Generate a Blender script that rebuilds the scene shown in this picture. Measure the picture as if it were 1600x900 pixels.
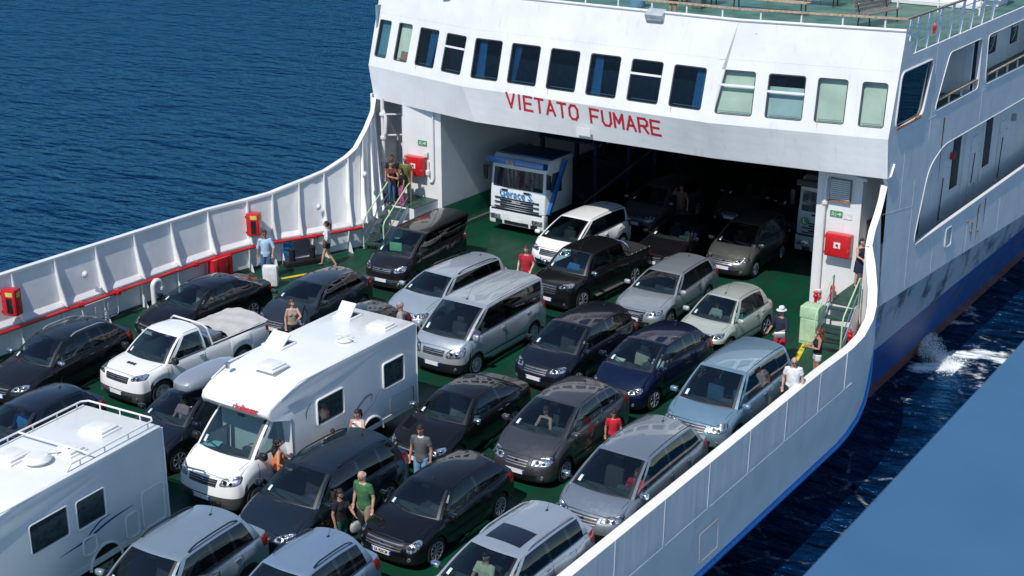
import bpy, bmesh, math, random
from math import sin, cos, pi, radians, sqrt
from mathutils import Vector, Matrix
from mathutils.bvhtree import BVHTree
from mathutils.geometry import tessellate_polygon
random.seed(7)
sc = bpy.context.scene
for o in list(bpy.data.objects): bpy.data.objects.remove(o)
C = sc.collection

# ---------------- camera, light, exposure ----------------
cam_d = bpy.data.cameras.new('camera'); cam = bpy.data.objects.new('camera', cam_d); C.objects.link(cam)
YAW, PITCH = 0.604024, 0.343256
cam.location = (0, 0, 16.13)
cam.rotation_euler = (pi/2-PITCH, 0, YAW)
cam_d.sensor_width = 36; cam_d.lens = 2203.3/1600*36
cam_d.clip_start = 0.1; cam_d.clip_end = 9000
cam_d.dof.use_dof = True; cam_d.dof.focus_distance = 38; cam_d.dof.aperture_fstop = 6.5
sc.camera = cam
sc.render.resolution_x, sc.render.resolution_y = 1024, 576
SUN_EL = 53
w = bpy.data.worlds.new('World'); sc.world = w; w.use_nodes = True
nt = w.node_tree; sky = nt.nodes.new('ShaderNodeTexSky'); sky.sky_type = 'NISHITA'
sky.sun_disc = False; sky.sun_elevation = radians(SUN_EL); sky.sun_rotation = pi
sky.air_density = 1.0; sky.dust_density = 0.15; sky.ozone_density = 2.2
bg = nt.nodes['Background']; bg.inputs[1].default_value = 0.135
tint = nt.nodes.new('ShaderNodeMix'); tint.data_type = 'RGBA'; tint.blend_type = 'MULTIPLY'; tint.inputs['Factor'].default_value = 1; tint.inputs['B'].default_value = (.86, .95, 1.03, 1)
nt.links.new(sky.outputs[0], tint.inputs['A']); nt.links.new(tint.outputs['Result'], bg.inputs[0])
sd = bpy.data.lights.new('sun', 'SUN'); sd.energy = 4.2; sd.angle = radians(0.5); sd.color = (1, .96, .895)
sun = bpy.data.objects.new('sun', sd); C.objects.link(sun)
sun.rotation_euler = Vector((-0.04, cos(radians(SUN_EL)), -sin(radians(SUN_EL)))).to_track_quat('-Z', 'Y').to_euler()
sun.location = (0, -20, 60)
sc.view_settings.view_transform = 'Standard'; sc.view_settings.look = 'None'
sc.view_settings.exposure = 0; sc.view_settings.gamma = 1
sc.render.engine = 'CYCLES'

# ---------------- materials ----------------
def newmat(name):
    m = bpy.data.materials.new(name); m.use_nodes = True
    return m, m.node_tree, m.node_tree.nodes['Principled BSDF']
def setp(b, **k):
    for n, v in k.items():
        n = n.replace('_', ' ')
        if n in b.inputs: b.inputs[n].default_value = v
def noise_mix(t, b, c1, c2, scale, detail=4, lo=.35, hi=.65, vec=None, sock='Base Color', stretch=None):
    tc = t.nodes.new('ShaderNodeTexCoord'); no = t.nodes.new('ShaderNodeTexNoise')
    no.inputs['Scale'].default_value = scale; no.inputs['Detail'].default_value = detail
    src = tc.outputs['Object']
    if stretch:
        mp = t.nodes.new('ShaderNodeMapping'); mp.inputs['Scale'].default_value = stretch
        t.links.new(src, mp.inputs[0]); src = mp.outputs[0]
    t.links.new(src, no.inputs['Vector'])
    r = t.nodes.new('ShaderNodeValToRGB'); r.color_ramp.elements[0].position = lo; r.color_ramp.elements[1].position = hi
    r.color_ramp.elements[0].color = (*c1, 1); r.color_ramp.elements[1].color = (*c2, 1)
    t.links.new(no.outputs[0], r.inputs[0])
    if sock: t.links.new(r.outputs[0], b.inputs[sock])
    return r, no
def bump(t, b, scale, strength, dist=.02, stretch=None, detail=3):
    tc = t.nodes.new('ShaderNodeTexCoord'); no = t.nodes.new('ShaderNodeTexNoise')
    no.inputs['Scale'].default_value = scale; no.inputs['Detail'].default_value = detail
    src = tc.outputs['Object']
    if stretch:
        mp = t.nodes.new('ShaderNodeMapping'); mp.inputs['Scale'].default_value = stretch
        t.links.new(src, mp.inputs[0]); src = mp.outputs[0]
    t.links.new(src, no.inputs['Vector'])
    bp = t.nodes.new('ShaderNodeBump'); bp.inputs['Strength'].default_value = strength; bp.inputs['Distance'].default_value = dist
    t.links.new(no.outputs[0], bp.inputs['Height']); t.links.new(bp.outputs[0], b.inputs['Normal'])
    return bp
def simple(name, col, rough=.5, metal=0, var=.12, scale=6, coat=0, **k):
    m, t, b = newmat(name); setp(b, Roughness=rough, Metallic=metal, Coat_Weight=coat, **k)
    d = tuple(max(0, c*(1-var)) for c in col); e = tuple(min(1, c*(1+var)) for c in col)
    noise_mix(t, b, d, e, scale)
    return m
M = {}
def paint(name, col, metal=.0, rough=.32):
    m, t, b = newmat('paint_'+name)
    setp(b, Roughness=rough, Metallic=metal, Coat_Weight=1.0, Coat_Roughness=.03, Coat_IOR=1.45, Specular_IOR_Level=.08)
    # fine road dust on the lacquer
    r, no = noise_mix(t, b, col, tuple(min(1, c*.95+.0025) for c in col), 3.5, 8, .4, .75)
    rr, n2 = noise_mix(t, b, (rough,)*3, (rough+.16,)*3, 9, 8, .45, .8, sock='Roughness')
    return m
def glassmat(name, tint, gl=1.0, ior=1.5):
    m, t, b = newmat(name); t.nodes.remove(b)
    out = t.nodes['Material Output']; tr = t.nodes.new('ShaderNodeBsdfTransparent'); gs = t.nodes.new('ShaderNodeBsdfGlossy')
    gs.inputs['Roughness'].default_value = .02; tr.inputs[0].default_value = (*tint, 1); gs.inputs[0].default_value = (gl, gl, gl, 1)
    lw = t.nodes.new('ShaderNodeLayerWeight'); lw.inputs['Blend'].default_value = .5
    pw = t.nodes.new('ShaderNodeMath'); pw.operation = 'POWER'; pw.inputs[1].default_value = 4; t.links.new(lw.outputs['Facing'], pw.inputs[0])
    f0 = ((ior-1)/(ior+1))**2*1.6
    fr = t.nodes.new('ShaderNodeMath'); fr.operation = 'MULTIPLY_ADD'; fr.inputs[1].default_value = 1-f0; fr.inputs[2].default_value = f0; t.links.new(pw.outputs[0], fr.inputs[0])
    mx = t.nodes.new('ShaderNodeMixShader'); t.links.new(fr.outputs[0], mx.inputs[0]); t.links.new(tr.outputs[0], mx.inputs[1]); t.links.new(gs.outputs[0], mx.inputs[2])
    t.links.new(mx.outputs[0], out.inputs[0]); return m
M['glass'] = glassmat('car_glass', (.52, .66, .66), 1, 1.5)
M['dglass'] = glassmat('tinted_glass', (.07, .09, .10), 1, 1.5)
M['wglass2'] = glassmat('pale_window_glass', (.78, .84, .80), .8, 1.3)
M['wglass'] = glassmat('ship_window_glass', (.38, .55, .60), .8, 1.3)
M['black'] = simple('black_plastic', (.012, .012, .014), .45, 0)
M['gloss'] = simple('black_gloss', (.006, .006, .008), .12, 0, coat=1)
M['rubber'] = simple('rubber', (.02, .02, .02), .8)
M['greyp'] = simple('grey_bumper_plastic', (.06, .063, .066), .6)
M['under'] = simple('underbody', (.008, .008, .008), .9)
M['chrome'] = simple('chrome', (.75, .76, .78), .12, 1, .05)
M['alloy'] = simple('alloy', (.36, .37, .39), .4, .3, .1)
M['steel'] = simple('steel', (.4, .41, .42), .35, .8)
M['lamp'] = None
m, t, b = newmat('headlight_lens'); setp(b, Roughness=.08, Metallic=.85, Coat_Weight=1.0)
noise_mix(t, b, (.25, .26, .27), (.9, .91, .93), 16, 2, .42, .6); bp = bump(t, b, 30, .8, .02); M['lamp'] = m
M['amber'] = simple('amber_lens', (.8, .2, .02), .2, coat=1)
M['tail'] = simple('red_lens', (.35, .006, .008), .15, coat=1)
M['plate'] = simple('plate_white', (.72, .72, .7), .5)
M['pblue'] = simple('plate_blue', (.01, .08, .45), .5)
M['seatd'] = simple('seat_dark_fabric', (.035, .037, .042), .85)
M['seatg'] = simple('seat_grey_fabric', (.13, .13, .135), .85)
M['seatb'] = simple('seat_beige_fabric', (.36, .33, .27), .85)
M['seatblue'] = simple('seat_blue_fabric', (.02, .07, .14), .85)
M['dash'] = simple('dashboard', (.065, .075, .08), .7)
M['paper'] = simple('paper', (.7, .72, .68), .7)
M['cyanpaper'] = simple('blue_sticker', (.3, .6, .65), .7)
M['red'] = simple('red_paint', (.55, .012, .018), .35, coat=.5)
M['redtext'] = simple('red_lettering', (.5, .02, .035), .6)
M['bluetext'] = simple('blue_lettering', (.01, .17, .42), .5)
M['pgreen'] = simple('pale_green_paint', (.42, .58, .36), .45)
M['dgreen'] = simple('dark_green_paint', (.02, .06, .045), .5, var=.3)
M['wood'] = simple('weathered_wood', (.42, .31, .2), .7, var=.35, scale=14)
M['greywood'] = simple('grey_wood', (.22, .19, .17), .75, var=.3, scale=14)
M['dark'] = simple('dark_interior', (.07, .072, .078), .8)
M['room'] = simple('saloon_blue', (.20, .27, .32), .8)
M['curtain'] = simple('blue_curtain', (.05, .19, .38), .8)
M['blind'] = simple('pale_green_blind', (.52, .60, .53), .7, var=.12, scale=1.2)
M['blindb'] = simple('pale_blue_blind', (.36, .50, .54), .6, var=.15, scale=1.2)
M['rust'] = simple('rust', (.33, .13, .04), .85, var=.5, scale=9)
M['yellow'] = simple('yellow_line_paint', (.62, .45, .02), .6, var=.3, scale=5)
M['sugreen'] = simple('exit_sign_green', (.05, .25, .1), .5)

def shipwhite(name, col, rust=.0, bumpy=.25, seam=True, rough=.38, stretch=None):
    m, t, b = newmat(name); setp(b, Roughness=rough)
    d = tuple(c*.9 for c in col)
    r, no = noise_mix(t, b, d, col, 1.1, 6, .3, .62)
    # vertical dirt runs
    tc = t.nodes.new('ShaderNodeTexCoord'); mp = t.nodes.new('ShaderNodeMapping'); mp.inputs['Scale'].default_value = (2.2, 2.2, .16)
    t.links.new(tc.outputs['Object'], mp.inputs[0]); n2 = t.nodes.new('ShaderNodeTexNoise'); n2.inputs['Scale'].default_value = 2.3; n2.inputs['Detail'].default_value = 6
    t.links.new(mp.outputs[0], n2.inputs['Vector'])
    rp = t.nodes.new('ShaderNodeValToRGB'); rp.color_ramp.elements[0].position = .60; rp.color_ramp.elements[1].position = .78
    rp.color_ramp.elements[1].color = (.3+rust*.4,)*3+(1,)
    t.links.new(n2.outputs[0], rp.inputs[0])
    mx = t.nodes.new('ShaderNodeMix'); mx.data_type = 'RGBA'; mx.inputs['B'].default_value = (col[0]*.62, col[1]*.52, col[2]*.42, 1)
    t.links.new(rp.outputs[0], mx.inputs['Factor']); t.links.new(r.outputs[0], mx.inputs['A'])
    last = mx.outputs['Result']
    n3 = t.nodes.new('ShaderNodeTexNoise'); n3.inputs['Scale'].default_value = 1.7; n3.inputs['Detail'].default_value = 9; n3.inputs['Roughness'].default_value = .7
    t.links.new(mp.outputs[0], n3.inputs['Vector'])
    r3 = t.nodes.new('ShaderNodeValToRGB'); r3.color_ramp.elements[0].position = .70-.06*rust; r3.color_ramp.elements[1].position = .76
    t.links.new(n3.outputs[0], r3.inputs[0])
    m3 = t.nodes.new('ShaderNodeMix'); m3.data_type = 'RGBA'; m3.inputs['B'].default_value = (.3, .13, .05, 1)
    t.links.new(r3.outputs[0], m3.inputs['Factor']); t.links.new(last, m3.inputs['A']); t.links.new(m3.outputs['Result'], b.inputs['Base Color'])
    # plate buckling
    no4 = t.nodes.new('ShaderNodeTexNoise'); no4.inputs['Scale'].default_value = 1.6; no4.inputs['Detail'].default_value = 3
    src4 = tc.outputs['Object']
    if stretch:
        m4 = t.nodes.new('ShaderNodeMapping'); m4.inputs['Scale'].default_value = stretch; t.links.new(src4, m4.inputs[0]); src4 = m4.outputs[0]
    t.links.new(src4, no4.inputs['Vector'])
    bp = t.nodes.new('ShaderNodeBump'); bp.inputs['Strength'].default_value = bumpy; bp.inputs['Distance'].default_value = .035
    t.links.new(no4.outputs[0], bp.inputs['Height']); t.links.new(bp.outputs[0], b.inputs['Normal'])
    return m
M['white'] = shipwhite('white_ship_paint', (.76, .75, .735), .12, .14)
M['whitehull'] = shipwhite('white_hull_paint', (.84, .82, .77), .5, .35)
M['whitein'] = shipwhite('white_inner_bulwark_paint', (.78, .78, .77), .35, .35)
M['wallgreen'] = shipwhite('green_wall_paint', (.03, .2, .11), .0, .5)
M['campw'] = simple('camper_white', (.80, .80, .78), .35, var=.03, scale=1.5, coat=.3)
M['camps'] = simple('camper_shaded_white', (.66, .68, .69), .4, var=.03, scale=1.5, coat=.3)  # camper white again, shade of the walls put into the colour
M['hatch'] = simple('hatch_white_plastic', (.74, .74, .70), .45, var=.05)

# ---------------- mesh helpers ----------------
class MB:
    def __init__(s): s.v = []; s.f = []; s.m = []
    def add(s, vs, fs, mi=0):
        o = len(s.v); s.v += [tuple(p) for p in vs]; s.f += [tuple(i+o for i in f) for f in fs]; s.m += [mi]*len(fs); return s
    def grid(s, rows, mi=0, flip=False, matf=None):
        n = len(rows[0]); o = len(s.v)
        for r in rows: s.v += [tuple(p) for p in r]
        for i in range(len(rows)-1):
            for j in range(n-1):
                q = (o+i*n+j, o+i*n+j+1, o+(i+1)*n+j+1, o+(i+1)*n+j)
                k = matf(i, j) if matf else mi
                if k is None: continue
                s.f.append(q[::-1] if flip else q); s.m.append(k)
        return s
    def box(s, c, d, mi=0, rz=0, M4=None, bev=0):
        bm = bmesh.new(); bmesh.ops.create_cube(bm, size=1)
        bmesh.ops.scale(bm, vec=d, verts=bm.verts)
        if bev: bmesh.ops.bevel(bm, geom=list(bm.edges), offset=min(bev, min(d)*.45), segments=2, affect='EDGES', profile=.6)
        mt = Matrix.Translation(c) @ Matrix.Rotation(rz, 4, 'Z') @ (M4 or Matrix.Identity(4))
        bmesh.ops.transform(bm, matrix=mt, verts=bm.verts); bm.verts.index_update()
        s.add([v.co[:] for v in bm.verts], [[v.index for v in f.verts] for f in bm.faces], mi); bm.free(); return s
    def bar(s, a, b, wd, ht, mi=0):
        a = Vector(a); b = Vector(b); d = b-a; L = d.length
        if L < 1e-6: return s
        q = d.to_track_quat('Y', 'Z').to_matrix().to_4x4()
        return s.box((a+b)/2, (wd, L, ht), mi, 0, q)
    def tube(s, pts, rad, seg=8, mi=0, cap=True, ref=None):
        pts = [Vector(p) for p in pts]; n = len(pts)
        if not isinstance(rad, (list, tuple)): rad = [rad]*n
        rows = []
        pn = None
        for i, p in enumerate(pts):
            d = (pts[min(i+1, n-1)]-pts[max(i-1, 0)]).normalized()
            if ref is not None: x = Vector(ref)
            elif pn is not None: x = pn
            else: x = Vector((1, 0, 0)) if abs(d.x) < .8 else Vector((0, 1, 0))
            x = (x-d*x.dot(d)).normalized(); y = d.cross(x); pn = x
            r = rad[i]; rx, ry = (r, r) if not isinstance(r, (tuple, list)) else r
            rows.append([p+x*(rx*cos(2*pi*k/seg))+y*(ry*sin(2*pi*k/seg)) for k in range(seg)])
        o = len(s.v)
        for r in rows: s.v += [tuple(p) for p in r]
        for i in range(n-1):
            for k in range(seg):
                s.f.append((o+i*seg+k, o+i*seg+(k+1) % seg, o+(i+1)*seg+(k+1) % seg, o+(i+1)*seg+k)); s.m.append(mi)
        if cap:
            s.f.append(tuple(o+k for k in range(seg))[::-1]); s.m.append(mi)
            s.f.append(tuple(o+(n-1)*seg+k for k in range(seg))); s.m.append(mi)
        return s
    def sphere(s, c, r, seg=12, rings=8, mi=0, fn=None):
        c = Vector(c); r = r if isinstance(r, (tuple, list)) else (r, r, r); vs = []; fs = []
        for i in range(rings+1):
            th = pi*i/rings
            for k in range(seg):
                d = Vector((sin(th)*cos(2*pi*k/seg), sin(th)*sin(2*pi*k/seg), cos(th)))
                p = Vector((d.x*r[0], d.y*r[1], d.z*r[2]))
                if fn: p = fn(p, d)
                vs.append(c+p)
        for i in range(rings):
            for k in range(seg):
                fs.append((i*seg+k, (i+1)*seg+k, (i+1)*seg+(k+1) % seg, i*seg+(k+1) % seg))
        return s.add(vs, fs, mi)
    def lathe(s, prof, c=(0, 0, 0), axis='X', seg=24, mi=0):
        # prof: (radius, axial)
        rows = []
        for k in range(seg+1):
            a = 2*pi*k/seg; row = []
            for r, h in prof:
                p = (h, r*cos(a), r*sin(a)) if axis == 'X' else ((r*cos(a), h, r*sin(a)) if axis == 'Y' else (r*cos(a), r*sin(a), h))
                row.append((p[0]+c[0], p[1]+c[1], p[2]+c[2]))
            rows.append(row)
        return s.grid(rows, mi)
    def plate(s, outer, holes=(), depth=None, mi=0):
        # planar polygon with holes, reveals along depth
        polys = [[Vector(p) for p in outer]]+[[Vector(p) for p in h] for h in holes]
        tri = tessellate_polygon(polys); flat = [p for q in polys for p in q]
        s.add(flat, tri, mi)
        if depth is not None:
            d = Vector(depth); s.add([p+d for p in flat], [t[::-1] for t in tri], mi)
            o = 0
            for q in polys:
                n = len(q); vs = q+[p+d for p in q]
                s.add(vs, [(i, (i+1) % n, n+(i+1) % n, n+i) for i in range(n)], mi)
        return s
    def mesh(s, name, mats, smooth=True, angle=None):
        me = bpy.data.meshes.new(name); me.from_pydata(s.v, [], s.f)
        for m in (mats if isinstance(mats, (list, tuple)) else [mats]): me.materials.append(m)
        me.polygons.foreach_set('material_index', s.m)
        me.validate()
        bm = bmesh.new(); bm.from_mesh(me)
        bmesh.ops.remove_doubles(bm, verts=bm.verts, dist=.0004)
        bmesh.ops.recalc_face_normals(bm, faces=bm.faces)
        bm.to_mesh(me); bm.free()
        if smooth:
            me.polygons.foreach_set('use_smooth', [True]*len(me.polygons))
            me.set_sharp_from_angle(angle=radians(angle or 35))
        me.update(); return me
    def obj(s, name, mats, parent=None, smooth=True, angle=None):
        return link(name, s.mesh(name, mats, smooth, angle), parent)
def link(name, me, parent=None):
    o = bpy.data.objects.new(name, me); C.objects.link(o)
    if parent: o.parent = parent
    return o
def tag(o, label=None, cat=None, group=None, kind=None):
    if label: o['label'] = label
    if cat: o['category'] = cat
    if group: o['group'] = group
    if kind: o['kind'] = kind
    return o
def empty(name, loc, rz, label, cat, group=None):
    o = bpy.data.objects.new(name, None); C.objects.link(o); o.location = loc; o.rotation_euler = (0, 0, rz); o.empty_display_size = .2
    return tag(o, label, cat, group)
def text_mesh(s, size, bold=.0, ext=.004):
    cu = bpy.data.curves.new('t', 'FONT'); cu.body = s; cu.size = size; cu.extrude = ext; cu.offset = bold
    cu.align_x = 'CENTER'; cu.align_y = 'CENTER'
    ob = bpy.data.objects.new('t', cu); C.objects.link(ob)
    dg = bpy.context.evaluated_depsgraph_get(); me = bpy.data.meshes.new_from_object(ob.evaluated_get(dg))
    bpy.data.objects.remove(ob); bpy.data.curves.remove(cu); return me
def text_obj(name, s, size, mat, loc, xdir, updir, parent=None, bold=0, ext=.004, sx=1):
    me = text_mesh(s, size, bold, ext); me.materials.clear(); me.materials.append(mat)
    x = Vector(xdir).normalized(); u = Vector(updir).normalized(); n = x.cross(u).normalized(); u = n.cross(x)
    mt = Matrix(((x.x*sx, u.x, n.x, loc[0]), (x.y*sx, u.y, n.y, loc[1]), (x.z*sx, u.z, n.z, loc[2]), (0, 0, 0, 1)))
    me.transform(mt); me.name = name
    return link(name, me, parent)
def lerp(a, b, t): return a+(b-a)*t
def interp(tab, x):
    if x <= tab[0][0]: return tab[0][1]
    for (a, p), (b, q) in zip(tab, tab[1:]):
        if x <= b: return p+(q-p)*(x-a)/(b-a)
    return tab[-1][1]
# ---------------- vehicles ----------------
SH = {}
def shared(key, fn):
    if key not in SH: SH[key] = fn()
    return SH[key]
def tyre_mesh():
    b = MB(); b.lathe([(.19, -.10), (.225, -.11), (.30, -.105), (.318, -.085), (.32, -.04), (.32, .04), (.318, .085), (.30, .105), (.225, .11), (.19, .10), (.19, -.10)], seg=28)
    return b.mesh('tyre', M['rubber'])
def rim_mesh(kind):
    b = MB()
    b.lathe([(.0, .06), (.19, .055)], seg=28, mi=1)
    b.lathe([(.185, .10), (.222, .112), (.222, .09), (.19, .05)], seg=28)
    n = {0: 5, 1: 7, 2: 10, 3: 0}[kind]
    if n:
        for k in range(n):
            a = 2*pi*k/n
            b.bar((.085, .03*cos(a), .03*sin(a)), (.10, .2*cos(a), .2*sin(a)), .05 if n < 8 else .03, .02)
        b.lathe([(.0, .105), (.045, .10), (.055, .08)], seg=12)
    else:
        b.lathe([(0, .112), (.06, .115), (.14, .10), (.2, .105)], seg=28)
        for k in range(9):
            a = 2*pi*k/9; b.box((.106, .14*cos(a), .14*sin(a)), (.02, .035, .02), 1)
    return b.mesh('rim', [M['alloy'], M['under']])
def seat_mesh(mt):
    b = MB()
    b.box((0, 0, .38), (.50, .52, .16), bev=.06)
    b.box((0, .30, .68), (.49, .15, .56), M4=Matrix.Rotation(-.22, 4, 'X'), bev=.06)
    b.box((0, .385, 1.03), (.25, .10, .17), M4=Matrix.Rotation(-.15, 4, 'X'), bev=.045)
    return b.mesh('seat', mt)
def bench_mesh(mt):
    b = MB(); b.box((0, 0, .38), (1.28, .50, .18), bev=.06); b.box((0, .29, .68), (1.28, .14, .56), M4=Matrix.Rotation(-.2, 4, 'X'), bev=.05)
    for x in (-.42, .42): b.box((x, .37, 1.0), (.25, .09, .15), bev=.04)
    return b.mesh('rear_seat', mt)
def steer_mesh():
    b = MB(); pts = [(.18*cos(a), 0, .18*sin(a)) for a in [2*pi*k/20 for k in range(21)]]
    b.tube(pts, .014, 6, cap=False); b.box((0, .005, 0), (.32, .02, .04)); b.box((0, .005, -.08), (.04, .02, .16)); b.sphere((0, 0, 0), (.06, .03, .06), 8, 6)
    return b.mesh('steering_wheel', M['black'])
def mirror_mesh(sx):
    b = MB()
    b.sphere((0, 0, 0), (.115, .07, .075), 12, 8, fn=lambda p, d: Vector((math.copysign(abs(d.x)**.6, d.x)*.11, math.copysign(abs(d.y)**.8, d.y)*.065, math.copysign(abs(d.z)**.6, d.z)*.072)))
    b.bar((-sx*.08, .01, -.03), (-sx*.17, .03, -.07), .05, .035, 1)
    b.box((0, .064, 0), (.17, .012, .10), 2)
    return b
US = [-1, -.995, -.97, -.92, -.84, -.7, -.5, -.25, 0, .25, .5, .7, .84, .92, .97, .995, 1]
DEF = {
 # nose height, nose setback nb, front wheel y, rear wheel offset, roof drop, top inset, crown
 'hatch': dict(zN=.74, nb=.42, fw=.85, rw=.75, rd=.07, iT=.30, cr=.06, yG=.22),
 'mpv':   dict(zN=.80, nb=.45, fw=.90, rw=.80, rd=.07, iT=.27, cr=.06, yG=.22),
 'wagon': dict(zN=.72, nb=.40, fw=.90, rw=1.0, rd=.05, iT=.30, cr=.05, yG=.22),
 'sedan': dict(zN=.70, nb=.38, fw=.85, rw=1.05, rd=.05, iT=.31, cr=.06, yG=.62),
 'suv':   dict(zN=.90, nb=.30, fw=.90, rw=.90, rd=.04, iT=.27, cr=.05, yG=.24),
 'van':   dict(zN=.92, nb=.40, fw=.90, rw=.85, rd=.02, iT=.17, cr=.06, yG=.10),
 'pick':  dict(zN=.98, nb=.28, fw=.85, rw=1.30, rd=.02, iT=.27, cr=.05, yG=0),
 'dpick': dict(zN=.98, nb=.26, fw=.85, rw=1.15, rd=.02, iT=.27, cr=.05, yG=0),
}
TARGETS = {}
def make_car(st, x, y, a, L, W, H, yB, yT, yR, zB, col, label, cat='car', group='vehicles parked on the open car deck', name=None,
             glass='glass', seat='seatd', rim=0, rails=None, sunroof=False, bumper=None, clad=False, winsplit=None, mir='paint', sticker=True,
             ribs=0, chromegrille=True, grille='mid', lampw=.40, lamph=.15, lampex=.6, frontonly=False, roofcol=None, antenna=True, zG=None, foglow=True, cabonly=False, wr=1.0, wipers=True, rearglass=None, name_='', **kw):
    D = dict(DEF[st]); D.update(kw); zN, nb, fw, iT, cr, rd = D['zN'], D['nb'], D['fw'], D['iT'], D['cr'], D['rd']
    rw = L-D['rw']; pick = st in ('pick', 'dpick')
    nm = name or {'hatch': 'hatchback_car', 'mpv': 'family_car', 'wagon': 'estate_car', 'sedan': 'saloon_car', 'suv': 'off_road_car', 'van': 'passenger_van', 'pick': 'pickup_truck', 'dpick': 'pickup_truck'}[st]
    root = empty(nm, (x, y, 0), a, label, cat, group)
    pm = M[col]
    bl = M[bumper] if bumper else M['black']
    nr = .16; yGc = (yR+.28) if pick else (yR+D['yG']+.4 if st == 'sedan' else L-D['yG'])
    if st == 'sedan': yGc = min(yGc, L-.45)
    if pick: yGc = yR+.05
    zBr = zB+(.03 if st == 'sedan' else .07)
    if pick: zBr = zB
    ztail = zB+.03 if st == 'sedan' else (zBr if not pick else zB-.02)
    def wd(yy):
        r = 1.0
        if yy < 1.1: r -= .09*((1.1-yy)/1.1)**2
        if yy > L-.9: r -= (.07 if st != 'van' else .03)*((yy-L+.9)/.9)**2
        return W/2*r
    yb1 = yB+.16
    def hc(v): return lerp(zN, zB+.03, 1-(1-v)**1.7)      # hood centre
    def zt(yy):
        if yy <= yb1:
            v = max(0, (yy-nb)/(yb1-nb)); return lerp(zN-.05, zB, 1-(1-v)**1.6)
        if st == 'sedan' and yy > yGc-.1: return lerp(zBr, ztail-.03, min(1, (yy-yGc+.1)/.6))
        return lerp(zB, zBr, min(1, (yy-yb1)/(L-.6-yb1)))
    R_ = .365*wr
    def zl(yy):
        z = .20 if not clad else .27
        for c in (fw, rw):
            if abs(yy-c) < R_: z = max(z, .33*wr+sqrt(R_*R_-(yy-c)**2)*.96)
        return z
    F = [0, .09, .25, .45, .62, .8, .93, 1.0]
    INS = [.07, .03, .008, 0, .004, .02, .045, .085]
    def inset(k, yy):
        v = INS[k]
        for c in (fw, rw):
            dd = abs(yy-c)/(R_*1.25)
            if dd < 1 and k < 5: v -= .022*(1-dd*dd)
            if abs(yy-c) < R_ and k < 2: v = INS[2]-.022*(1-dd*dd)
        return v
    arch = []
    for c in (fw, rw):
        for q in (-1.001, -.999, -.96, -.88, -.74, -.55, -.3, 0, .3, .55, .74, .88, .96, .999, 1.001): arch.append(c+q*R_)
    yr_end = L-nr
    ys = [nb, nb+.08]+[lerp(nb, yb1, t) for t in (.2, .4, .6, .8)]+[yb1]+arch
    ys += [lerp(yb1, yGc-.1, t) for t in (.15, .3, .45, .6, .75, .9, 1)]+[lerp(yGc-.1, yr_end, t) for t in (.33, .66, 1)]
    ys = sorted(q for q in ys if nb <= q <= yr_end); zz = [ys[0]]
    for q in ys[1:]:
        if q-zz[-1] > .0008: zz.append(q)
    ys = zz
    b = MB()
    for sx in (-1, 1):
        rows = []
        for yy in ys:
            l, h = zl(yy), zt(yy)
            rows.append([(sx*(wd(yy)-inset(k, yy)), yy, l+(h-l)*F[k]) for k in range(8)])
        b.grid(rows, flip=sx < 0, matf=lambda i, j: (1 if (j < 1 or (clad and j < 2) or (bumper and ys[i] < fw-.3 and j < 3)) else 0))
    # nose
    n_ = 2.3
    def y0(U, nbx): return nbx*(1-max(0, 1-abs(U)**n_)**(1/n_))
    flat = st in ('pick', 'dpick', 'suv', 'van')
    PT = [(.2, .10), (.3, .03), (.42, 0), (.55, 0), (.62, .03), (zN-.1, .06 if flat else .10), (zN, .15 if flat else .22)]
    def prof(z): return interp(PT, z)
    rows = []
    for k in range(8):
        row = []
        for U in US:
            zc0 = lerp(zt(nb), zN, 1-U*U); z = zl(nb)+(zc0-zl(nb))*F[k]
            row.append((U*(wd(nb)-inset(k, nb)), y0(U, nb)+prof(z)*(1-U**4), z))
        rows.append(row)
    b.grid(rows, matf=lambda i, j: 1 if (i < 1 or (bumper and i < 3)) else 0)
    # hood
    vs = [(q-nb)/(yb1-nb) for q in ys if q <= yb1+1e-6]; rows = []
    for v in vs:
        yy = lerp(nb, yb1, v); row = []
        for U in US:
            ysrt = y0(U, nb)+prof(zN)*(1-U**4); yend = yB+.16*U*U
            z = lerp(zt(yy), hc(v), 1-abs(U)**2.4)
            row.append((U*(wd(yy)-INS[7]), lerp(ysrt, yend, v), z))
        rows.append(row)
    b.grid(rows)
    base = rows[-1]
    # tail
    PR = [(.2, .07), (.35, 0), (.62, 0), (.68, .025), (1.2, .07)]
    if pick: PR = [(.2, .02), (.4, .03), (1.2, .03)]
    rows = []
    for k in range(8):
        row = []
        for U in US:
            z = zl(yr_end)+(zt(yr_end)-zl(yr_end))*F[k]
            row.append((U*(wd(yr_end)-inset(k, yr_end)), L-y0(U, nr)-interp(PR, z)*(1-U**4), z))
        rows.append(row)
    b.grid(rows, flip=True, matf=lambda i, j: 1 if i < 1 else 0)
    zdeck = zt(yr_end)
    vs = [q for q in ys if q >= yGc-.1-1e-6]; rows = []
    for yy in ([yGc-.1]+[q for q in vs if q > yGc-.09]):
        v = (yy-(yGc-.1))/(yr_end-(yGc-.1)); row = []
        for U in US:
            yst = yGc-.1*U*U; yen = L-y0(U, nr)-interp(PR, zdeck)*(1-U**4)
            row.append((U*(wd(yy)-INS[7]), lerp(yst, yen, v), zt(yy)+(.03*(1-U*U) if not pick else -.02)))
        rows.append(row)
    b.grid(rows, matf=lambda i, j: 1 if pick else 0)
    dbase = rows[0]
    # greenhouse
    def xr(yy): return W/2-iT-.03*max(0, (yy-yT)/(yR-yT))
    def zr(yy):
        t_ = (yy-yT-.1)/max(.1, (yR-yT-.2)); t_ = min(1, max(0, t_))
        return H-cr-.005-.035*(1-min(1, t_*3.2))**2-rd*max(0, t_-.45)**2/.3
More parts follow.
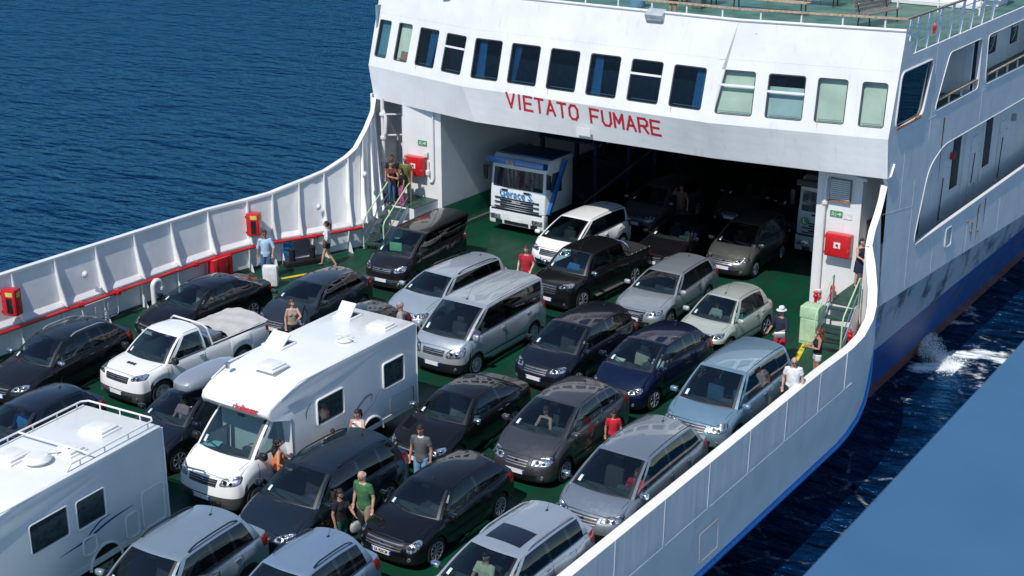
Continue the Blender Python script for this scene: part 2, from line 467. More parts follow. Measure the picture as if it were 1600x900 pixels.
    tfront = [(U*xr(yT+.1), yT+.1*U*U, zr(yT)+cr*(1-abs(U)**2.6)) for U in US]
    trear = [(U*xr(yR-.08), yR-.08*U*U, zr(yR)+cr*(1-abs(U)**2.6)) for U in US]
    def bulge(rowA, rowB, ts, amt, nv, fx=.0):
        out = []
        for t_ in ts:
            out.append([tuple(Vector(p).lerp(Vector(q), t_)+Vector(nv)*amt*sin(pi*t_)) for p, q in zip(rowA, rowB)])
        return out
    ts = [0, .03, .10, .3, .5, .7, .9, .955, 1]
    ws = bulge(base, tfront, ts, .035, (0, -.6, .8))
    isA = lambda j: US[j] < -.93 or US[j+1] > .93
    b.grid(ws, matf=lambda i, j: (0 if isA(j) or i >= 7 else None))
    g = MB(); g.grid(ws, matf=lambda i, j: (None if isA(j) or i >= 7 else (1 if i < 1 or US[j] < -.9 or US[j+1] > .9 or i >= 6 and False else 0)))
    g.obj('windscreen', [M[glass], M['black']], root)
    rs = bulge(dbase, trear, ts, .03, (0, .6, .5))
    b.grid(rs, flip=True, matf=lambda i, j: (0 if isA(j) or US[j] < -.83 or US[j+1] > .83 or i < 1 or i >= 7 else None))
    g = MB(); g.grid(rs, flip=True, matf=lambda i, j: (None if isA(j) or US[j] < -.83 or US[j+1] > .83 or i < 1 or i >= 7 else 0))
    g.obj('rear_window', [M[rearglass or glass]], root)
    # side columns
    cols = [(yb1, yT+.1, 0)]
    fx = .17 if not (st in ('mpv', 'van') and yB < .95) else .12
    cols += [(yb1+fx, yT+.26, 'w')]
    yP = yT+(.85 if st not in ('pick',) else .7)
    ye_t, ye_b = yR-.16, yGc-.30
    if st == 'sedan': ye_b = min(yGc-.35, yR+.42); ye_t = yR-.12
    if st == 'hatch': ye_b = yGc-.42; ye_t = yR-.22
    if pick: ye_t = yR-.14; ye_b = yGc-.16
    nwin = 1 if st == 'pick' else (2 if st in ('sedan', 'dpick', 'hatch') else 3)
    if winsplit: nwin = winsplit
    if nwin == 1: cols += [(ye_b, ye_t, 'p')]
    else:
        cols += [(yP, yP-.02, 'b'), (yP+.09, yP+.07, 'w')]
        if nwin == 2: cols += [(ye_b, ye_t, 'p')]
        else:
            yC = lerp(yP, ye_t, .58); cols += [(yC, yC-.02, 'b'), (yC+.09, yC+.05, 'w'), (ye_b, ye_t, 'p')]
    if nwin == 1 and False: pass
    cols += [(yGc-.1, yR-.08, 'e')]
    vrow = [0, .05, .12, .35, .6, .86, .93, 1]
    side_bvh = None
    for sx in (-1, 1):
        allc = []; kinds = []
        for ci in range(len(cols)-1):
            (b0, t0, k0), (b1_, t1, k1) = cols[ci], cols[ci+1]
            nsub = 4 if k0 == 'w' else 2
            for s_ in range(nsub):
                allc.append((lerp(b0, b1_, s_/nsub), lerp(t0, t1, s_/nsub))); kinds.append((k0, s_ == 0, s_ == nsub-1, ci))
        allc.append(cols[-1][:2])
        rows = []
        for (yb_, yt_) in allc:
            B = Vector((sx*(wd(yb_)-INS[7]), yb_, zt(yb_))); T = Vector((sx*xr(yt_), yt_, zr(yt_)))
            if abs(yb_-(yGc-.1)) < 1e-6: T = Vector((sx*xr(yR-.08), yR-.08, zr(yR))); B = Vector(dbase[-1 if sx > 0 else 0])
            rows.append([tuple(B.lerp(T, v)+Vector((sx*.035*sin(pi*v)**.8 if v > 0 and v < 1 else 0, 0, 0))) for v in vrow])
        def mf(i, j):
            k = kinds[i][0]
            if k == 'w' and 1 <= j < 6: return None
            if k == 'b' and 1 <= j < 6: return 2
            if k == 'w' or k == 'b': return 0
            return 0
        b.grid(rows, flip=sx < 0, matf=mf)
        for ci in range(len(cols)-1):
            if cols[ci][2] != 'w': continue
            g = MB(); g.grid([r for i, r in enumerate(rows) if (i < len(kinds) and kinds[i][3] == ci) or (i > 0 and kinds[i-1][3] == ci)], flip=sx < 0,
                             matf=lambda i, j: 0 if 1 <= j < 6 else None)
            gm = M[glass] if ci < 3 else M['dglass']
            g.obj('side_window', [gm], root)
    # roof
    rn = [0, .06, .2, .4, .6, .8, .94, 1]; rows = []
    for t_ in rn:
        rows.append([(U*xr(lerp(yT+.1, yR-.08, t_)), lerp(yT+.1*U*U, yR-.08*U*U, t_), zr(lerp(yT, yR, t_))+cr*(1-abs(U)**2.6)) for U in US])
    # join exactly to side columns: roof edges follow zr at lerped y
    b.grid(rows, matf=(lambda i, j: 3) if sunroof == 'glass' else None)
    TR = rows
    body = b.obj('body', [pm, bl, M['gloss'], M['gloss']], root, angle=42)
    bv = BVHTree.FromPolygons([Vector(v) for v in b.v], [list(f) for f in b.f])
    def patch(c4, d, n=6, m=4, off=.007, mi=0, mb=None):
        d = Vector(d).normalized(); c4 = [Vector(c) for c in c4]; rows = []
        for i in range(n+1):
            row = []
            for j in range(m+1):
                u_, v_ = i/n, j/m
                p = c4[0].lerp(c4[1], u_).lerp(c4[3].lerp(c4[2], u_), v_)
                h, nn, _, _ = bv.ray_cast(p-d*1.2, d, 2.6)
                if h is None: row.append(None)
                else:
                    if nn.dot(d) > 0: nn = -nn
                    row.append(h+nn*off)
            rows.append(row)
        mb = mb or MB()
        idx = {}
        for i in range(n+1):
            for j in range(m+1):
                if rows[i][j] is not None: idx[i, j] = len(mb.v); mb.v.append(tuple(rows[i][j]))
        for i in range(n):
            for j in range(m):
                q = [(i, j), (i+1, j), (i+1, j+1), (i, j+1)]
                if all(k in idx for k in q):
                    ps = [Vector(mb.v[idx[k]]) for k in q]
                    if max((ps[a_]-ps[a_-1]).length for a_ in range(4)) < .45:
                        mb.f.append(tuple(idx[k] for k in q)); mb.m.append(mi)
        return mb
    def disc(c4, d, off=.008, ex=.72, mb=None):
        d = Vector(d).normalized(); c4 = [Vector(c) for c in c4]; mb = mb or MB(); N_, R_n = 22, 4; o = len(mb.v); ok = []
        for r_ in range(R_n+1):
            for k in range(N_):
                a_ = 2*pi*k/N_; rr_ = r_/R_n
                u_ = .5+.5*rr_*math.copysign(abs(cos(a_))**ex, cos(a_)); v_ = .5+.5*rr_*math.copysign(abs(sin(a_))**ex, sin(a_))
                p = c4[0].lerp(c4[1], u_).lerp(c4[3].lerp(c4[2], u_), v_); h, nn, _, _ = bv.ray_cast(p-d*1.2, d, 2.6)
                if h is None: mb.v.append(tuple(p)); ok.append(False)
                else: mb.v.append(tuple(h+(nn if nn.dot(d) < 0 else -nn)*off)); ok.append(True)
        for r_ in range(R_n):
            for k in range(N_):
                q = [r_*N_+k, r_*N_+(k+1) % N_, (r_+1)*N_+(k+1) % N_, (r_+1)*N_+k]
                if all(ok[i] for i in q): mb.f.append(tuple(o+i for i in q)); mb.m.append(0)
        return mb
    def stripe(p0, p1, wdt, d, axis, off=.003, n=10, mb=None, mi=0):
        p0 = Vector(p0); p1 = Vector(p1); ax = Vector(axis)*wdt/2
        return patch([p0-ax, p1-ax, p1+ax, p0+ax], d, n, 1, off, mi, mb)
    # side closures
    for sx in (-1, 1):
        s = MB(); dd = (-sx, 0, 0); X = sx*W/2
        doors = [yb1-.06 if yB > .95 else yb1+.05, yP+.04] + ([lerp(yP, ye_t, .58)+.12] if nwin >= 2 else [])
        for q in doors: stripe((X, q, .30), (X, q+.02, zt(q)+.0), .014, dd, (0, 1, 0), mb=s)
        stripe((X, doors[0], .31), (X, doors[-1], .31), .014, dd, (0, 0, 1), mb=s)
        if st in ('mpv', 'suv', 'wagon', 'van', 'hatch'): stripe((X, fw+.42, .5), (X, rw-.42, .5), .035, dd, (0, 0, 1), .012, mb=s)
        s.obj('door_seam', [M['black']], root)
        if not frontonly:
            for q in ([yP-.10] if nwin == 1 else [yP-.10, doors[-1]-.14]):
                h = MB(); zz_ = zt(q)-.10
                h.box((sx*(wd(q)-.005), q, zz_), (.035, .17, .028), bev=.01); h.obj('door_handle', [pm if mir == 'paint' else M['chrome']], root)
        # window trim line at belt
        t2 = MB(); t2.tube([(sx*(wd(q)-INS[7]+.006), q, zt(q)+.012) for q in [lerp(yb1+.05, yGc-.14, k/8) for k in range(9)]], .011, 5); t2.obj('window_trim', [M['black']], root)
    # bonnet seam and grille
    s = MB()
    for sx in (-1, 1): stripe((sx*(W/2-.20), nb+.1, 1), (sx*(W/2-.15), yB+.05, 1), .012, (0, 0, -1), (1, 0, 0), mb=s, n=12)
    for yy_ in (): pass
    stripe((-W/2+.24, .2, zN), (W/2-.24, .2, zN), .012, (0, .8, -.6), (0, .5, .8), mb=s, n=14)
    s.obj('bonnet_seam', [M['black']], root)
    gw = W/2-lampw-.12
    gz0, gz1 = (zN-.22, zN-.05) if grille != 'tall' else (zN-.34, zN-.04)
    g = patch([(-gw*.92, .1, gz0), (gw*.92, .1, gz0), (gw, .1, gz1), (-gw, .1, gz1)], (0, 1, 0), 10, 4, .006)
    gr = g.obj('grille', [M['black']], root)
    if chromegrille:
        s = MB()
        for k in range(3 if grille != 'tall' else 4):
            zq = lerp(gz0, gz1, (k+.6)/(3.3 if grille != 'tall' else 4.2)); stripe((-gw*.93, .1, zq), (gw*.93, .1, zq), .014, (0, 1, 0), (0, 0, 1), .014, mb=s, n=12)
        s.obj('grille_bar', [M['steel']], gr)
    e = MB(); h, nn, _, _ = bv.ray_cast(Vector((0, -1, (gz0+gz1)/2+.02)), Vector((0, 1, 0)))
    if h:
        e.lathe([(0, -.0), (.052, -.0), (.058, .02)], (0, h.y-.022, h.z), 'Y', 16); e.obj('emblem', [M['chrome']], gr)
    lo = patch([(-.52, 0, .27), (.52, 0, .27), (.58, 0, .42), (-.58, 0, .42)], (0, 1, 0), 8, 2, .005)
    lo.obj('air_intake', [M['black']], root)
    if foglow:
        for sx in (-1, 1):
            f_ = MB(); hh = bv.ray_cast(Vector((sx*(W/2-.24), -1, .36)), Vector((0, 1, 0)))
            if hh[0]: f_.lathe([(0, -.012), (.045, -.012), (.055, .01)], tuple(hh[0]), 'Y', 12); f_.obj('fog_light', [M['lamp']], root)
    # number plate
    hh = bv.ray_cast(Vector((0, -1, .47)), Vector((0, 1, 0)))[0]
    pl = MB(); py = hh.y-.015
    pl.box((0, py, .47), (.52, .012, .11)); pl.box((-.24, py-.002, .47), (.04, .012, .106), 1); pl.box((.24, py-.002, .47), (.04, .012, .106), 1)
    plo = pl.obj('number_plate', [M['plate'], M['pblue']], root)
    # headlights
    for sx in (-1, 1):
        xo, xi = W/2-.10, W/2-.10-lampw
        lq = [(sx*xi, .2, zN-lamph-.03), (sx*xo, .35, zN-lamph+.02), (sx*(xo+.0), .55, zN+.02), (sx*(xi+.06), .25, zN-.045)]
        rim_ = disc([tuple(Vector(p)+(Vector(p)-sum((Vector(z_) for z_ in lq), Vector())/4)*.10) for p in lq], (-sx*.35, .85, -.38), .004, lampex); rim_.obj('headlight_seal', [M['black']], root)
        g = disc(lq, (-sx*.35, .85, -.38), .009, lampex)
        hl = g.obj('headlight', [M['lamp']], root)
        if lampw > .2:
            k_ = MB()
            for (u_, rr_) in ((.38, .05), (.72, .042)):
                tgt = Vector((sx*lerp(xi, xo, u_), .25, zN-lamph*.55)); dv = Vector((-sx*.2, .9, -.3)).normalized()
                q = bv.ray_cast(tgt-dv, dv)
                if q[0]:
                    n3 = q[1] if q[1].dot(dv) < 0 else -q[1]; rot = n3.to_track_quat('Z', 'Y').to_matrix()
                    ring = [q[0]+n3*.014+rot @ Vector((rr_*cos(a_), rr_*sin(a_), 0)) for a_ in [2*pi*i_/12 for i_ in range(12)]]
                    k_.add(ring+[q[0]+n3*.012], [(i_, (i_+1) % 12, 12) for i_ in range(12)])
            k_.obj('reflector', [M['gloss']], hl)
        # tail lights
        zt_ = zt(yr_end)
        if st in ('mpv', 'suv', 'hatch', 'wagon', 'van'):
            g = patch([(sx*(W/2-.18), L-.05, zt_-.28), (sx*(W/2), L-.28, zt_-.24), (sx*(W/2-.02), L-.30, zt_-.02), (sx*(W/2-.2), L-.05, zt_-.02)], (-sx*.75, -.65, 0), 5, 4, .009)
        else: g = patch([(sx*(W/2-.30), L, zt_-.22), (sx*(W/2-.03), L-.22, zt_-.2), (sx*(W/2-.05), L-.22, zt_-.06), (sx*(W/2-.32), L, zt_-.06)], (-sx*.6, -.8, 0), 5, 3, .009)
        if g.f: g.obj('tail_light', [M['tail']], root)
        # mirrors
        mb = shared(('mirror', sx), lambda: mirror_mesh(sx))
        mm = mb.mesh('mirror', [pm if mir == 'paint' else M[mir], M['black'], M['chrome']])
        mo = link('door_mirror', mm, root); mo.location = (sx*(wd(yb1)+.10), yb1+.13, zt(yb1)+.10)
        if st in ('van',) or mir == 'black': mo.scale = (1.0, 1, 1.35)
        # wheels
        for wy in ((fw, rw) if rw < L else (fw,)):
            wo = link('wheel', shared('tyre', tyre_mesh), root); wo.location = (sx*(W/2-.115), wy, .32*wr); wo.scale = (1, wr, wr)
            if sx < 0: wo.rotation_euler = (0, 0, pi)
            link('rim', shared(('rim', rim), lambda: rim_mesh(rim)), wo)
    # underbody & cabin floor
    u_ = MB(); zz0 = .17
    u_.box((0, L/2+.05, (zz0+.34)/2), (W-.46, L-.5, .34-zz0))
    u_.box((0, fw, .42), (W-.66, .8, .5))
    if rw > L: pass
    elif not pick: u_.box((0, rw+.05, .36), (W-.66, .8, .4))
    else: u_.box((0, (yGc+L)/2+.02, .55), (W-.62, L-yGc-.2, .62))
    for sx in (-1, 1):
        for c in ((fw, rw) if rw < L else (fw,)): u_.lathe([(.0, sx*(W/2-.30)), (R_+.02, sx*(W/2-.30)), (R_+.02, sx*(W/2-.06))], (0, c, .33*wr), 'X', 20)
    u_.obj('underbody', [M['under']], root)
    # interior
    if not frontonly:
        db = MB(); yd = yb1+.10
        db.grid([[(U*(W/2-.17), yB+.10+.13*U*U, zB-.005) for U in US], [(U*(W/2-.15), yd+.22, zB-.03) for U in US], [(U*(W/2-.15), yd+.36, zB-.12) for U in US], [(U*(W/2-.15), yd+.36, .45) for U in US]])
        db.box((.36, yd+.34, zB-.03), (.36, .16, .10), bev=.04); db.obj('dashboard', [M['dash']], root)
        dy = yb1+.98; zs = max(0, zB-1.0)*.6
        for sx in (-1, 1):
            so = link('seat', shared(('seat', seat), lambda: seat_mesh(M[seat])), root); so.location = (sx*.37, dy, zs)
        if not st == 'pick':
            so = link('rear_seat', shared(('bench', seat), lambda: bench_mesh(M[seat])), root); so.location = (0, min(dy+.95, yGc-.6), zs)
        swm = link('steering_wheel', shared('steer', steer_mesh), root); swm.location = (.37, dy-.47, zB-.10); swm.rotation_euler = (-.45, 0, 0)
    # wipers
    if wipers:
        for (xa, xb) in ((-.55, .0), (.05, .6)):
            wq = MB(); pts = []
            for k in range(7):
                t_ = k/6; X_ = lerp(xa, xb, t_)*(W/1.8)
                q = bv.ray_cast(Vector((X_, yB+.16*(X_/(W/2))**2+.10-.03*k/6, 3)), Vector((0, 0, -1)))
                U_ = X_/(W/2-.1); p = Vector((X_, lerp(yB+.16*U_*U_, yT, .05+.10*(1-t_)), 0))
                p.z = lerp(zB+.03-.05*U_*U_, H-.04, .05+.10*(1-t_))+.035
                pts.append(p)
            wq.tube(pts, .010, 5); wq.obj('wiper', [M['black']], root)
    if sticker:
        def on_ws(U, t_):
            ai = min(range(len(US)-1), key=lambda j: 0 if US[j] <= U <= US[j+1] else 9); f_ = (U-US[ai])/(US[ai+1]-US[ai])
            p = Vector(base[ai]).lerp(Vector(base[ai+1]), f_); q = Vector(tfront[ai]).lerp(Vector(tfront[ai+1]), f_)
            return p.lerp(q, t_)+Vector((0, -.6, .8))*(.035*sin(pi*t_)+.005)
        s = MB(); s.grid([[on_ws(-.80, .10), on_ws(-.70, .10)], [on_ws(-.80, .20), on_ws(-.70, .20)]]); s.grid([[on_ws(-.80, .2), on_ws(-.70, .2)], [on_ws(-.80, .25), on_ws(-.70, .25)]], 1)
        s.obj('sticker', [M['paper'], M['cyanpaper']], root, smooth=False)
        s = MB(); s.box(on_ws(0, .86)+Vector((0, .06, -.02)), (.22, .03, .07), bev=.012); s.obj('inside_mirror', [M['black']], root)
    if antenna:
        ap = bv.ray_cast(Vector((0, yR-.35, 3)), Vector((0, 0, -1)))[0]
        if antenna == 'front': ap = bv.ray_cast(Vector((0, yT+.25, 3)), Vector((0, 0, -1)))[0]
        s = MB(); s.sphere(ap, (.03, .05, .025), 8, 5); s.tube([ap, ap+Vector((0, .14 if antenna != 'front' else .3, .26 if antenna != 'front' else .30))], [.006, .003], 5); s.obj('aerial', [M['black']], root)
    if rails:
        for sx in (-1, 1):
            s = MB(); pts = []
            n0, n1 = yT+.35, yR-.22
            for k in range(13):
                yy = lerp(n0, n1, k/12); e_ = min(1, min(k, 12-k)/1.5)
                pts.append((sx*(xr(yy)-.03), yy, zr(yy)+.02+.055*e_))
            s.tube(pts, [(.022, .016)]*13, 6); s.obj('roof_rail', [M[rails]], root)
    else:
        for sx in (-1, 1):
            s = MB(); s.tube([(sx*(xr(lerp(yT+.2, yR-.1, k/10))-.045), lerp(yT+.2, yR-.1, k/10), zr(lerp(yT+.1, yR-.1, k/10))+cr*(1-abs(1-.045/.6)**2.6)+.001) for k in range(11)], .009, 5)
            s.obj('roof_gutter', [M['black']], root)
    if sunroof:
        p = patch([(-W*.24, yT+.32, H), (W*.24, yT+.32, H), (W*.235, yT+.95, H), (-W*.235, yT+.95, H)], (0, 0, -1), 6, 4, .006)
        p.obj('sunroof', [M['gloss']], root)
    for k in range(ribs):
        X_ = (k-(ribs-1)/2)*(W-.7)/max(1, ribs-1)
        s = MB(); q0, q1 = yT+.6, yR-.25
        pts = [bv.ray_cast(Vector((X_, lerp(q0, q1, i_/8), 3)), Vector((0, 0, -1)))[0]+Vector((0, 0, .004)) for i_ in range(9)]
        s.tube(pts, [(.03, .014)]*9, 6); s.obj('roof_rib', [pm], root)
    info = dict(root=root, body=body, bv=bv, patch=patch, stripe=stripe, wd=wd, zt=zt, xr=xr, zr=zr, yb1=yb1, yGc=yGc, L=L, W=W, H=H, yP=yP, py=py, seat_y=(yb1+.98), plate=plo, zs=max(0, zB-1.0)*.6, cr=cr)
    return info
# ---------------- people ----------------
def remesh_obj(name, mb, mat_, vox, parent=None, smooth_it=4):
    me = mb.mesh('tmp', mat_); o = bpy.data.objects.new('tmp', me); C.objects.link(o)
    r = o.modifiers.new('r', 'REMESH'); r.mode = 'VOXEL'; r.voxel_size = vox
    s = o.modifiers.new('s', 'SMOOTH'); s.iterations = smooth_it; s.factor = .5
    dg = bpy.context.evaluated_depsgraph_get(); m2 = bpy.data.meshes.new_from_object(o.evaluated_get(dg))
    bpy.data.objects.remove(o); bpy.data.meshes.remove(me)
    m2.materials.clear(); m2.materials.append(mat_); m2.name = name
    m2.polygons.foreach_set('use_smooth', [True]*len(m2.polygons))
    return link(name, m2, parent)
SKIN = {'light': simple('skin_light', (.52, .30, .21), .55, var=.06), 'tan': simple('skin_tan', (.38, .19, .12), .55, var=.06), 'dark': simple('skin_dark', (.2, .1, .07), .55, var=.06)}
CL = {}
def cloth(name, col):
    if name not in CL:
        m, t, b = newmat('cloth_'+name); setp(b, Roughness=.9); noise_mix(t, b, tuple(c*.8 for c in col), col, 12, 4)
        bump(t, b, 18, .5, .02, stretch=(1, 1, .5)); CL[name] = m
    return CL[name]
V = Vector
def person(loc, rz, h, label, skin='light', hair=('short', (.02, .012, .008)), top=('tee', 'x', (.5, .5, .5)), bottom=('trousers', 'y', (.05, .05, .08)), shoes=(.03, .03, .03),
           arms=((.05, -.02), (.05, -.02)), legs='stand', female=False, hat=None, glasses=False, seated=False, lean=0, head_turn=0, nod=0, group=None, armL=None, armR=None, fat=1.0, vox=.011, bag=None):
    root = empty('person', loc, rz, label, 'person', group); k = h/1.75
    sw = .175 if female else .20; hw = .10
    def P(x, y, z): return V((x, y, z))
    dz = 0
    if seated:
        pel = P(0, .0, .50); hip = lambda s: P(s*hw, -.02, .50); knee = lambda s: P(s*.13, -.44, .53); ank = lambda s: P(s*.12, -.52, .12)
        tz = .50-.95
    else:
        pel = P(0, 0, .95); tz = 0
        hip = lambda s: P(s*hw*.9, 0, .90)
        if legs == 'walk':
            knee = lambda s: P(s*.09, -.16 if s < 0 else .05, .50); ank = lambda s: P(s*.09, -.26 if s < 0 else .30, .10)
        else:
            knee = lambda s: P(s*.105, -.02, .49); ank = lambda s: P(s*.12, .02, .09)
    def T(x, y, z):   # torso point with lean about pelvis
        z0 = .95; v = V((x, y, z-z0)); v = Matrix.Rotation(lean, 3, 'X') @ v
        return V((v.x, v.y, v.z+z0+tz))
    sh = lambda s: T(s*(sw-.03), .0, 1.42)
    defa = {-1: (P(-sw-.05, .02, 1.14), P(-sw-.06, -.06, .90)), 1: (P(sw+.05, .02, 1.14), P(sw+.06, -.06, .90))}
    A = {}
    for s, g in ((-1, armR), (1, armL)):
        e, w_ = g if g else (defa[s][0][:], defa[s][1][:])
        A[s] = (T(*e), T(*w_))
    b = MB(); f = fat
    b.tube([T(0, 0, .86), T(0, 0, .93), T(0, .0, 1.05), T(0, -.01, 1.18), T(0, 0, 1.32), T(0, .01, 1.41), T(0, .012, 1.46)],
           [(.14*f, .10), (.165*f, .115*f), (.14*f, .10*f), (.145*f, .105*f), (.17*f if not female else .155, .11), (.15, .09), (.06, .055)], 14, ref=(1, 0, 0))
    if female:
        for s in (-1, 1): b.sphere(T(s*.075, -.085, 1.28), (.062, .06, .062), 10, 8)
    # head
    hc = T(0, -.015, 1.64); R3 = Matrix.Rotation(head_turn, 3, 'Z') @ Matrix.Rotation(nod, 3, 'X')
    b.tube([T(0, .015, 1.42), T(0, .005, 1.50), hc+R3 @ V((0, .02, -.06))], [.062, .054, .056], 10)
    def hf(p, d):
        q = p.copy()
        if d.z < 0: q.x *= 1-.28*(-d.z)**1.5; q.y -= .012*(-d.z)
        if d.y < 0 and abs(d.z+.05) < .28 and abs(d.x) < .22: q.y -= .018*(1-abs(d.x)/.22)*(1-abs(d.z+.05)/.28)*1.6
        if d.y < -.5 and .05 < d.z < .25 and abs(d.x) > .18: q.y += .008
        return R3 @ q
    b.sphere(hc, (.076, .098, .115), 24, 20, fn=hf)
    for s in (-1, 1): b.sphere(hc+R3 @ V((s*.078, .01, -.005)), (.012, .022, .032), 8, 6)
    b.sphere(hc+R3 @ V((0, -.104, -.022)), (.014, .02, .02), 8, 6)
    # arms + hands
    for s in (-1, 1):
        e, w_ = A[s]; S_ = sh(s)
        b.tube([T(s*(sw-.09), .005, 1.41), S_, S_.lerp(e, .45), e, e.lerp(w_, .35), w_], [.058, .056*f, .048*f, .040, .040, .026], 10)
        d = (w_-e).normalized(); side = d.cross(V((0, 1, 0))); side = side.normalized() if side.length > .1 else V((1, 0, 0)); nrm = side.cross(d)
        pc = w_+d*.045
        b.tube([w_-d*.01, w_+d*.03, w_+d*.09], [(.028, .018), (.040, .018), (.038, .014)], 8, ref=side)
        for q, (o, L_) in enumerate(((-.030, .065), (-.010, .078), (.010, .074), (.029, .058))):
            r0 = w_+d*.08+side*o
            b.tube([r0, r0+d*L_*.45-nrm*.006+side*o*.1, r0+d*L_*.8-nrm*.022+side*o*.1, r0+d*L_-nrm*.036], [.0095, .009, .008, .006], 6)
        th = w_+d*.03-side*.030; b.tube([th, th+d*.03-side*.028, th+d*.058-side*.036-nrm*.01], [.012, .010, .008], 6)
    # legs
    for s in (-1, 1):
        hp, kn, an = hip(s), knee(s), ank(s)
        b.tube([hp+V((0, 0, .04)), hp.lerp(kn, .3), kn, kn.lerp(an, .35), an.lerp(kn, .12), an], [.088*f, .082*f, .055, .056, .036, .034], 12)
        b.tube([an+V((0, .035, -.045)), an+V((0, -.02, -.04)), an+V((s*.01, -.10, -.06)), an+V((s*.015, -.17, -.068))], [(.034, .03), (.038, .038), (.042, .026), (.03, .016)], 10, ref=(1, 0, 0))
    body = remesh_obj('body', b, SKIN[skin], vox, root)
    def child(nm, mb, mt, vx=.014, it=3): return remesh_obj(nm, mb, mt, vx, root, it)
    # top
    kind, cn, cc = top
    if kind:
        c = MB(); g = .014
        z0 = .84 if kind in ('tee', 'shirt', 'polo') else (.93 if kind == 'tank' else .84)
        c.tube([T(0, 0, z0), T(0, 0, .95), T(0, -.0, 1.05), T(0, -.01, 1.18), T(0, 0, 1.32), T(0, .01, 1.405), T(0, .012, 1.445)],
               [(.165*f, .125*f), (.175*f, .13*f), (.155*f, .118*f), (.158*f, .12*f), (.182*f if not female else .167, .124), (.16, .10), (.075, .068) if kind != 'tank' else (.07, .06)], 16, ref=(1, 0, 0))
        if female:
            for s in (-1, 1): c.sphere(T(s*.075, -.09, 1.28), (.068, .064, .066), 10, 8)
        for s in (-1, 1):
            e, w_ = A[s]; S_ = sh(s)
            if kind == 'tank': pass
            elif kind == 'shirt': c.tube([T(s*(sw-.09), .005, 1.41), S_, S_.lerp(e, .5), e, e.lerp(w_, .8)], [.070, .070, .062, .054, .042], 10)
            elif kind == 'rolled': c.tube([T(s*(sw-.09), .005, 1.41), S_, S_.lerp(e, .5), e, e.lerp(w_, .2)], [.070, .070, .062, .056, .054], 10)
            else: c.tube([T(s*(sw-.09), .005, 1.41), S_, S_.lerp(e, .62)], [.070, .072, .068], 10)
        child('shirt', c, cloth(cn, cc), .013)
        if kind == 'polo':
            c = MB(); c.tube([T(0, .012, 1.43), T(0, .008, 1.475)], [(.085, .078), (.07, .066)], 12, ref=(1, 0, 0)); child('collar', c, cloth('white', (.75, .75, .75)), .010, 1)
    kind, cn, cc = bottom
    if kind:
        c = MB()
        if seated: c.tube([pel+V((0, .0, -.06)), pel+V((0, 0, .10))], [(.175*f, .13), (.17*f, .125)], 12, ref=(1, 0, 0))
        else: c.tube([T(0, 0, .84), T(0, 0, .92), T(0, 0, 1.0)], [(.165*f, .12*f), (.178*f, .128*f), (.16*f, .115*f)], 14, ref=(1, 0, 0))
        fr = {'shorts': .82, 'short': .42, 'trousers': 1, 'jeans': 1, 'skirt': .6}[kind]
        for s in (-1, 1):
            hp, kn, an = hip(s), knee(s), ank(s)
            if kind in ('trousers', 'jeans'): c.tube([hp+V((0, 0, .03)), hp.lerp(kn, .35), kn, kn.lerp(an, .5), an.lerp(kn, .03)], [.102*f, .096*f, .074, .068, .062], 12)
            else: c.tube([hp+V((0, 0, .03)), hp.lerp(kn, .3), hp.lerp(kn, fr)], [.104*f, .104*f, .092*f], 12)
        if kind == 'skirt': c.tube([V((0, 0, .95)), V((0, 0, .8)), V((0, 0, .55))], [(.165, .12), (.2, .15), (.22, .17)], 14)
        child('trousers' if kind in ('trousers', 'jeans') else ('skirt' if kind == 'skirt' else 'shorts'), c, cloth(cn, cc), .014)
    if not seated:
        for s in (-1, 1):
            an = ank(s); c = MB()
            c.tube([an+V((0, .045, -.055)), an+V((0, -.02, -.05)), an+V((s*.01, -.10, -.064)), an+V((s*.015, -.185, -.07))], [(.042, .036), (.046, .042), (.05, .028), (.036, .02)], 10, ref=(1, 0, 0))
            c.obj('shoe', cloth('shoe%d' % int(sum(shoes)*1000), shoes), root)
    # hair
    hk, hcmat = hair; hm = SH.get(('hair', hcmat)) or SH.setdefault(('hair', hcmat), simple('hair', hcmat, .7, var=.4, scale=40))
    if hk != 'bald':
        c = MB()
        def cap(p, d):
            q = p.copy(); lim = (.30 if d.y < -.2 else (-.15 if d.y < .35 else -.62))
            if hk in ('long', 'curly', 'pony', 'bob'): lim = .34 if d.y < -.35 else -.8
            if d.z < lim: q *= .80
            if hk == 'curly': q *= 1+.10*sin(d.x*23)*sin(d.z*19+d.y*17)
            return R3 @ q
        c.sphere(hc+R3 @ V((0, .008, .010)), (.086, .104, .122), 24, 18, fn=cap)
        if hk in ('long', 'curly'):
            r_ = .085 if hk == 'curly' else .06
            c.tube([hc+R3 @ V((0, .05, .02)), hc+R3 @ V((0, .085, -.10)), T(0, .10, 1.42), T(0, .10, 1.28)], [(.088, .06), (.10 if hk == 'curly' else .085, r_), (.13 if hk == 'curly' else .08, r_), (.07, .035)], 12, ref=(1, 0, 0))
            if hk == 'curly':
                for i_ in range(38):
                    a_ = random.uniform(0, pi); c.sphere(hc+R3 @ V((.105*cos(a_), .05+.07*sin(a_), random.uniform(-.26, .08))), random.uniform(.022, .036), 6, 5)
        if hk == 'pony': c.tube([hc+R3 @ V((0, .10, .05)), hc+R3 @ V((0, .155, .0)), hc+R3 @ V((.01, .15, -.14)), hc+R3 @ V((.01, .12, -.24))], [.026, .036, .03, .01], 8)
        if hk == 'bob': c.tube([hc+R3 @ V((0, .03, .02)), hc+R3 @ V((0, .05, -.10))], [(.088, .075), (.092, .06)], 12, ref=(1, 0, 0))
        remesh_obj('hair', c, hm, .010, root, 1)
    else:
        c = MB(); c.sphere(hc+R3 @ V((0, .012, -.005)), (.082, .096, .10), 20, 14, fn=lambda p, d: R3 @ (p*(1.0 if (-.45 < d.z < .25 and d.y > -.1) else .86)))
